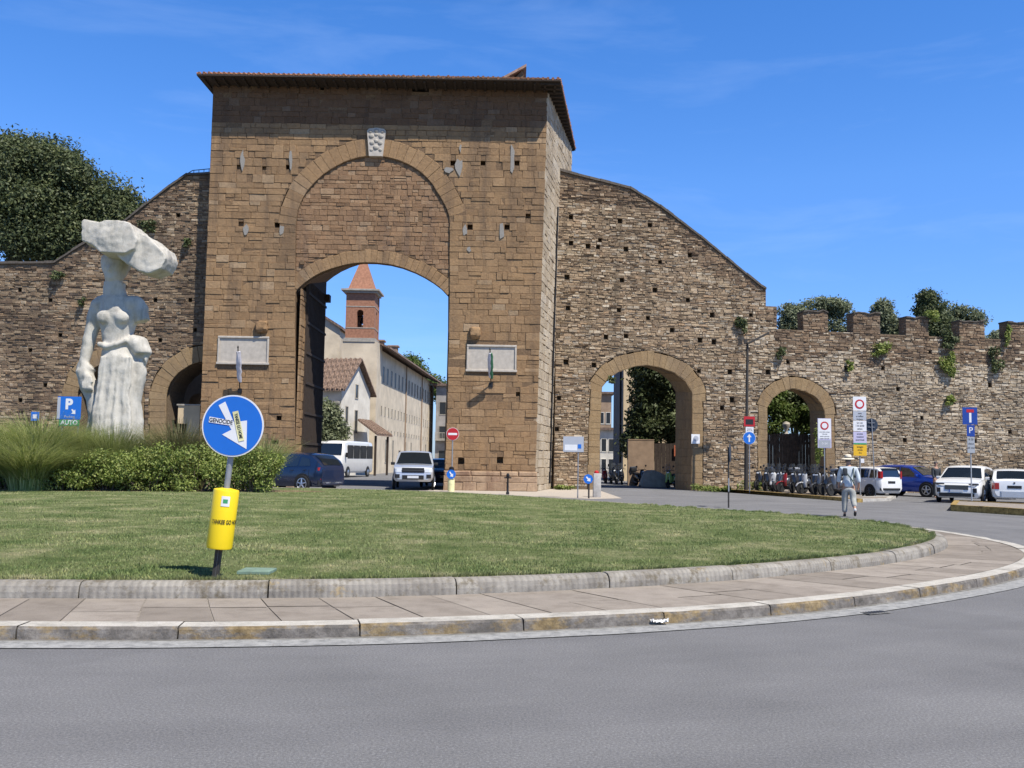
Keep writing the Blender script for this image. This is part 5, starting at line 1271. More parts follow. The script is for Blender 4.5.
# navy SUV, rear three quarter
prof_suv = [(-2.25, .92), (-2.2, 1.12), (-2.0, 1.38), (-1.72, 1.58), (-1.2, 1.655), (-.2, 1.665), (.35, 1.60), (.75, 1.38), (1.15, 1.12), (1.7, 1.04), (2.1, .90), (2.25, .72)]
belt_suv = [(-2.3, 1.08), (-1, 1.04), (1.2, .98), (2.3, .9)]
win_suv = [[(-1.72, 1.12), (-1.62, 1.40), (-1.22, 1.50), (-1.12, 1.10)], [(-1.05, 1.10), (-1.12, 1.51), (-.22, 1.55), (-.22, 1.06)], [(-.16, 1.06), (-.16, 1.55), (.32, 1.49), (.92, 1.04)]]
rear_suv = [('tail_light', 'lamp_red', .36, .86, .93, 1.06), ('tail_light', 'lamp_red', -.86, -.36, .93, 1.06), ('number_plate', 'plate', -.25, .25, .80, .90), ('rear_bumper', 'black_plastic', -.86, .86, .30, .52, .03), ('skid_strip', 'silver_paint', -.7, .7, .40, .45, .05), ('reflector', 'lamp_red', .6, .8, .55, .60), ('reflector', 'lamp_red', -.8, -.6, .55, .60)]
front_suv = [('headlight', 'lamp_white', .45, .86, .74, .86), ('headlight', 'lamp_white', -.86, -.45, .74, .86), ('grille', 'black_plastic', -.42, .42, .55, .80), ('bumper_intake', 'black_plastic', -.7, .7, .32, .46, .02)]
p = Vector((XD(291, 41.5), 41.5, 0))
car('parked_car', 'navy blue SUV seen from behind, driving past the left gate pier', 'car', p, heading(291, -.78, .62), 4.4, 1.88, prof_suv, belt_suv, (-1.35, 1.35), .36, 'navy_paint', win_suv, [(-2.19, -1.78, .74, .80), (1.13, .42, .92, .86)], rear_suv, front_suv)
# white SUV facing the camera
prof_w = [(-2.3, .95), (-2.25, 1.15), (-2.05, 1.40), (-1.6, 1.60), (-.9, 1.66), (-.1, 1.66), (.35, 1.58), (.85, 1.30), (1.2, 1.10), (1.75, 1.05), (2.12, .96), (2.3, .70)]
front_w = [('headlight', 'black_plastic', .50, .88, .82, .88, .014, .0), ('headlight', 'black_plastic', -.88, -.50, .82, .88, .014, .0), ('light_strip', 'lamp_white', -.86, .86, .885, .91, .014), ('grille', 'grey_paint', -.48, .48, .60, .80, .012), ('number_plate', 'plate', -.26, .26, .50, .60, .03), ('bumper_intake', 'black_plastic', -.72, .72, .30, .46, .02), ('fog_intake', 'black_plastic', .66, .82, .48, .68, .012), ('fog_intake', 'black_plastic', -.82, -.66, .48, .68, .012), ('number_plate_band', 'plate_blue', -.30, -.262, .50, .60, .03)]
p = Vector((XD(963, 41.8), 41.5, 0))
car('parked_car', 'white SUV with dark windscreen parked nose out, behind the blue square sign', 'car', p, heading(960, -.18, -.98), 4.6, 1.9, prof_w, belt_suv, (-1.38, 1.40), .37, 'white_paint', win_suv, [(-2.22, -1.75, .74, .8), (1.18, .40, .93, .86)], rear_suv, front_w, group='cars parked along the wall', csc=.94)
# small white hatch, tall
prof_p = [(-1.82, .80), (-1.80, 1.05), (-1.70, 1.42), (-1.55, 1.52), (-.9, 1.56), (-.1, 1.56), (.35, 1.50), (.85, 1.12), (1.35, 1.02), (1.7, .88), (1.82, .66)]
belt_p = [(-1.9, .98), (0, .96), (1, .92), (1.9, .85)]
win_p = [[(-1.58, 1.02), (-1.54, 1.40), (-1.16, 1.44), (-1.10, 1.02)], [(-1.02, 1.02), (-1.04, 1.45), (-.30, 1.46), (-.30, 1.0)], [(-.24, 1.0), (-.24, 1.46), (.28, 1.42), (.74, .98)]]
rear_p = [('tail_light', 'lamp_red', .60, .77, 1.0, 1.36, .016), ('tail_light', 'lamp_red', -.77, -.60, 1.0, 1.36, .016), ('number_plate', 'black_plastic', -.24, .24, .74, .86), ('bumper_strip', 'black_plastic', -.74, .74, .38, .50, .03)]
front_p = [('headlight', 'lamp_white', .45, .76, .68, .84), ('headlight', 'lamp_white', -.76, -.45, .68, .84), ('grille', 'black_plastic', -.4, .4, .35, .5)]
p = Vector((XD(865, 46.5), 46.5, 0))
car('parked_car', 'small upright white hatchback with a grey lower strip, just right of the walking man', 'car', p, heading(871, -.70, .71), 3.65, 1.66, prof_p, belt_p, (-1.15, 1.18), .31, 'white_paint', win_p, [(-1.80, -1.60, .80, .84), (.83, .40, .92, .86)], rear_p, front_p, group='cars parked along the wall', rim='dark_rim', csc=.92)
# blue crossover, side on
p = Vector((XD(912, 48.5), 48.5, 0))
car('parked_car', 'bright blue crossover side on, between the small white hatchback and the white SUV', 'car', p, heading(912, .86, -.50), 4.2, 1.8, [(x*.93, z*.94) for x, z in prof_suv], [(x, z*.94) for x, z in belt_suv], (-1.25, 1.27), .34, 'blue_paint', [[(x*.93, z*.94) for x, z in pl] for pl in win_suv], [(-2.03, -1.66, .74, .8), (1.05, .40, .92, .86)], [(a, b, c, d, e*.94, f*.94, *r_) for a, b, c, d, e, f, *r_ in rear_suv], [(a, b, c, d, e*.94, f*.94, *r_) for a, b, c, d, e, f, *r_ in front_suv], group='cars parked along the wall')
p = Vector((XD(991, 47.5), 47.5, 0))
car('parked_car', 'black car mostly hidden between the white SUV and the white hatchback', 'car', p, heading(991, .1, -.99), 4.3, 1.8, [(x*.95, z*.88) for x, z in prof_suv], [(x, z*.90) for x, z in belt_suv], (-1.25, 1.27), .33, 'black_paint', [[(x*.95, z*.885) for x, z in pl] for pl in win_suv], [(-2.03, -1.66, .74, .8), (1.05, .40, .92, .86)], rear_suv[:3], front_suv[:3], group='cars parked along the wall')
# older white hatch, seen square from behind
prof_o = [(-1.95, .78), (-1.92, .95), (-1.78, 1.05), (-1.45, 1.36), (-1.0, 1.44), (-.1, 1.45), (.3, 1.38), (.95, 1.0), (1.5, .93), (1.85, .80), (1.95, .62)]
belt_o = [(-2, .95), (0, .93), (2, .85)]
win_o = [[(-1.50, .98), (-1.30, 1.28), (-1.0, 1.32), (-.95, .97)], [(-.88, .97), (-.92, 1.33), (-.25, 1.35), (-.25, .96)], [(-.19, .96), (-.19, 1.35), (.25, 1.31), (.78, .95)]]
rear_o = [('tail_light', 'lamp_red', .56, .82, .62, .88, .016), ('tail_light', 'lamp_red', -.82, -.56, .62, .88, .016), ('number_plate', 'black_plastic', -.26, .26, .66, .78), ('rear_bumper', 'silver_paint', -.80, .80, .30, .54, .03), ('badge', 'black_plastic', -.03, .03, .86, .92)]
p = Vector((XD(1011, 40.8), 40.8, 0))
car('parked_car', 'older white hatchback seen square from behind at the right edge', 'car', p, heading(1011, -.06, .99), 3.9, 1.72, prof_o, belt_o, (-1.2, 1.25), .30, 'white_paint', win_o, [(-1.80, -1.46, .80, .82), (.93, .36, .92, .86)], rear_o, front_p, group='cars parked along the wall', rim='dark_rim')
# silver pickup, facing the camera under the big arch
prof_t = [(-2.65, .98), (-2.6, 1.12), (-1.0, 1.14), (-.95, 1.78), (-.6, 1.84), (.3, 1.84), (.6, 1.78), (1.15, 1.32), (1.35, 1.22), (2.1, 1.18), (2.5, 1.08), (2.65, .86)]
belt_t = [(-2.7, 1.10), (0, 1.14), (1.3, 1.12), (2.7, 1.0)]
win_t = [[(-.88, 1.20), (-.84, 1.68), (-.18, 1.72), (-.18, 1.20)], [(-.12, 1.20), (-.12, 1.72), (.50, 1.66), (1.02, 1.18)]]
front_t = [('grille', 'black_plastic', -.52, .52, .84, 1.06, .02), ('grille_bar', 'grey_paint', -.50, .50, .93, .96, .035), ('headlight', 'lamp_white', .54, .90, .86, 1.02), ('headlight', 'lamp_white', -.90, -.54, .86, 1.02), ('bumper_intake', 'black_plastic', -.50, .50, .52, .72, .02), ('number_plate', 'plate', -.26, .26, .58, .69, .05), ('fog_intake', 'black_plastic', .62, .84, .58, .76), ('fog_intake', 'black_plastic', -.84, -.62, .58, .76)]
p = Vector((XD(415, 47.2), 47.2, 0))
car('pickup_truck', 'silver pickup truck facing the camera under the main archway', 'pickup truck', p, heading(415, -.03, -1), 5.3, 1.92, prof_t, belt_t, (-1.75, 1.62), .40, 'silver_paint', win_t, [(1.33, .62, .92, .84)], rear_suv[:2], front_t, zb=.42, extra='black_plastic')
# low car half hidden beside the pickup
p = Vector((XD(440, 52), 52, 0))
car('parked_car', 'dark car half hidden right of the silver pickup inside the archway', 'car', p, heading(440, -.1, -1), 4.2, 1.75, [(x*.93, z*.9) for x, z in prof_suv], belt_p, (-1.25, 1.27), .33, 'navy_paint', win_p, [(1.05, .40, .92, .86)], rear_p[:2], front_p)
# minibus
def minibus():
    hd = heading(343, -.36, -.93); t = thing('minibus', 'white minibus in front of the chapel, seen through the main archway', 'minibus', (XD(345, 73.5), 73.5, 0), math.atan2(hd[1], hd[0]), 'cars around the gate')
    L, w = 6.8, 1.08
    def ringx(x):
        zt = lin([(-3.4, 2.6), (-3.2, 2.74), (2.4, 2.74), (2.9, 2.62), (3.15, 1.75), (3.4, 1.05)], x); ww = w*lin([(-3.4, .93), (-3.1, 1), (2.7, 1), (3.2, .94), (3.4, .84)], x)
        return [(x, y, z) for y, z in ((0, .34), (ww*.9, .34), (ww, .5), (ww, min(1.45, zt*.75)), (ww*.985, min(2.0, zt*.9)), (ww*.93, zt-.12), (ww*.82, zt-.01), (0, zt+.03))]
    xs = [-3.4, -3.3, -3.1, -2, -1, 0, 1, 2, 2.5, 2.75, 2.95, 3.05, 3.18, 3.3, 3.4]
    mb = MB(); rr_ = []
    for x in xs:
        r_ = ringx(x); rr_.append(r_+[(a, -b, c) for a, b, c in r_[-2:0:-1]])
    n = len(rr_[0]); fs = [(i*n+j, i*n+(j+1) % n, (i+1)*n+(j+1) % n, (i+1)*n+j) for i in range(len(xs)-1) for j in range(n)]+[tuple(range(n))[::-1], tuple((len(xs)-1)*n+j for j in range(n))]
    mb.add([p for r_ in rr_ for p in r_], fs); mb.build('body', 'white_paint', t, smooth=40, weld=True)
    for sg in (1, -1):
        for a, b in ((-3.15, -1.75), (-1.68, -.3), (-.23, 1.1), (1.17, 2.35)):
            mb = MB(); mb.add([(a, sg*(w+.012), 1.42), (b, sg*(w+.012), 1.42), (b, sg*(w*.955+.05), 2.42), (a, sg*(w*.955+.05), 2.42)], [(0, 1, 2, 3)]); mb.build('side_window', 'car_glass', t)
    mb = MB()
    for i, x in enumerate((2.92, 3.22)): pass
    mb.add([(3.21, -.92, 1.68), (3.21, .92, 1.68), (2.96, .90, 2.52), (2.96, -.90, 2.52)], [(0, 1, 2, 3)]); mb.build('windscreen', 'car_glass', t)
    for sg in (1, -1):
        mb = MB(); mb.box(3.30, 3.43, min(sg*.55, sg*.85), max(sg*.55, sg*.85), .72, .92, ch=.02); mb.build('headlight', 'lamp_white', t)
        mb = MB(); mb.box(2.75, 2.9, min(sg*1.12, sg*1.3), max(sg*1.12, sg*1.3), 1.5, 1.85, ch=.02); mb.build('door_mirror', 'black_plastic', t)
        for x in (-2.1, 2.2):
            mb = MB(); mb.lathe([(.30, -.1*sg), (.37, -.08*sg), (.37, .0), (.35, .02*sg), (.22, .03*sg)], 24, Matrix.Translation((x, sg*w, .37)), axis='Y'); wh = mb.build('wheel', 'tyre', t, smooth=50)
            mb = MB(); mb.lathe([(.22, 0), (.2, .015*sg), (.05, .03*sg)], 18, Matrix.Translation((x, sg*(w+.03), .37)), axis='Y'); mb.build('rim', 'rim', wh, smooth=40)
            mb = MB(); mb.lathe([(.44, 0), (.44, .008)], 24, Matrix.Translation((x, sg*w-.004, .40)), axis='Y'); mb.build('wheel_arch', 'black_plastic', t)
    mb = MB(); mb.box(3.32, 3.44, -.8, .8, .36, .58, ch=.02); mb.build('front_bumper', 'black_plastic', t); mb = MB(); mb.box(3.43, 3.46, -.26, .26, .60, .71); mb.build('number_plate', 'plate', t)
minibus()

# ------------------------------------------------------------------ scooters
plain('seat_black', (.02, .018, .018), .55, var=.15, vs=10); plain('chrome', (.6, .6, .62), .15, .95, var=0); plain('screen', (.30, .33, .36), .06, 0, .6, var=0)
plain('scooter_white', (.42, .42, .42), .3, coat=.5, var=0); plain('scooter_red', (.24, .012, .012), .3, coat=.5, var=0); plain('scooter_grey', (.10, .105, .115), .3, .4, coat=.5, var=0); plain('scooter_green', (.30, .42, .10), .35, coat=.4, var=0); plain('scooter_blue', (.04, .08, .2), .3, coat=.4, var=0)
t = NT('windshield_glass'); t.col((.10, .11, .12)); t.set(.08, 0, .6)
tp_ = t.n('ShaderNodeBsdfTransparent'); ms = t.n('ShaderNodeMixShader'); ms.inputs[0].default_value = .8
t.l(t.b.outputs[0], ms.inputs[1]); t.l(tp_.outputs[0], ms.inputs[2]); t.l(ms.outputs[0], t.t.nodes['Material Output'].inputs['Surface']); M['windshield_glass'] = t.m
def loft(mb, secs):
    """secs: (x, z, hy, hz) rounded rings"""
    n = 12; vs = []
    for x, z, hy, hz in secs:
        for k in range(n):
            a = 2*math.pi*k/n; c, s_ = math.cos(a), math.sin(a); vs.append((x, hy*math.copysign(abs(c)**.7, c), z+hz*math.copysign(abs(s_)**.7, s_)))
    m = len(secs); mb.add(vs, [(i*n+j, i*n+(j+1) % n, (i+1)*n+(j+1) % n, (i+1)*n+j) for i in range(m-1) for j in range(n)]+[tuple(range(n))[::-1], tuple((m-1)*n+j for j in range(n))])
def scooter(col, top_box=False, screen=True, helmet=None):
    t = thing('scooter', 'scooter', 'scooter')
    for x, r_ in ((.64, .26), (-.62, .26)):
        mb = MB(); mb.lathe([(.17, -.035), (.24, -.05), (r_, -.02), (r_, .02), (.24, .05), (.17, .035)], 22, Matrix.Translation((x, 0, r_)), axis='Y'); wh = mb.build('wheel', 'tyre', t, smooth=50)
        mb = MB(); mb.lathe([(.17, -.03), (.17, .03)], 18, Matrix.Translation((x, 0, r_)), axis='Y'); mb.build('rim', 'rim', wh)
    mb = MB(); loft(mb, [(-.88, .66, .05, .04), (-.75, .64, .12, .12), (-.45, .60, .16, .17), (-.1, .56, .17, .16), (.02, .44, .14, .10)]); mb.build('rear_body', col, t, smooth=60)
    mb = MB(); loft(mb, [(-.84, .78, .07, .03), (-.6, .80, .14, .06), (-.25, .77, .15, .06), (.02, .72, .10, .05)]); mb.build('seat', 'seat_black', t, smooth=60)
    mb = MB(); loft(mb, [(-.1, .30, .14, .07), (.30, .28, .15, .05), (.42, .36, .14, .06)]); mb.build('footboard', 'black_plastic', t, smooth=60)
    mb = MB(); V = []
    for i, (x, z, hy) in enumerate([(.40, .30, .14), (.44, .48, .19), (.40, .68, .20), (.36, .86, .17), (.33, .98, .12)]):
        for y in (-1, -.5, 0, .5, 1): V.append((x+.07*(1-y*y), y*hy, z))
    F_ = [(i*5+j, i*5+j+1, i*5+j+6, i*5+j+5) for i in range(4) for j in range(4)]; n0 = len(V); V += [(x-.035, y, z) for x, y, z in V]; F_ += [(a+n0, d+n0, c+n0, b+n0) for a, b, c, d in F_[:16]]
    edge = [0, 5, 10, 15, 20, 21, 22, 23, 24, 19, 14, 9, 4, 3, 2, 1]; F_ += [(edge[k], edge[(k+1) % 16], edge[(k+1) % 16]+n0, edge[k]+n0) for k in range(16)]
    mb.add(V, F_); mb.build('front_shield', col, t, smooth=60)
    mb = MB(); loft(mb, [(.40, .50, .04, .05), (.60, .54, .08, .03), (.78, .48, .07, .03), (.88, .36, .05, .03)]); mb.build('mudguard', col, t, smooth=60)
    mb = MB(); mb.tube([(.33, 0, .9), (.56, .0, .45), (.64, .07, .27)], .025, 6); mb.tube([(.56, 0, .45), (.64, -.07, .27)], .025, 6); mb.build('fork', 'black_plastic', t)
    mb = MB(); mb.tube([(.22, .34, 1.0), (.30, .15, 1.03), (.30, -.15, 1.03), (.22, -.34, 1.0)], .018, 6); loft(mb, [(.24, 1.0, .08, .04), (.34, 1.0, .12, .06), (.44, .97, .06, .04)]); mb.build('handlebar', 'black_plastic', t, smooth=50)
    mb = MB(); loft(mb, [(.42, .92, .07, .05), (.455, .91, .05, .035)]); mb.build('headlight', 'lamp_white', t, smooth=60)
    for s_ in (1, -1):
        mb = MB(); mb.tube([(.30, s_*.18, 1.03), (.28, s_*.30, 1.22)], .008, 5); mb.lathe([(.0, -.01), (.06, -.008), (.06, .008), (.0, .01)], 12, Matrix.Translation((.27, s_*.32, 1.25)), axis='X'); mb.build('mirror', 'black_plastic', t)
    if screen:
        mb = MB(); V = []
        for (x, z, hy) in ((.42, 1.0, .17), (.37, 1.22, .19), (.30, 1.42, .13)):
            for y in (-1, -.5, 0, .5, 1): V.append((x+.05*(1-y*y), y*hy, z))
        F_ = [(i*5+j, i*5+j+1, i*5+j+6, i*5+j+5) for i in range(2) for j in range(4)]; V2 = [(x-.008, y, z) for x, y, z in V]
        mb.add(V+V2, F_+[(a+15, d+15, c+15, b+15) for a, b, c, d in F_]); mb.build('windshield', 'windshield_glass', t, smooth=True)
    if top_box:
        mb = MB(); mb.box(-1.08, -.70, -.22, .22, .88, 1.20, ch=.06); bx_ = mb.build('top_box', 'black_plastic', t, smooth=True); mb = MB(); mb.box(-1.09, -.69, -.23, .23, 1.10, 1.23, ch=.05); mb.build('lid', 'scooter_white' if col != 'black_paint' else 'scooter_grey', bx_, smooth=True)  # paler lid: glint on the box top put into the colour
    mb = MB(); loft(mb, [(-.90, .62, .06, .03), (-.925, .62, .05, .025)]); mb.build('tail_light', 'lamp_red', t, smooth=60)
    mb = MB(); mb.tube([(-.2, -.17, .22), (-.75, -.19, .30)], [.04, .055], 8); mb.build('exhaust', 'dark_rim', t)
    mb = MB(); mb.tube([(-.05, .12, .25), (.05, .26, .02)], .012, 5); mb.build('kickstand', 'iron', t)
    return t
protos = [scooter('black_paint', True, False), scooter('scooter_white', False, True), scooter('scooter_red', False, True), scooter('scooter_grey', True, True), scooter('scooter_grey', False, True), scooter('black_paint', False, True)]
KA, KB = G(704, 489.5), G(862, 502.5)
kd = (KB-KA); kd.z = 0; kl = kd.length; kd.normalize(); kn = Vector((-kd.y, kd.x, 0))     # kn: away from the road
if kn.y < 0: kn = -kn
seq = [(764, 0, 'black scooter with a big top box, leftmost of the row under the small arch'), (771, 5, 'black scooter with a tall windscreen, second in the row'), (778, 1, 'white fronted scooter, third from the left in the row'), (785, 3, 'grey scooter with top box in the left half of the row'),
       (792, 2, 'red scooter in the middle of the row'), (799, 5, 'black scooter just right of the red one'), (806, 4, 'dark grey scooter with windscreen right of the middle of the row'), (812, 1, 'white scooter in front of the right arch jamb'), (819, 5, 'black scooter beside the restricted traffic sign pole'),
       (825, 3, 'grey scooter with top box right of the restricted traffic sign pole'), (832, 0, 'black scooter with top box near the right end of the row'), (839, 4, 'dark grey scooter at the right end of the row, behind the walking man')]
used = set()
for i, (px, k, lb) in enumerate(seq):
    o_ = protos[k] if k not in used else copy_tree(protos[k]); used.add(k)
    # intersection of the pixel column with a line parallel to the kerb, 1.25 m behind it
    A = KA+kn*1.35; x_, y_, _ = ray(px, 480); s_ = (A.x*kd.y-A.y*kd.x)/(x_*kd.y-y_*kd.x); q = Vector((x_*s_, y_*s_, .125))
    o_.location = q; hd = -kn; rgq = random.Random(i); o_.rotation_euler = (R(rgq.uniform(5, 9)), 0, math.atan2(hd.y, hd.x)+R(rgq.uniform(-22, 22)+22)); o_['label'] = lb; o_['group'] = 'scooters parked in a row under the small arch'
# platform with a worn yellow kerb under the scooters
mb = MB(); A, B = KA, KB; C_, D_ = WP.w(WP.uz(862, 480)[0], 0, .0), WP.w(WP.uz(704, 480)[0], 0, .0)
mb.prism([[(A.x, A.y), (B.x, B.y), (C_.x, C_.y), (D_.x, D_.y)]], lambda a, b, h: Vector((a, b, h)), 0, .12); struct(mb.build('pavement', 'slab'))
plain('yellow_kerb', (.33, .22, .07), .9, vs=7, var=.55, bump=.5)
mb = MB(); n_ = int(kl/1.1)
for k in range(n_):
    a, b = KA+kd*(kl*k/n_+.01), KA+kd*(kl*(k+1)/n_-.01); T_ = Matrix((( kd.x, kn.x, 0, a.x), (kd.y, kn.y, 0, a.y), (0, 0, 1, 0), (0, 0, 0, 1))); mb.box(0, (b-a).length, -.2, .04, 0, .15+rnd.uniform(-.004, .004), T=T_)
struct(mb.build('scooter_kerb', 'yellow_kerb'))
def island_kerb(name, pts, h, mats=('yellow_kerb', 'slab')):
    mb = MB(); mb.prism([[(p.x, p.y) for p in pts]], lambda a, b, q: Vector((a, b, q)), 0, h); struct(mb.build(name, mats[1]))
    mb = MB(); m_ = len(pts)
    for i in range(m_):
        a, b = pts[i], pts[(i+1) % m_]; d = (b-a); L_ = d.length; d.normalize(); nn = Vector((-d.y, d.x, 0)); n_ = max(1, int(L_/.9))
        for k in range(n_):
            q = a+d*(L_*k/n_+.006); T_ = Matrix(((d.x, nn.x, 0, q.x), (d.y, nn.y, 0, q.y), (0, 0, 1, 0), (0, 0, 0, 1))); mb.box(0, L_/n_-.012, -.02, .16, 0, h+.02+rnd.uniform(-.004, .004), T=T_)
    struct(mb.build(name+'_kerb', mats[0]))
island_kerb('traffic_island', [G(951, 511), G(1075, 519), G(1075, 512), G(955, 506)], .20)
island_kerb('parking_island', [G(848, 502), G(890, 501), G(893, 498.5), G(852, 499)], .10, ('kerb_top', 'slab'))
# machines in the lane behind the side arch
def place(o_, px, D, ang, lb, grp='machines parked behind the side arch'):
    o_.location = (XD(px, D), D, 0); o_.rotation_euler = (R(6), 0, R(ang)); o_['label'] = lb; o_['group'] = grp
sg = scooter('scooter_green', False, True); place(sg, 672, 56.5, -120, 'lime green scooter with windscreen beside the covered machine in the big side arch')
place(copy_tree(protos[2]), 606, 66, -100, 'red scooter at the left side of the lane behind the side arch')
place(copy_tree(protos[5]), 614, 64, -80, 'black scooter next to the red one in the lane'); place(copy_tree(protos[5]), 622, 63, -95, 'dark scooter in front of the shaded house corner'); place(copy_tree(protos[0]), 641, 60.3, -70, 'dark scooter with top box before the beige garden wall')
plain('tarp', (.30, .27, .22), .7, vs=3, var=.2, bump=.5, dist=.05)
bm = bmesh.new(); bmesh.ops.create_grid(bm, x_segments=30, y_segments=18, size=1)
for v in bm.verts:
    x, y = v.co.x, v.co.y; r_ = max(abs(x), abs(y)); h = 1.02*max(0, 1-abs(y)**2.4)*(1-.35*max(0, x)-abs(x)**6*.9)
    v.co = Vector((x*.95, y*.42*(1+.12*(1-h)), max(.03, h+.05*noise.noise(Vector((x*4, y*4, 1))))))
mb = MB(); mb.bm(bm); o = mb.build('covered_scooter', 'tarp', smooth=70); o.location = (XD(655, 57.5), 57.5, .0); o.rotation_euler = (0, 0, R(12)); tag(o, 'machine under a grey tarpaulin inside the big side arch', 'covered scooter')
# ------------------------------------------------------------------ signs
def flatmat(name, c, rough=.45, var=.04): plain(name, c, rough, 0, .4, .1, var=var, vs=4)
flatmat('sign_blue', (.012, .14, .55)); flatmat('sign_blue_dark', (.012, .05, .28)); flatmat('sign_white', (.72, .72, .72)); flatmat('sign_red', (.45, .015, .02)); flatmat('sign_yellow', (.85, .62, .01)); flatmat('sign_amber', (.72, .42, .02)); flatmat('sign_green', (.05, .3, .12))
flatmat('sticker_yellow', (.70, .66, .35), var=.2); flatmat('ink', (.02, .02, .02)); flatmat('faded_print', (.40, .42, .46)); flatmat('lilac_print', (.50, .47, .62)); flatmat('sign_grey', (.34, .36, .38))
plain('galvanised', (.30, .31, .32), .5, .4, var=.15, vs=12); plain('dark_pole', (.05, .045, .04), .7, .1, var=.2); plain('sign_back', (.035, .05, .075), .6, .3, var=.2, vs=5); plain('concrete', (.42, .40, .37), .9, var=.2, vs=6, bump=.4)
def disc(mb, r, y, T, n=48, th=.004): mb.lathe([(r, y), (r, y-th)], n, T, axis='Y')
def poly2(mb, pts, y, T, th=.003):
    mb.prism([pts], lambda u, z, h: T @ Vector((u, y-h, z)), 0, th)
def sign_root(name, label, px, pyb, D=None, z=0.0, rz=0, cat='road sign', group='road signs around the gate'):
    q = G(px, pyb, z) if D is None else Vector((XD(px, D), D, z)); return thing(name, label, cat, q, rz, group), q
def zat(q, px, py): return P(px, py, q.y).z-q.z
# --- the big round arrow sign with its yellow column, leaning
q = G(215.5, 577.5, ZK+.005); q.z = lawn_z(q.x, q.y)-.0
t = thing('road_sign', 'round blue arrow sign with stickers above a yellow column, leaning on the lawn', 'road sign', q, 0, 'road signs around the gate')
k = q.y/F; lean = math.radians(5.4); T0 = Matrix.Rotation(lean, 4, 'Y') @ Matrix.Rotation(R(1.5), 4, 'X')
def zl(py): return (577.5-py)*k*1.0
mb = MB(); mb.tube([T0 @ Vector((0, 0, -.1)), T0 @ Vector((0, 0, zl(400)))], .030, 14); mb.build('pole', 'galvanised', t, smooth=True)
mb = MB(); mb.box(-.045, .045, -.04, .04, -.1, zl(546)+.02, T=T0, ch=.006) if False else mb.tube([T0 @ Vector((0, 0, -.1)), T0 @ Vector((0, 0, zl(540)))], .042, 4); mb.build('post_sleeve', 'dark_pole', t)
mb = MB(); mb.lathe([(.118, zl(548.5)), (.126, zl(548)), (.130, zl(546)), (.130, zl(492)), (.125, zl(490.5)), (.05, zl(489))], 36, T0); 
colm = mb.build('yellow_column', 'sign_yellow', t, smooth=40)
TC = T0
def curved(nm, mt, u0, u1, z0, z1, r=.1335, parent=colm):
    mb = MB(); n_ = 8; V = []
    for i in range(n_+1):
        u = u0+(u1-u0)*i/n_; a = u/r
        for z in (z0, z1): V.append(TC @ Vector((r*math.sin(a), -r*math.cos(a), z)))
    mb.add(V, [(2*i, 2*i+2, 2*i+3, 2*i+1) for i in range(n_)]); return mb.build(nm, mt, parent)
curved('sticker', 'sign_white', .00, .085, zl(506), zl(496)); curved('sticker_print', 'sign_green', .018, .065, zl(503), zl(499), .1342)
cu = bpy.data.curves.new('t', 'FONT'); cu.body = 'YANKEE GO HOME'; cu.size = .060; cu.align_x = 'LEFT'; cu.align_y = 'CENTER'; cu.offset = .0012
ob = bpy.data.objects.new('t', cu); COL.objects.link(ob); me = bpy.data.meshes.new_from_object(ob.evaluated_get(bpy.context.evaluated_depsgraph_get())); bpy.data.objects.remove(ob)
for v in me.vertices:
    u = v.co.x*.62-.075; a = u/.1345; v.co = TC @ Vector((0.1345*math.sin(a), -0.1345*math.cos(a), zl(521.5)+v.co.y))
me.materials.clear(); me.materials.append(M['ink']); o = bpy.data.objects.new('lettering', me); COL.objects.link(o); o.parent = colm
zc_ = zl(427); TD = T0 @ Matrix.Translation((.0, -.05, zc_)) @ Matrix.Rotation(R(1), 4, 'Y'); rD = 30.5*k
mb = MB(); disc(mb, rD, 0, TD, 64, .012); dsc = mb.build('sign_plate', 'sign_white', t)
mb = MB(); disc(mb, rD*.955, -.0135, TD, 64, .002); mb.build('blue_face', 'sign_blue', dsc)
def S(px, py): return ((px-231.2)*k, -(py-427)*k)
def SP(pts): return [S(*p) for p in pts]
mb = MB(); poly2(mb, SP([(214.5, 408.7), (220.5, 404.2), (231.5, 423.2), (244.5, 420), (248, 448), (222, 436.8), (230.5, 431)]), -.0165, TD, .002); mb.build('arrow', 'sign_white', dsc)
mb = MB(); poly2(mb, SP([(207.3, 420.8), (231.5, 422), (231.5, 427), (207.3, 426.5)]), -.0195, TD, .001); st = mb.build('sticker', 'sign_white', dsc)
text('lettering', 'GENOCIDE', .058, 'ink', st, TD @ Matrix.Translation((S(219.2, 424)[0], -.0215, S(219.2, 424)[1])) @ FACE, bold=.0012, sx=.82)
mb = MB(); c2 = S(237, 426.5); R2 = Matrix.Translation((c2[0], 0, c2[1])) @ Matrix.Rotation(R(70), 4, 'Y'); mb.prism([[(-.155, -.03), (.155, -.03), (.155, .03), (-.155, .03)]], lambda u, z, h: TD @ R2 @ Vector((u, -.0225-h, z)), 0, .001); st = mb.build('sticker', 'sticker_yellow', dsc)
text('lettering', 'YANKEE GO HOME', .046, 'ink', st, TD @ R2 @ Matrix.Translation((0, -.0245, 0)) @ FACE, bold=.001, sx=.66)
mb = MB()
for dz in (-.16, .16): mb.box(-.1, .1, -.04, .035, zc_+dz-.012, zc_+dz+.012, T=T0)
mb.build('bracket', 'galvanised', t)

def pole(t, h, r=.03, mt='galvanised', lean=0):
    mb = MB(); mb.tube([(0, 0, -.05), (lean, 0, h)], r, 10); return mb.build('pole', mt, t, smooth=True)
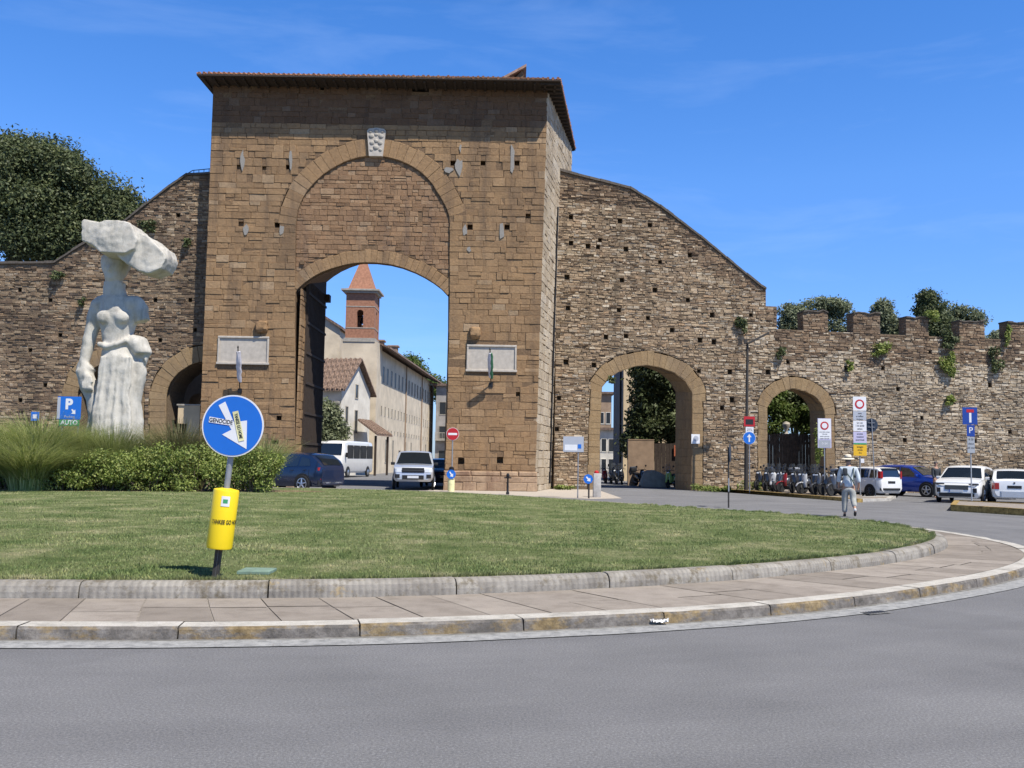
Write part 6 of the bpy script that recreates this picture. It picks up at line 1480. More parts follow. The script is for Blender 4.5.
# --- no entry
t, q = sign_root('road_sign', 'round red no entry sign on a pole in front of the right gate pier', 452, 489, 45.0)
h = zat(q, 452, 434); pole(t, h+.2, .03); T = Matrix.Translation((0, -.04, h)); mb = MB(); disc(mb, .30, 0, T); d = mb.build('sign_plate', 'sign_white', t); mb = MB(); disc(mb, .285, -.006, T); mb.build('red_face', 'sign_red', d); mb = MB(); mb.box(-.21, .21, -.053, -.046+.0, h-.05, h+.05); mb.build('white_bar', 'sign_white', d)
# --- small keep-right bollard
t, q = sign_root('bollard_sign', 'small blue arrow on a pale yellow bollard under the no entry sign', 451.5, 490, 44.2)
mb = MB(); mb.lathe([(.16, 0), (.16, .5), (.13, .62)], 20); mb.build('bollard', 'sticker_yellow', t, smooth=40)
T = Matrix.Translation((0, -.17, .80)); mb = MB(); disc(mb, .21, .0, T); d = mb.build('sign_plate', 'sign_blue', t); mb = MB(); poly2(mb, [(-.09, .10), (-.05, .13), (.04, .0), (.09, .04), (.09, -.12), (-.06, -.09), (-.01, -.04)], -.006, T); mb.build('arrow', 'sign_white', d)
mb = MB(); mb.lathe([(.12, .6), (.12, 1.1), (.05, 1.15)], 14); mb.build('cap', 'iron', t, smooth=40)
# --- iron bollard
t, q = sign_root('bollard', 'slim dark bollard standing alone before the right gate pier', 508, 494, 41.5, cat='bollard')
mb = MB(); mb.lathe([(.07, 0), (.07, .1), (.045, .14), (.04, .72), (.07, .76), (.075, .84), (.04, .92)], 16); mb.build('post', 'iron', t, smooth=50); mb = MB(); mb.box(-.16, .16, -.03, .03, .70, .76, ch=.01); mb.build('crossbar', 'iron', t)
# --- info board
t, q = sign_root('road_sign', 'rectangular white info board on a pole in the corner right of the gate', 578, 498, 39.0)
pole(t, zat(q, 578, 437), .025); a, b = zat(q, 572, 452), zat(q, 572, 436.5); mb = MB(); mb.box(-.62, .22, -.05, -.03, a, b, ch=.004); d = mb.build('sign_plate', 'faded_print', t); mb = MB(); mb.box(-.56, -.05, -.056, -.051, a+.06, a+.30); mb.build('print_panel', 'sign_white', d); mb = MB(); mb.box(-.02, .12, -.056, -.051, a+.15, a+.32); mb.build('symbol', 'sign_blue', d)
# --- low blue arrow + concrete block
t, q = sign_root('road_sign', 'low diamond-set blue sign at the left foot of the big side arch', 589, 498, 38.6)
h = zat(q, 588, 479); pole(t, h, .035, 'dark_pole'); T = Matrix.Translation((-.03, -.05, h)); mb = MB(); disc(mb, .20, 0, T, 8); d = mb.build('sign_plate', 'sign_blue', t); mb = MB(); poly2(mb, [(-.1, .07), (-.06, .11), (.03, .02), (.08, .05), (.09, -.10), (-.06, -.07), (-.02, -.03)], -.006, T); mb.build('arrow', 'sign_white', d)
t, q = sign_root('bollard', 'squat grey concrete block at the left foot of the big side arch', 597, 496, 40.0, cat='bollard')
mb = MB(); mb.box(-.16, .16, -.16, .16, 0, 1.0, ch=.03); mb.build('block', 'concrete', t, smooth=30); mb = MB(); mb.lathe([(.1, 1.0), (.1, 1.06), (.04, 1.12)], 14, Matrix.Translation((-.02, 0, 0))); mb.build('cap', 'sign_red', t, smooth=40)
# --- back of a narrow sign near the lawn
t, q = sign_root('road_sign', 'dark round sign turned edge-on, on a pole beyond the lawn', 728.5, 508, 32.5, rz=R(72))
h = zat(q, 731, 453); pole(t, h+.2, .028, 'dark_pole', lean=0); T = Matrix.Translation((0, -.04, h)); mb = MB(); disc(mb, .31, 0, T, 40, .02); mb.build('sign_plate', 'sign_back', t); mb = MB(); mb.box(-.14, .14, -.02, .0, .55, 1.0, ch=.004); mb.build('lower_plate', 'sign_grey', t)
# --- lamp post with bus and arrow signs
t = thing('street_lamp', 'tall dark street lamp with a flat head in front of the city wall', 'street lamp', (XD(746, 49.2), 49.2, .0))
q = Vector((XD(746, 49.2), 49.2, 0)); zt = zat(q, 748, 343)
mb = MB(); mb.tube([(0, 0, 0), (.03, 0, 2.6)], .11, 12); mb.tube([(.03, 0, 2.6), (.10, 0, zt)], [.085, .06], 12); mb.build('pole', 'dark_pole', t, smooth=True)
z2 = zat(q, 768, 338); mb = MB(); mb.box(-.03, 1.25, -.11, .11, -.05, .06, T=Matrix.Translation((.08, -.1, zt-.05)) @ Matrix.Rotation(-math.atan2(z2-zt+.35, 1.2)*1.0, 4, 'Y'), ch=.02); mb.build('lamp_head', 'dark_pole', t)
mb = MB(); mb.box(-.08, .1, -.06, .06, zt-.05, zt+.18, ch=.01); mb.build('cap', 'dark_pole', t)
t, q = sign_root('road_sign', 'red plate above a round blue upward arrow beside the lamp post', 749.5, 494, 47.8)
h1 = zat(q, 748, 438); pole(t, zat(q, 748, 417), .026)
a, b, c = zat(q, 748, 431), zat(q, 748, 426.5), zat(q, 748, 416.5)
mb = MB(); mb.box(-.29, .27, -.05, -.035, b, c, ch=.003); d = mb.build('sign_plate', 'sign_red', t); mb = MB(); mb.box(-.20, .18, -.056, -.052, b+.1, c-.14); mb.build('vehicle_symbol', 'ink', d)
mb = MB(); mb.box(-.20, .20, -.050, -.036, a-.1, b-.02); d = mb.build('lower_plate', 'sign_white', t); text('lettering', 'ZTL', .16, 'ink', d, Matrix.Translation((0, -.053, (a+b)/2-.06)) @ FACE)
T = Matrix.Translation((-.02, -.045, h1)); mb = MB(); disc(mb, .32, 0, T); d = mb.build('round_plate', 'sign_white', t); mb = MB(); disc(mb, .305, -.006, T); mb.build('blue_face', 'sign_blue', d)
mb = MB(); poly2(mb, [(-.035, -.2), (.035, -.2), (.035, .04), (.12, .04), (0, .2), (-.12, .04), (-.035, .04)], -.012, T); mb.build('arrow', 'sign_white', d)
# --- small plate on the jamb of the big side arch
t = thing('road_sign', 'small square white plate on the right jamb of the big side arch', 'road sign', WP.w(*WP.uz(695, 439), .06), math.atan2(WP.d.y, WP.d.x), 'road signs around the gate')
mb = MB(); mb.box(-.24, .24, -.03, 0, -.26, .26, ch=.004); d = mb.build('sign_plate', 'sign_white', t); mb = MB(); disc(mb, .15, -.031, Matrix.Translation((.02, 0, .02)), 24); mb.build('symbol', 'faded_print', d)
# --- restricted traffic sign
def ring_sign(mb_parent, x, z, r, y):
    T = Matrix.Translation((x, y, z)); mb = MB(); disc(mb, r, 0, T, 36); d = mb.build('red_ring', 'sign_red', mb_parent); mb = MB(); disc(mb, r*.66, -.005, T, 32); mb.build('white_centre', 'sign_white', d)
t, q = sign_root('road_sign', 'white restricted traffic zone plate with a red ring in front of the small arch', 824.5, 501, 43.5)
pole(t, zat(q, 824.5, 419), .028); a, b = zat(q, 824, 448), zat(q, 824, 418.5)
mb = MB(); mb.box(-.31, .31, -.05, -.035, a, b, ch=.004); d = mb.build('sign_plate', 'lilac_print', t); mb = MB(); mb.box(-.29, .29, -.055, -.051, a+.42, b-.02); mb.build('white_panel', 'sign_white', d)
ring_sign(d, 0, b-.33, .19, -.058)
for i in range(4): text('lettering', ['zona traffico limitato', '7.30-20.00', 'eccetto autorizzati', 'sabato 7.30-16.00'][i], .072, 'ink', d, Matrix.Translation((0, -.0575, b-.62-.10*i)) @ FACE, sx=.78)
mb = MB(); mb.box(-.27, .27, -.055, -.051, a+.03, a+.36); mb.build('grey_panel', 'sign_grey', d)
text('lettering', '0-24', .14, 'sign_white', d, Matrix.Translation((0, -.058, a+.2)) @ FACE)
# --- tall sign column
t, q = sign_root('road_sign', 'tall narrow white sign column with red ring and yellow panel', 860, 497, 44.5)
pole(t, zat(q, 859, 397), .03); zz = [zat(q, 859, y) for y in (396.5, 411, 420.5, 431.5, 444.5, 456)]
for i, (mt, yo) in enumerate((('sign_white', 0), ('faded_print', 0), ('sign_white', 0), ('lilac_print', 0), ('sign_amber', 0))):
    mb = MB(); mb.box(-.31, .31, -.05, -.035, zz[i+1]+.012, zz[i]-.012, ch=.003); d = mb.build('sign_plate', mt, t)
    if i == 0: ring_sign(d, 0, (zz[0]+zz[1])/2-.02, .22, -.055)
    else:
        for j in range(3): text('lettering', [['zona', 'a traffico', 'limitato'], ['lun-ven', '7.30-20.00', 'sabato'], ['eccetto', 'residenti', 'autorizzati'], ['lavaggio', 'strada', '0-6']][i-1][j], .12, 'ink', d, Matrix.Translation((0, -.054, zz[i]-.11-.14*j)) @ FACE, sx=.8)
mb = MB(); mb.box(-.30, .30, -.056, -.051, zz[4]-.0, zz[4]+.07); mb.build('green_strip', 'sign_green', t)
mb = MB(); mb.box(.02, .18, -.05, -.035, zz[5]-.32, zz[5]-.12); mb.build('small_plate', 'sign_white', t)
# --- round sign seen from behind
t, q = sign_root('road_sign', 'round sign seen from behind on a thin grey pole, right of the tall sign column', 875, 497, 45.0)
h = zat(q, 871.5, 425); ln = XD(871.5, q.y, 425)-q.x; pole(t, h+.3, .026, 'galvanised', ln); T = Matrix.Translation((ln, .04, h)); mb = MB(); disc(mb, .32, .012, T); d = mb.build('sign_plate', 'sign_back', t)
mb = MB()
for dz in (-.1, .1): mb.box(ln-.16, ln+.16, .0, .045, h+dz-.012, h+dz+.012)
mb.build('bracket', 'galvanised', t)
# --- blue square + parking signs
t, q = sign_root('road_sign', 'dark blue square sign over a parking plate before the white SUV', 971, 508, 38.5, z=.0)
pole(t, zat(q, 969, 409), .024, 'sign_grey'); a, b = zat(q, 968, 424.5), zat(q, 968, 407.5)
mb = MB(); mb.box(-.32, .28, -.05, -.035, a, b, ch=.004); d = mb.build('sign_plate', 'sign_blue_dark', t); mb = MB(); mb.box(-.055, .035, -.056, -.051, a+.08, b-.22); mb.build('white_stem', 'sign_white', d); mb = MB(); mb.box(-.16, .14, -.056, -.051, b-.20, b-.08); mb.build('red_bar', 'sign_red', d)
c = zat(q, 968, 436.5); mb = MB(); mb.box(-.16, .16, -.05, -.035, c, a-.02, ch=.003); d = mb.build('parking_plate', 'sign_blue_dark', t); text('lettering', 'P', .34, 'sign_white', d, Matrix.Translation((0, -.054, (a+c)/2)) @ FACE)
e = zat(q, 968, 453); mb = MB(); mb.box(-.15, .15, -.05, -.035, e, c-.02, ch=.003); d = mb.build('lower_plate', 'sign_grey', t)
for j in range(3): text('lettering', ['8-20', 'disco', '60 min'][j], .11, 'ink', d, Matrix.Translation((0, -.053, c-.12-.17*j)) @ FACE)
# --- blue parking sign behind the planting
D = 31.4; t = thing('parking_sign', 'blue parking sign with a white P in the planting left of the statue', 'road sign', (XD(69, D, 440), D, .3), 0, 'road signs around the gate'); q = t.location
a, b = zat(q, 69, 419.5), zat(q, 69, 396.5)
for x in (-.25, .28):
    mb = MB(); mb.tube([(x, 0, 0), (x, 0, b)], .03, 8); mb.build('post', 'galvanised', t)
mb = MB(); mb.box(-.42, .36, -.05, -.03, a, b, ch=.02); d = mb.build('sign_plate', 'sign_blue', t)
mb = MB(); mb.box(-.42, -.32, -.055, -.051, a+.02, b-.03); mb.build('pale_edge', 'faded_print', d)
text('lettering', 'P', .46, 'sign_white', d, Matrix.Translation((-.04, -.055, b-.27)) @ FACE, bold=.022)
mb = MB(); poly2(mb, [(.05, b-.44), (.08, b-.41), (.14, b-.47), (.18, b-.43), (.19, b-.58), (.05, b-.57), (.10, b-.52)], -.052, Matrix.Identity(4)); mb.build('arrow', 'sign_white', d)
text('lettering', 'Parking', .12, 'faded_print', d, Matrix.Translation((0, -.055, a+.09)) @ FACE)
e = zat(q, 69, 426); mb = MB(); mb.box(-.34, .33, -.05, -.03, e, a-.015, ch=.004); d = mb.build('lower_plate', 'sign_green', t); text('lettering', 'AUTO', .20, 'sign_white', d, Matrix.Translation((0, -.055, (a+e)/2)) @ FACE, bold=.005, sx=1.0)
t = thing('road_sign', 'small pale blue plate low on the left wall, left of the parking sign', 'road sign', LP.w(*LP.uz(36, 416.5), .08), 0, 'road signs around the gate')
mb = MB(); mb.box(-.2, .2, -.03, 0, -.22, .22, ch=.01); d = mb.build('sign_plate', 'sign_blue', t); mb = MB(); mb.box(-.1, .1, -.036, -.031, -.1, .1); mb.build('symbol', 'sign_white', d)
# --- small things on the ground
q = G(257, 574, ZK); q.z = lawn_z(q.x, q.y)+.018; plain('weathered_lid', (.17, .245, .19), .8, vs=9, var=.25, bump=.4)
mb = MB(); mb.box(-.17, .17, -.17, .17, -.02, .02, ch=.008); o = mb.build('utility_cover', 'weathered_lid'); o.location = q; tag(o, 'small pale green utility cover in the grass right of the arrow sign', 'utility cover')
q = G(659, 625, .0); mb = MB(); bm = bmesh.new(); bmesh.ops.create_grid(bm, x_segments=12, y_segments=8, size=1)
for v in bm.verts: v.co = Vector((v.co.x*.085*(1+.3*noise.noise(v.co*2)), v.co.y*.035, .012+.032*abs(noise.noise(v.co*2.3+Vector((3, 1, 0)))*2)))
mb.bm(bm); o = mb.build('litter', 'sign_white', smooth=True); o.location = (q.x, q.y, .012); tag(o, 'crumpled white paper on the road by the kerb', 'litter')
q = G(876, 613.5, 0); mb = MB(); mb.box(-.16, .16, -.06, .06, .0, .006)
o = mb.build('drain_grate', 'gutter'); o.location = (q.x, q.y, .008); o.rotation_euler = (0, 0, R(28)); tag(o, 'dark iron drain grate in the gutter at the right', 'drain grate'); mb = MB()
for k_ in range(7): mb.box(-.14+k_*.04, -.125+k_*.04, -.05, .05, .006, .010)
mb.build('bars', 'dark_rim', o)

# ------------------------------------------------------------------ people
def skin_body(name, chains, mat, parent=None, sub=2, T=None):
    """chains: lists of (x, y, z, r); the first vertex of each later chain starts inside the body"""
    V, E_, Rr = [], [], []
    for ch_ in chains:
        link = ch_[0] if isinstance(ch_[0], int) else None; pts = ch_[1:] if link is not None else ch_; prev = link
        for p in pts:
            V.append(p[:3]); Rr.append(p[3:] if len(p) > 4 else (p[3], p[3])); i = len(V)-1
            if prev is not None: E_.append((prev, i))
            prev = i
    me = bpy.data.meshes.new(name); me.from_pydata(V, E_, []); o = bpy.data.objects.new(name, me); COL.objects.link(o)
    m = o.modifiers.new('s', 'SKIN'); m.use_smooth_shade = True
    for i, r in enumerate(Rr): me.skin_vertices[0].data[i].radius = r
    me.skin_vertices[0].data[0].use_root = True
    m2 = o.modifiers.new('u', 'SUBSURF'); m2.levels = sub; m2.render_levels = sub
    dg = bpy.context.evaluated_depsgraph_get(); me2 = bpy.data.meshes.new_from_object(o.evaluated_get(dg)); bpy.data.objects.remove(o)
    if T: me2.transform(T)
    me2.materials.clear()
    if isinstance(mat, str): me2.materials.append(M[mat])
    for p in me2.polygons: p.use_smooth = True
    me2.name = name; o = bpy.data.objects.new(name, me2); COL.objects.link(o); o.parent = parent; return o
plain('skin', (.42, .24, .16), .6, vs=8, var=.08); plain('hat_straw', (.66, .60, .48), .9, vs=30, var=.12, bump=.3); plain('hat_band', (.04, .035, .03), .8); plain('pale_shirt', (.52, .57, .60), .85, vs=5, var=.15, bump=.3, dist=.03); plain('linen_trousers', (.34, .34, .31), .9, vs=6, var=.18, bump=.4, dist=.03)
plain('dark_shoe', (.03, .025, .022), .6); plain('white_sock', (.55, .55, .53), .9); plain('hair_grey', (.12, .10, .09), .8); plain('bag_dark', (.04, .045, .05), .8); plain('bag_strap', (.10, .13, .11), .8)
q = G(849, 517, 0)
man = thing('person', 'person in straw hat, pale blue shirt and grey trousers walking away past the parked cars', 'person', q, R(-12)); man.scale = (1.0,)*3
# local frame: facing +y (away from the camera); right leg trailing on its toe
Tm = None
body = [[(0, 0, .95, .135, .10), (0, .0, 1.08, .125, .095), (0, .01, 1.25, .15, .105), (0, .015, 1.38, .15, .10), (0, .02, 1.46, .085, .075), (0, .03, 1.53, .052, .055), (0, .045, 1.60, .068, .078), (0, .055, 1.68, .074, .09), (0, .05, 1.745, .055, .065)],
        [3, (-.19, .01, 1.40, .055), (-.235, .03, 1.27, .046), (-.26, .04, 1.12, .038), (-.265, .09, .98, .030), (-.262, .12, .90, .024, .032), (-.26, .14, .84, .018, .035)],
        [3, (.19, .01, 1.40, .055), (.235, -.01, 1.27, .046), (.265, -.04, 1.12, .038), (.275, -.03, .98, .030), (.275, -.01, .90, .024, .032), (.273, .0, .84, .018, .035)],
        [0, (-.10, .02, .86, .095), (-.105, .07, .50, .062), (-.108, .06, .30, .05), (-.11, .05, .09, .038), (-.11, .10, .045, .035), (-.11, .18, .035, .03)],
        [0, (.10, -.0, .86, .095), (.115, -.04, .52, .062), (.12, -.19, .36, .05), (.125, -.33, .22, .038), (.125, -.33, .14, .035), (.125, -.28, .075, .03)]]
bd = skin_body('body', body, 'skin', man)
# fingers on both hands
def fingers(x, y, z, s, nm):
    for k_, (dy, ln_) in enumerate(((-.030, .062), (-.010, .072), (.010, .068), (.030, .055))):
        skin_body('finger', [[(x, y+dy, z+.01, .009), (x-.004*s, y+dy, z-ln_*.5, .0085), (x-.014*s, y+dy, z-ln_, .007)]], 'skin', bd, 1)
    skin_body('thumb', [[(x-.005*s, y+.035, z+.03, .011), (x-.012*s, y+.055, z+.0, .010), (x-.02*s, y+.06, z-.03, .008)]], 'skin', bd, 1)
fingers(-.26, .145, .835, -1, 'l'); fingers(.273, .005, .835, 1, 'r')
def infl(ch_, d): return [[(p if isinstance(p, int) else tuple(list(p[:3])+[r+d for r in p[3:]])) for p in c] for c in ch_]
shirt = [[(0, 0, .84, .175, .125), (0, 0, .95, .165, .12), (0, 0, 1.08, .155, .115), (0, .01, 1.25, .175, .125), (0, .015, 1.38, .175, .12), (0, .02, 1.47, .085, .08)],
         [4, (-.20, .01, 1.40, .078), (-.24, .03, 1.27, .07), (-.268, .045, 1.12, .062), (-.27, .08, 1.0, .056)], [4, (.20, .01, 1.40, .078), (.24, -.01, 1.27, .07), (.272, -.04, 1.12, .062), (.28, -.035, 1.0, .056)]]
skin_body('shirt', shirt, 'pale_shirt', man)
tro = [[(0, 0, .93, .158, .12), (0, 0, .86, .15, .12)], [1, (-.10, .02, .80, .115), (-.108, .07, .50, .094), (-.11, .065, .28, .082), (-.112, .055, .12, .078)], [1, (.10, 0, .80, .115), (.118, -.04, .52, .094), (.123, -.17, .38, .08), (.125, -.27, .29, .074)]]
skin_body('trousers', tro, 'linen_trousers', man)
skin_body('shoe', [[(-.112, .0, .05, .042, .038), (-.112, .10, .045, .048, .036), (-.112, .20, .035, .036, .026)]], 'dark_shoe', man); skin_body('shoe', [[(.125, -.36, .19, .042, .038), (.125, -.33, .12, .046, .034), (.125, -.28, .045, .036, .026)]], 'dark_shoe', man)
skin_body('sock', [[(.125, -.30, .27, .046), (.125, -.35, .18, .042)]], 'white_sock', man)
mb = MB(); Th = Matrix.Translation((0, .05, 1.705)) @ Matrix.Rotation(R(6), 4, 'X'); mb.lathe([(.10, .02), (.17, .0), (.185, -.012), (.18, -.016), (.10, .004), (.098, .06), (.088, .10), (.05, .118), (.0, .12)], 28, Th); hat = mb.build('hat', 'hat_straw', man, smooth=60)
mb = MB(); mb.lathe([(.1035, .008), (.1035, .042)], 28, Th); mb.build('hat_band', 'hat_band', hat, smooth=60)
mb = MB(); bm = bmesh.new(); bmesh.ops.create_icosphere(bm, subdivisions=2, radius=.086)
for v in bm.verts: v.co = Vector((v.co.x, .035+v.co.y*1.05, 1.655+v.co.z*.8))
mb.bm(bm); mb.build('hair', 'hair_grey', man, smooth=True)
mb = MB(); mb.tube([(-.15, -.10, 1.42), (-.05, -.155, 1.25), (.08, -.16, 1.08), (.16, -.10, .92)], .018, 6); mb.tube([(.13, -.10, 1.43), (.11, -.15, 1.25), (.13, -.14, 1.05)], .016, 6); mb.build('bag_strap', 'bag_strap', man, smooth=True)
mb = MB(); mb.box(-.17, -.05, -.19, -.11, 1.20, 1.42, ch=.03); mb.build('small_bag', 'bag_dark', man, smooth=True)
mb = MB(); bm = bmesh.new(); bmesh.ops.create_icosphere(bm, subdivisions=2, radius=.012); mb.bm(bm, Matrix.Translation((0, .145, 1.66))); 
fc_ = mb.build('nose', 'skin', bd, smooth=True)
# second person between the cars
p2 = thing('person', 'person in dark clothes standing between the blue crossover and the white SUV', 'person', (XD(936, 45.2), 45.2, 0), R(20))
body2 = [[(0, 0, .95, .13, .10), (0, 0, 1.08, .12, .095), (0, 0, 1.25, .145, .10), (0, 0, 1.38, .145, .10), (0, 0, 1.45, .08, .07), (0, 0, 1.52, .05, .052), (0, .01, 1.59, .066, .075), (0, .015, 1.67, .072, .088), (0, .01, 1.73, .053, .062)],
         [3, (-.19, 0, 1.39, .052), (-.22, -.02, 1.12, .038), (-.21, -.12, .92, .028), (-.20, -.16, .85, .02, .03)], [3, (.19, 0, 1.39, .052), (.22, -.02, 1.12, .038), (.22, -.1, .92, .028), (.22, -.13, .85, .02, .03)],
         [0, (-.09, 0, .86, .09), (-.10, .01, .5, .06), (-.10, 0, .09, .038), (-.10, -.1, .04, .032)], [0, (.09, 0, .86, .09), (.10, .01, .5, .06), (.10, 0, .09, .038), (.10, -.1, .04, .032)]]
b2 = skin_body('body', body2, 'skin', p2)
skin_body('jacket', [[(0, 0, .86, .165, .12), (0, 0, 1.08, .15, .115), (0, 0, 1.28, .17, .12), (0, 0, 1.38, .17, .12), (0, 0, 1.46, .08, .08)], [3, (-.2, 0, 1.39, .072), (-.225, -.02, 1.12, .06), (-.212, -.11, .96, .052)], [3, (.2, 0, 1.39, .072), (.225, -.02, 1.12, .06), (.222, -.09, .96, .052)]], 'bag_dark', p2)
skin_body('trousers', [[(0, 0, .92, .15, .115), (0, 0, .86, .14, .11)], [1, (-.09, 0, .8, .11), (-.10, .01, .5, .085), (-.10, 0, .1, .075)], [1, (.09, 0, .8, .11), (.10, .01, .5, .085), (.10, 0, .1, .075)]], 'bag_dark', p2)
mb = MB(); bm = bmesh.new(); bmesh.ops.create_icosphere(bm, subdivisions=2, radius=.09)
for v in bm.verts: v.co = Vector((v.co.x*.95, .025+v.co.y*1.05, 1.69+v.co.z*.85))
mb.bm(bm); mb.build('hair', 'hair_grey', p2, smooth=True)

# ------------------------------------------------------------------ the marble statue: a draped figure with a rough block on its head
t = NT('statue_marble'); v = t.coord(); c = t.ramp(t.noise(v, 2.2, 7, .7), [(.3, (.38, .35, .30)), (.5, (.50, .47, .41)), (.7, (.57, .54, .48))])
c = t.mix(t.ramp(t.noise(t.coord((2.2, 2.2, .35)), 1.8, 6, .75), [(.5, (0,)*3), (.68, (.65,)*3)]), c, (.24, .235, .20))
t.col(c); t.set(.8, 0, .25); t.bump(t.noise(v, 14, 7, .8), .5, .03); M['statue_marble'] = t.m
DS = 32.5; sq_ = Vector((XD(112, DS, 480), DS, 0)); sq_.z = lawn_z(sq_.x, sq_.y)-.05; kS = DS/F
st = thing('statue', 'huge white marble statue of a draped woman carrying a rough stone block', 'statue', sq_)
def SX(px, py): w_ = P(px, py, DS); return (w_.x-sq_.x, w_.z-sq_.z)
def lofted(pts_w, depth, folds=0, fa=0, seed=0):
    """pts_w: (px centre, py, half width px); returns verts/faces of a draped column"""
    n = 64; vs = []; fine = []
    for i in range(len(pts_w)-1):
        for k_ in range(5):
            f = k_/5; f2 = f*f*(3-2*f) if False else f; fine.append(tuple(pts_w[i][j]*(1-f2)+pts_w[i+1][j]*f2 for j in range(len(pts_w[i]))))
    fine.append(pts_w[-1])
    for (cx_, py_, hw, *dd) in fine:
        x, z = SX(cx_, py_); w_ = hw*kS; dp = (dd[0] if dd else depth)*w_
        g = max(0, min(1, (py_-345)/60))
        for j in range(n):
            a = 2*math.pi*j/n; r_ = 1+g*fa*(math.sin(a*folds+.8*math.sin(a*3+seed)+z*.25)*.6+.4*math.sin(a*folds*1.7+2+z*.3))+.05*noise.noise(Vector((math.cos(a)*2, math.sin(a)*2, z*.9+seed)))
            vs.append((x+w_*r_*math.cos(a), dp*r_*math.sin(a), z))
    m_ = len(fine); fs = [(i*n+j, i*n+(j+1) % n, (i+1)*n+(j+1) % n, (i+1)*n+j) for i in range(m_-1) for j in range(n)]; fs += [tuple(range(n))[::-1], tuple((m_-1)*n+j for j in range(n))]
    return vs, fs
def remeshed(name, mbs, vox, mat, parent, disp=None, ratio=None):
    me = bpy.data.meshes.new(name); me.from_pydata(mbs.v, [], mbs.f); o = bpy.data.objects.new(name, me); COL.objects.link(o)
    m = o.modifiers.new('r', 'REMESH'); m.mode = 'VOXEL'; m.voxel_size = vox; sm = o.modifiers.new('s', 'SMOOTH'); sm.iterations = 3; sm.factor = .5
    me2 = bpy.data.meshes.new_from_object(o.evaluated_get(bpy.context.evaluated_depsgraph_get())); bpy.data.objects.remove(o)
    if disp:
        for v_ in me2.vertices: v_.co = disp(v_.co)
    me2.materials.clear(); me2.materials.append(M[mat]); me2.name = name
    for p_ in me2.polygons: p_.use_smooth = True
    o = bpy.data.objects.new(name, me2); COL.objects.link(o); o.parent = parent; return o
S_ = MB()
S_.add(*lofted([(116, 500, 29, .95), (116, 470, 27, .95), (117, 430, 23.5, .95), (119, 400, 20.5, .95), (121, 375, 19, .95), (121, 358, 18.5, .9), (118, 345, 15, .8), (117, 335, 15.5, .75), (118, 322, 18.5, .74), (118, 310, 19.5, .70), (117, 301, 17, .66), (116, 296, 12, .8), (115, 290, 10.5, 1), (115, 283, 10.5, 1)], .85, 11, .085, 1))
# head: skull, jaw, nose, hair bun
def blob(cx_, py_, y, rx, ry, rz, rot=0):
    bm = bmesh.new(); bmesh.ops.create_icosphere(bm, subdivisions=3, radius=1); x, z = SX(cx_, py_); Rt = Matrix.Rotation(rot, 4, 'Y')
    S_.bm(bm, Matrix.Translation((x, y, z)) @ Rt @ Matrix.Diagonal((rx, ry, rz, 1)))
blob(115, 266, 0, .43, .48, .58); blob(115, 276, -.10, .33, .34, .34); blob(115, 271, -.44, .055, .10, .13); blob(115, 281, -.37, .10, .06, .03); blob(110, 268, -.38, .09, .05, .03); blob(120, 268, -.38, .09, .05, .03); blob(115, 262, .25, .44, .42, .42); blob(107, 263, 0, .16, .40, .30); blob(123, 263, 0, .16, .40, .30)
# shoulders, bust
blob(103, 305, 0, .33, .33, .34); blob(133, 305, 0, .42, .36, .34); blob(109, 319, -.40, .26, .16, .24); blob(126, 319, -.40, .26, .16, .24); blob(146-8, 311, 0, .36, .30, .34)
def limb(pts):
    S_.tube([Vector((SX(a, b)[0], y, SX(a, b)[1])) for a, b, y, r in pts], [r for *_, r in pts], 16)
# her lower arm (image left) hanging and gathering cloth; other arm a short stump
limb([(100, 303, 0, .27), (94, 318, .02, .25), (91, 335, .0, .22), (88, 350, -.05, .21), (86, 362, -.12, .18), (88, 372, -.25, .15), (92, 378, -.32, .13)])
limb([(134, 304, 0, .30), (140, 312, -.02, .29), (143, 322, -.02, .26)])
# hand with fingers closed on the gathered cloth
limb([(92, 376, -.30, .15), (93, 384, -.36, .13)])
for i_ in range(4): limb([(89.5+i_*2.3, 383, -.42, .055), (90+i_*2.3, 389, -.46, .05), (91+i_*2.2, 392, -.38, .042)])
limb([(96, 377, -.42, .055), (99, 384, -.46, .045)])
# gathered cloth under the hand, falling to the ground
limb([(92, 366, -.05, .24), (86, 372, -.10, .30), (90, 385, -.08, .30), (95, 398, -.05, .26), (98, 415, .0, .30), (98, 440, .0, .42), (97, 490, 0, .52)])
limb([(80, 370, -.1, .10), (83, 366, -.1, .18), (88, 364, -.1, .20)])
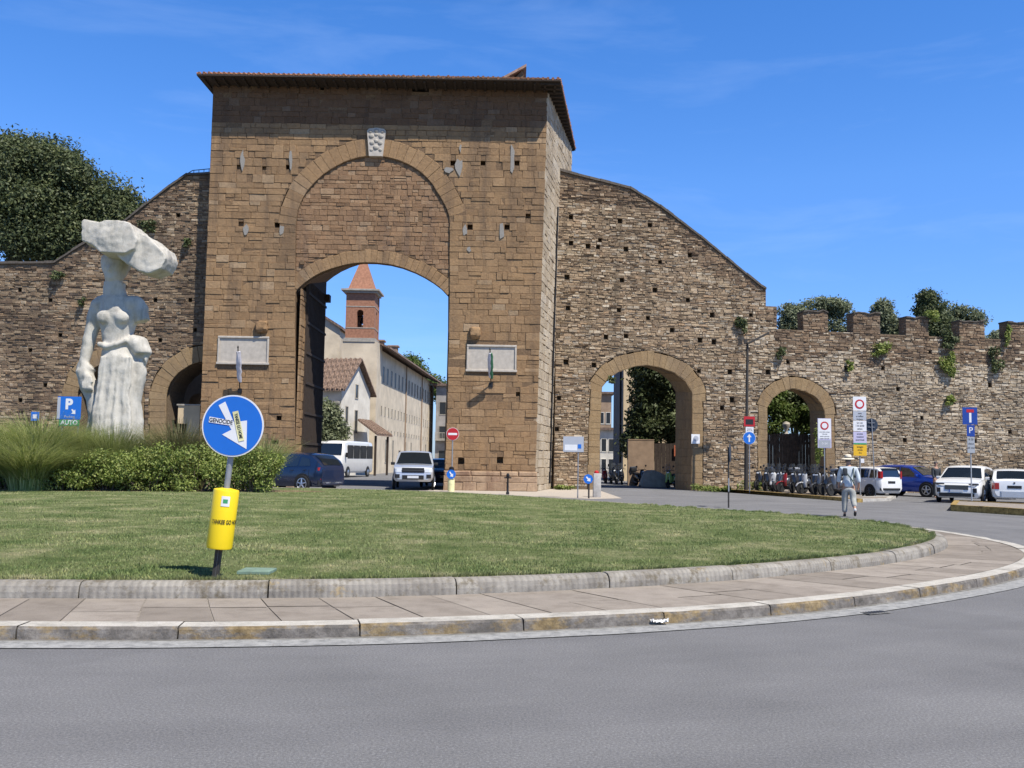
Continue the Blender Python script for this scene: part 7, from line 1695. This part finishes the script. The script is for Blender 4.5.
# swag on the other side
for pts in ([(131, 340, -.1, .22), (139, 345, -.12, .34), (144, 354, -.12, .32), (141, 362, -.1, .28), (146, 352, 0, .2)], [(138, 362, -.05, .26), (141, 374, -.05, .22), (137, 388, -.05, .25), (134, 402, -.05, .26), (136, 416, -.02, .22), (136, 440, .0, .28), (137, 490, 0, .34)]): limb(pts)
for i_ in range(9):
    a0 = 104+i_*3.8; limb([(a0+3-(i_-4)*.2, 358, -.50, .05), (a0+.5, 395, -.56-.04*(i_ % 2), .07), (a0-(4-i_)*.9, 440, -.66-.05*(i_ % 3), .09), (a0-(4-i_)*1.4, 492, -.8, .11)])
limb([(103, 345, -.38, .09), (112, 349, -.50, .10), (122, 346, -.50, .10), (131, 341, -.36, .09)])
def dsp(co):
    n_ = noise.noise(co*1.7)*.03+noise.noise(co*5)*.016; return co+Vector((n_, n_, n_*.5))
remeshed('figure', S_, .045, 'statue_marble', st, dsp)
# rough block
B_ = MB()
def slab(pts, y0, y1):
    def SF(px, py): w_ = P(px, py, DS+y0); return (w_.x-sq_.x, w_.z-sq_.z)
    B_.prism([[SF(*p) for p in pts]], lambda u, z, h: Vector((u, h, z)), y0, y1)
slab([(80.5, 222), (83, 219.5), (91, 220), (98, 221.5), (105, 219), (118, 220), (130, 223), (134, 230), (137, 240), (134, 250), (124, 254), (112, 253), (99, 252.5), (92, 246), (84, 242), (80, 241)], -1.3, .35)
slab([(126, 224), (137, 231), (148, 236), (154, 242), (161, 250), (165, 257), (161, 268), (149, 273), (138, 271), (126, 264), (118, 256)], -1.1, .15)
slab([(148, 247), (158, 245), (166, 248), (168, 256), (167, 264), (161, 270), (152, 268), (148, 258)], -.8, .2)
S2 = MB()
def dsp2(co):
    c_ = co*.9; n_ = noise.noise(c_)*.07+noise.noise(co*2.6)*.05+noise.noise(co*7)*.02; return co+Vector((n_*.7, n_, noise.noise(co*1.1+Vector((5, 5, 5)))*.05))
remeshed('rough_block', B_, .05, 'statue_marble', st, dsp2)
mb = MB(); mb.box(-1.25, 1.45, -1.1, 1.1, -.1, .35, ch=.04); mb.build('plinth', 'concrete', st)
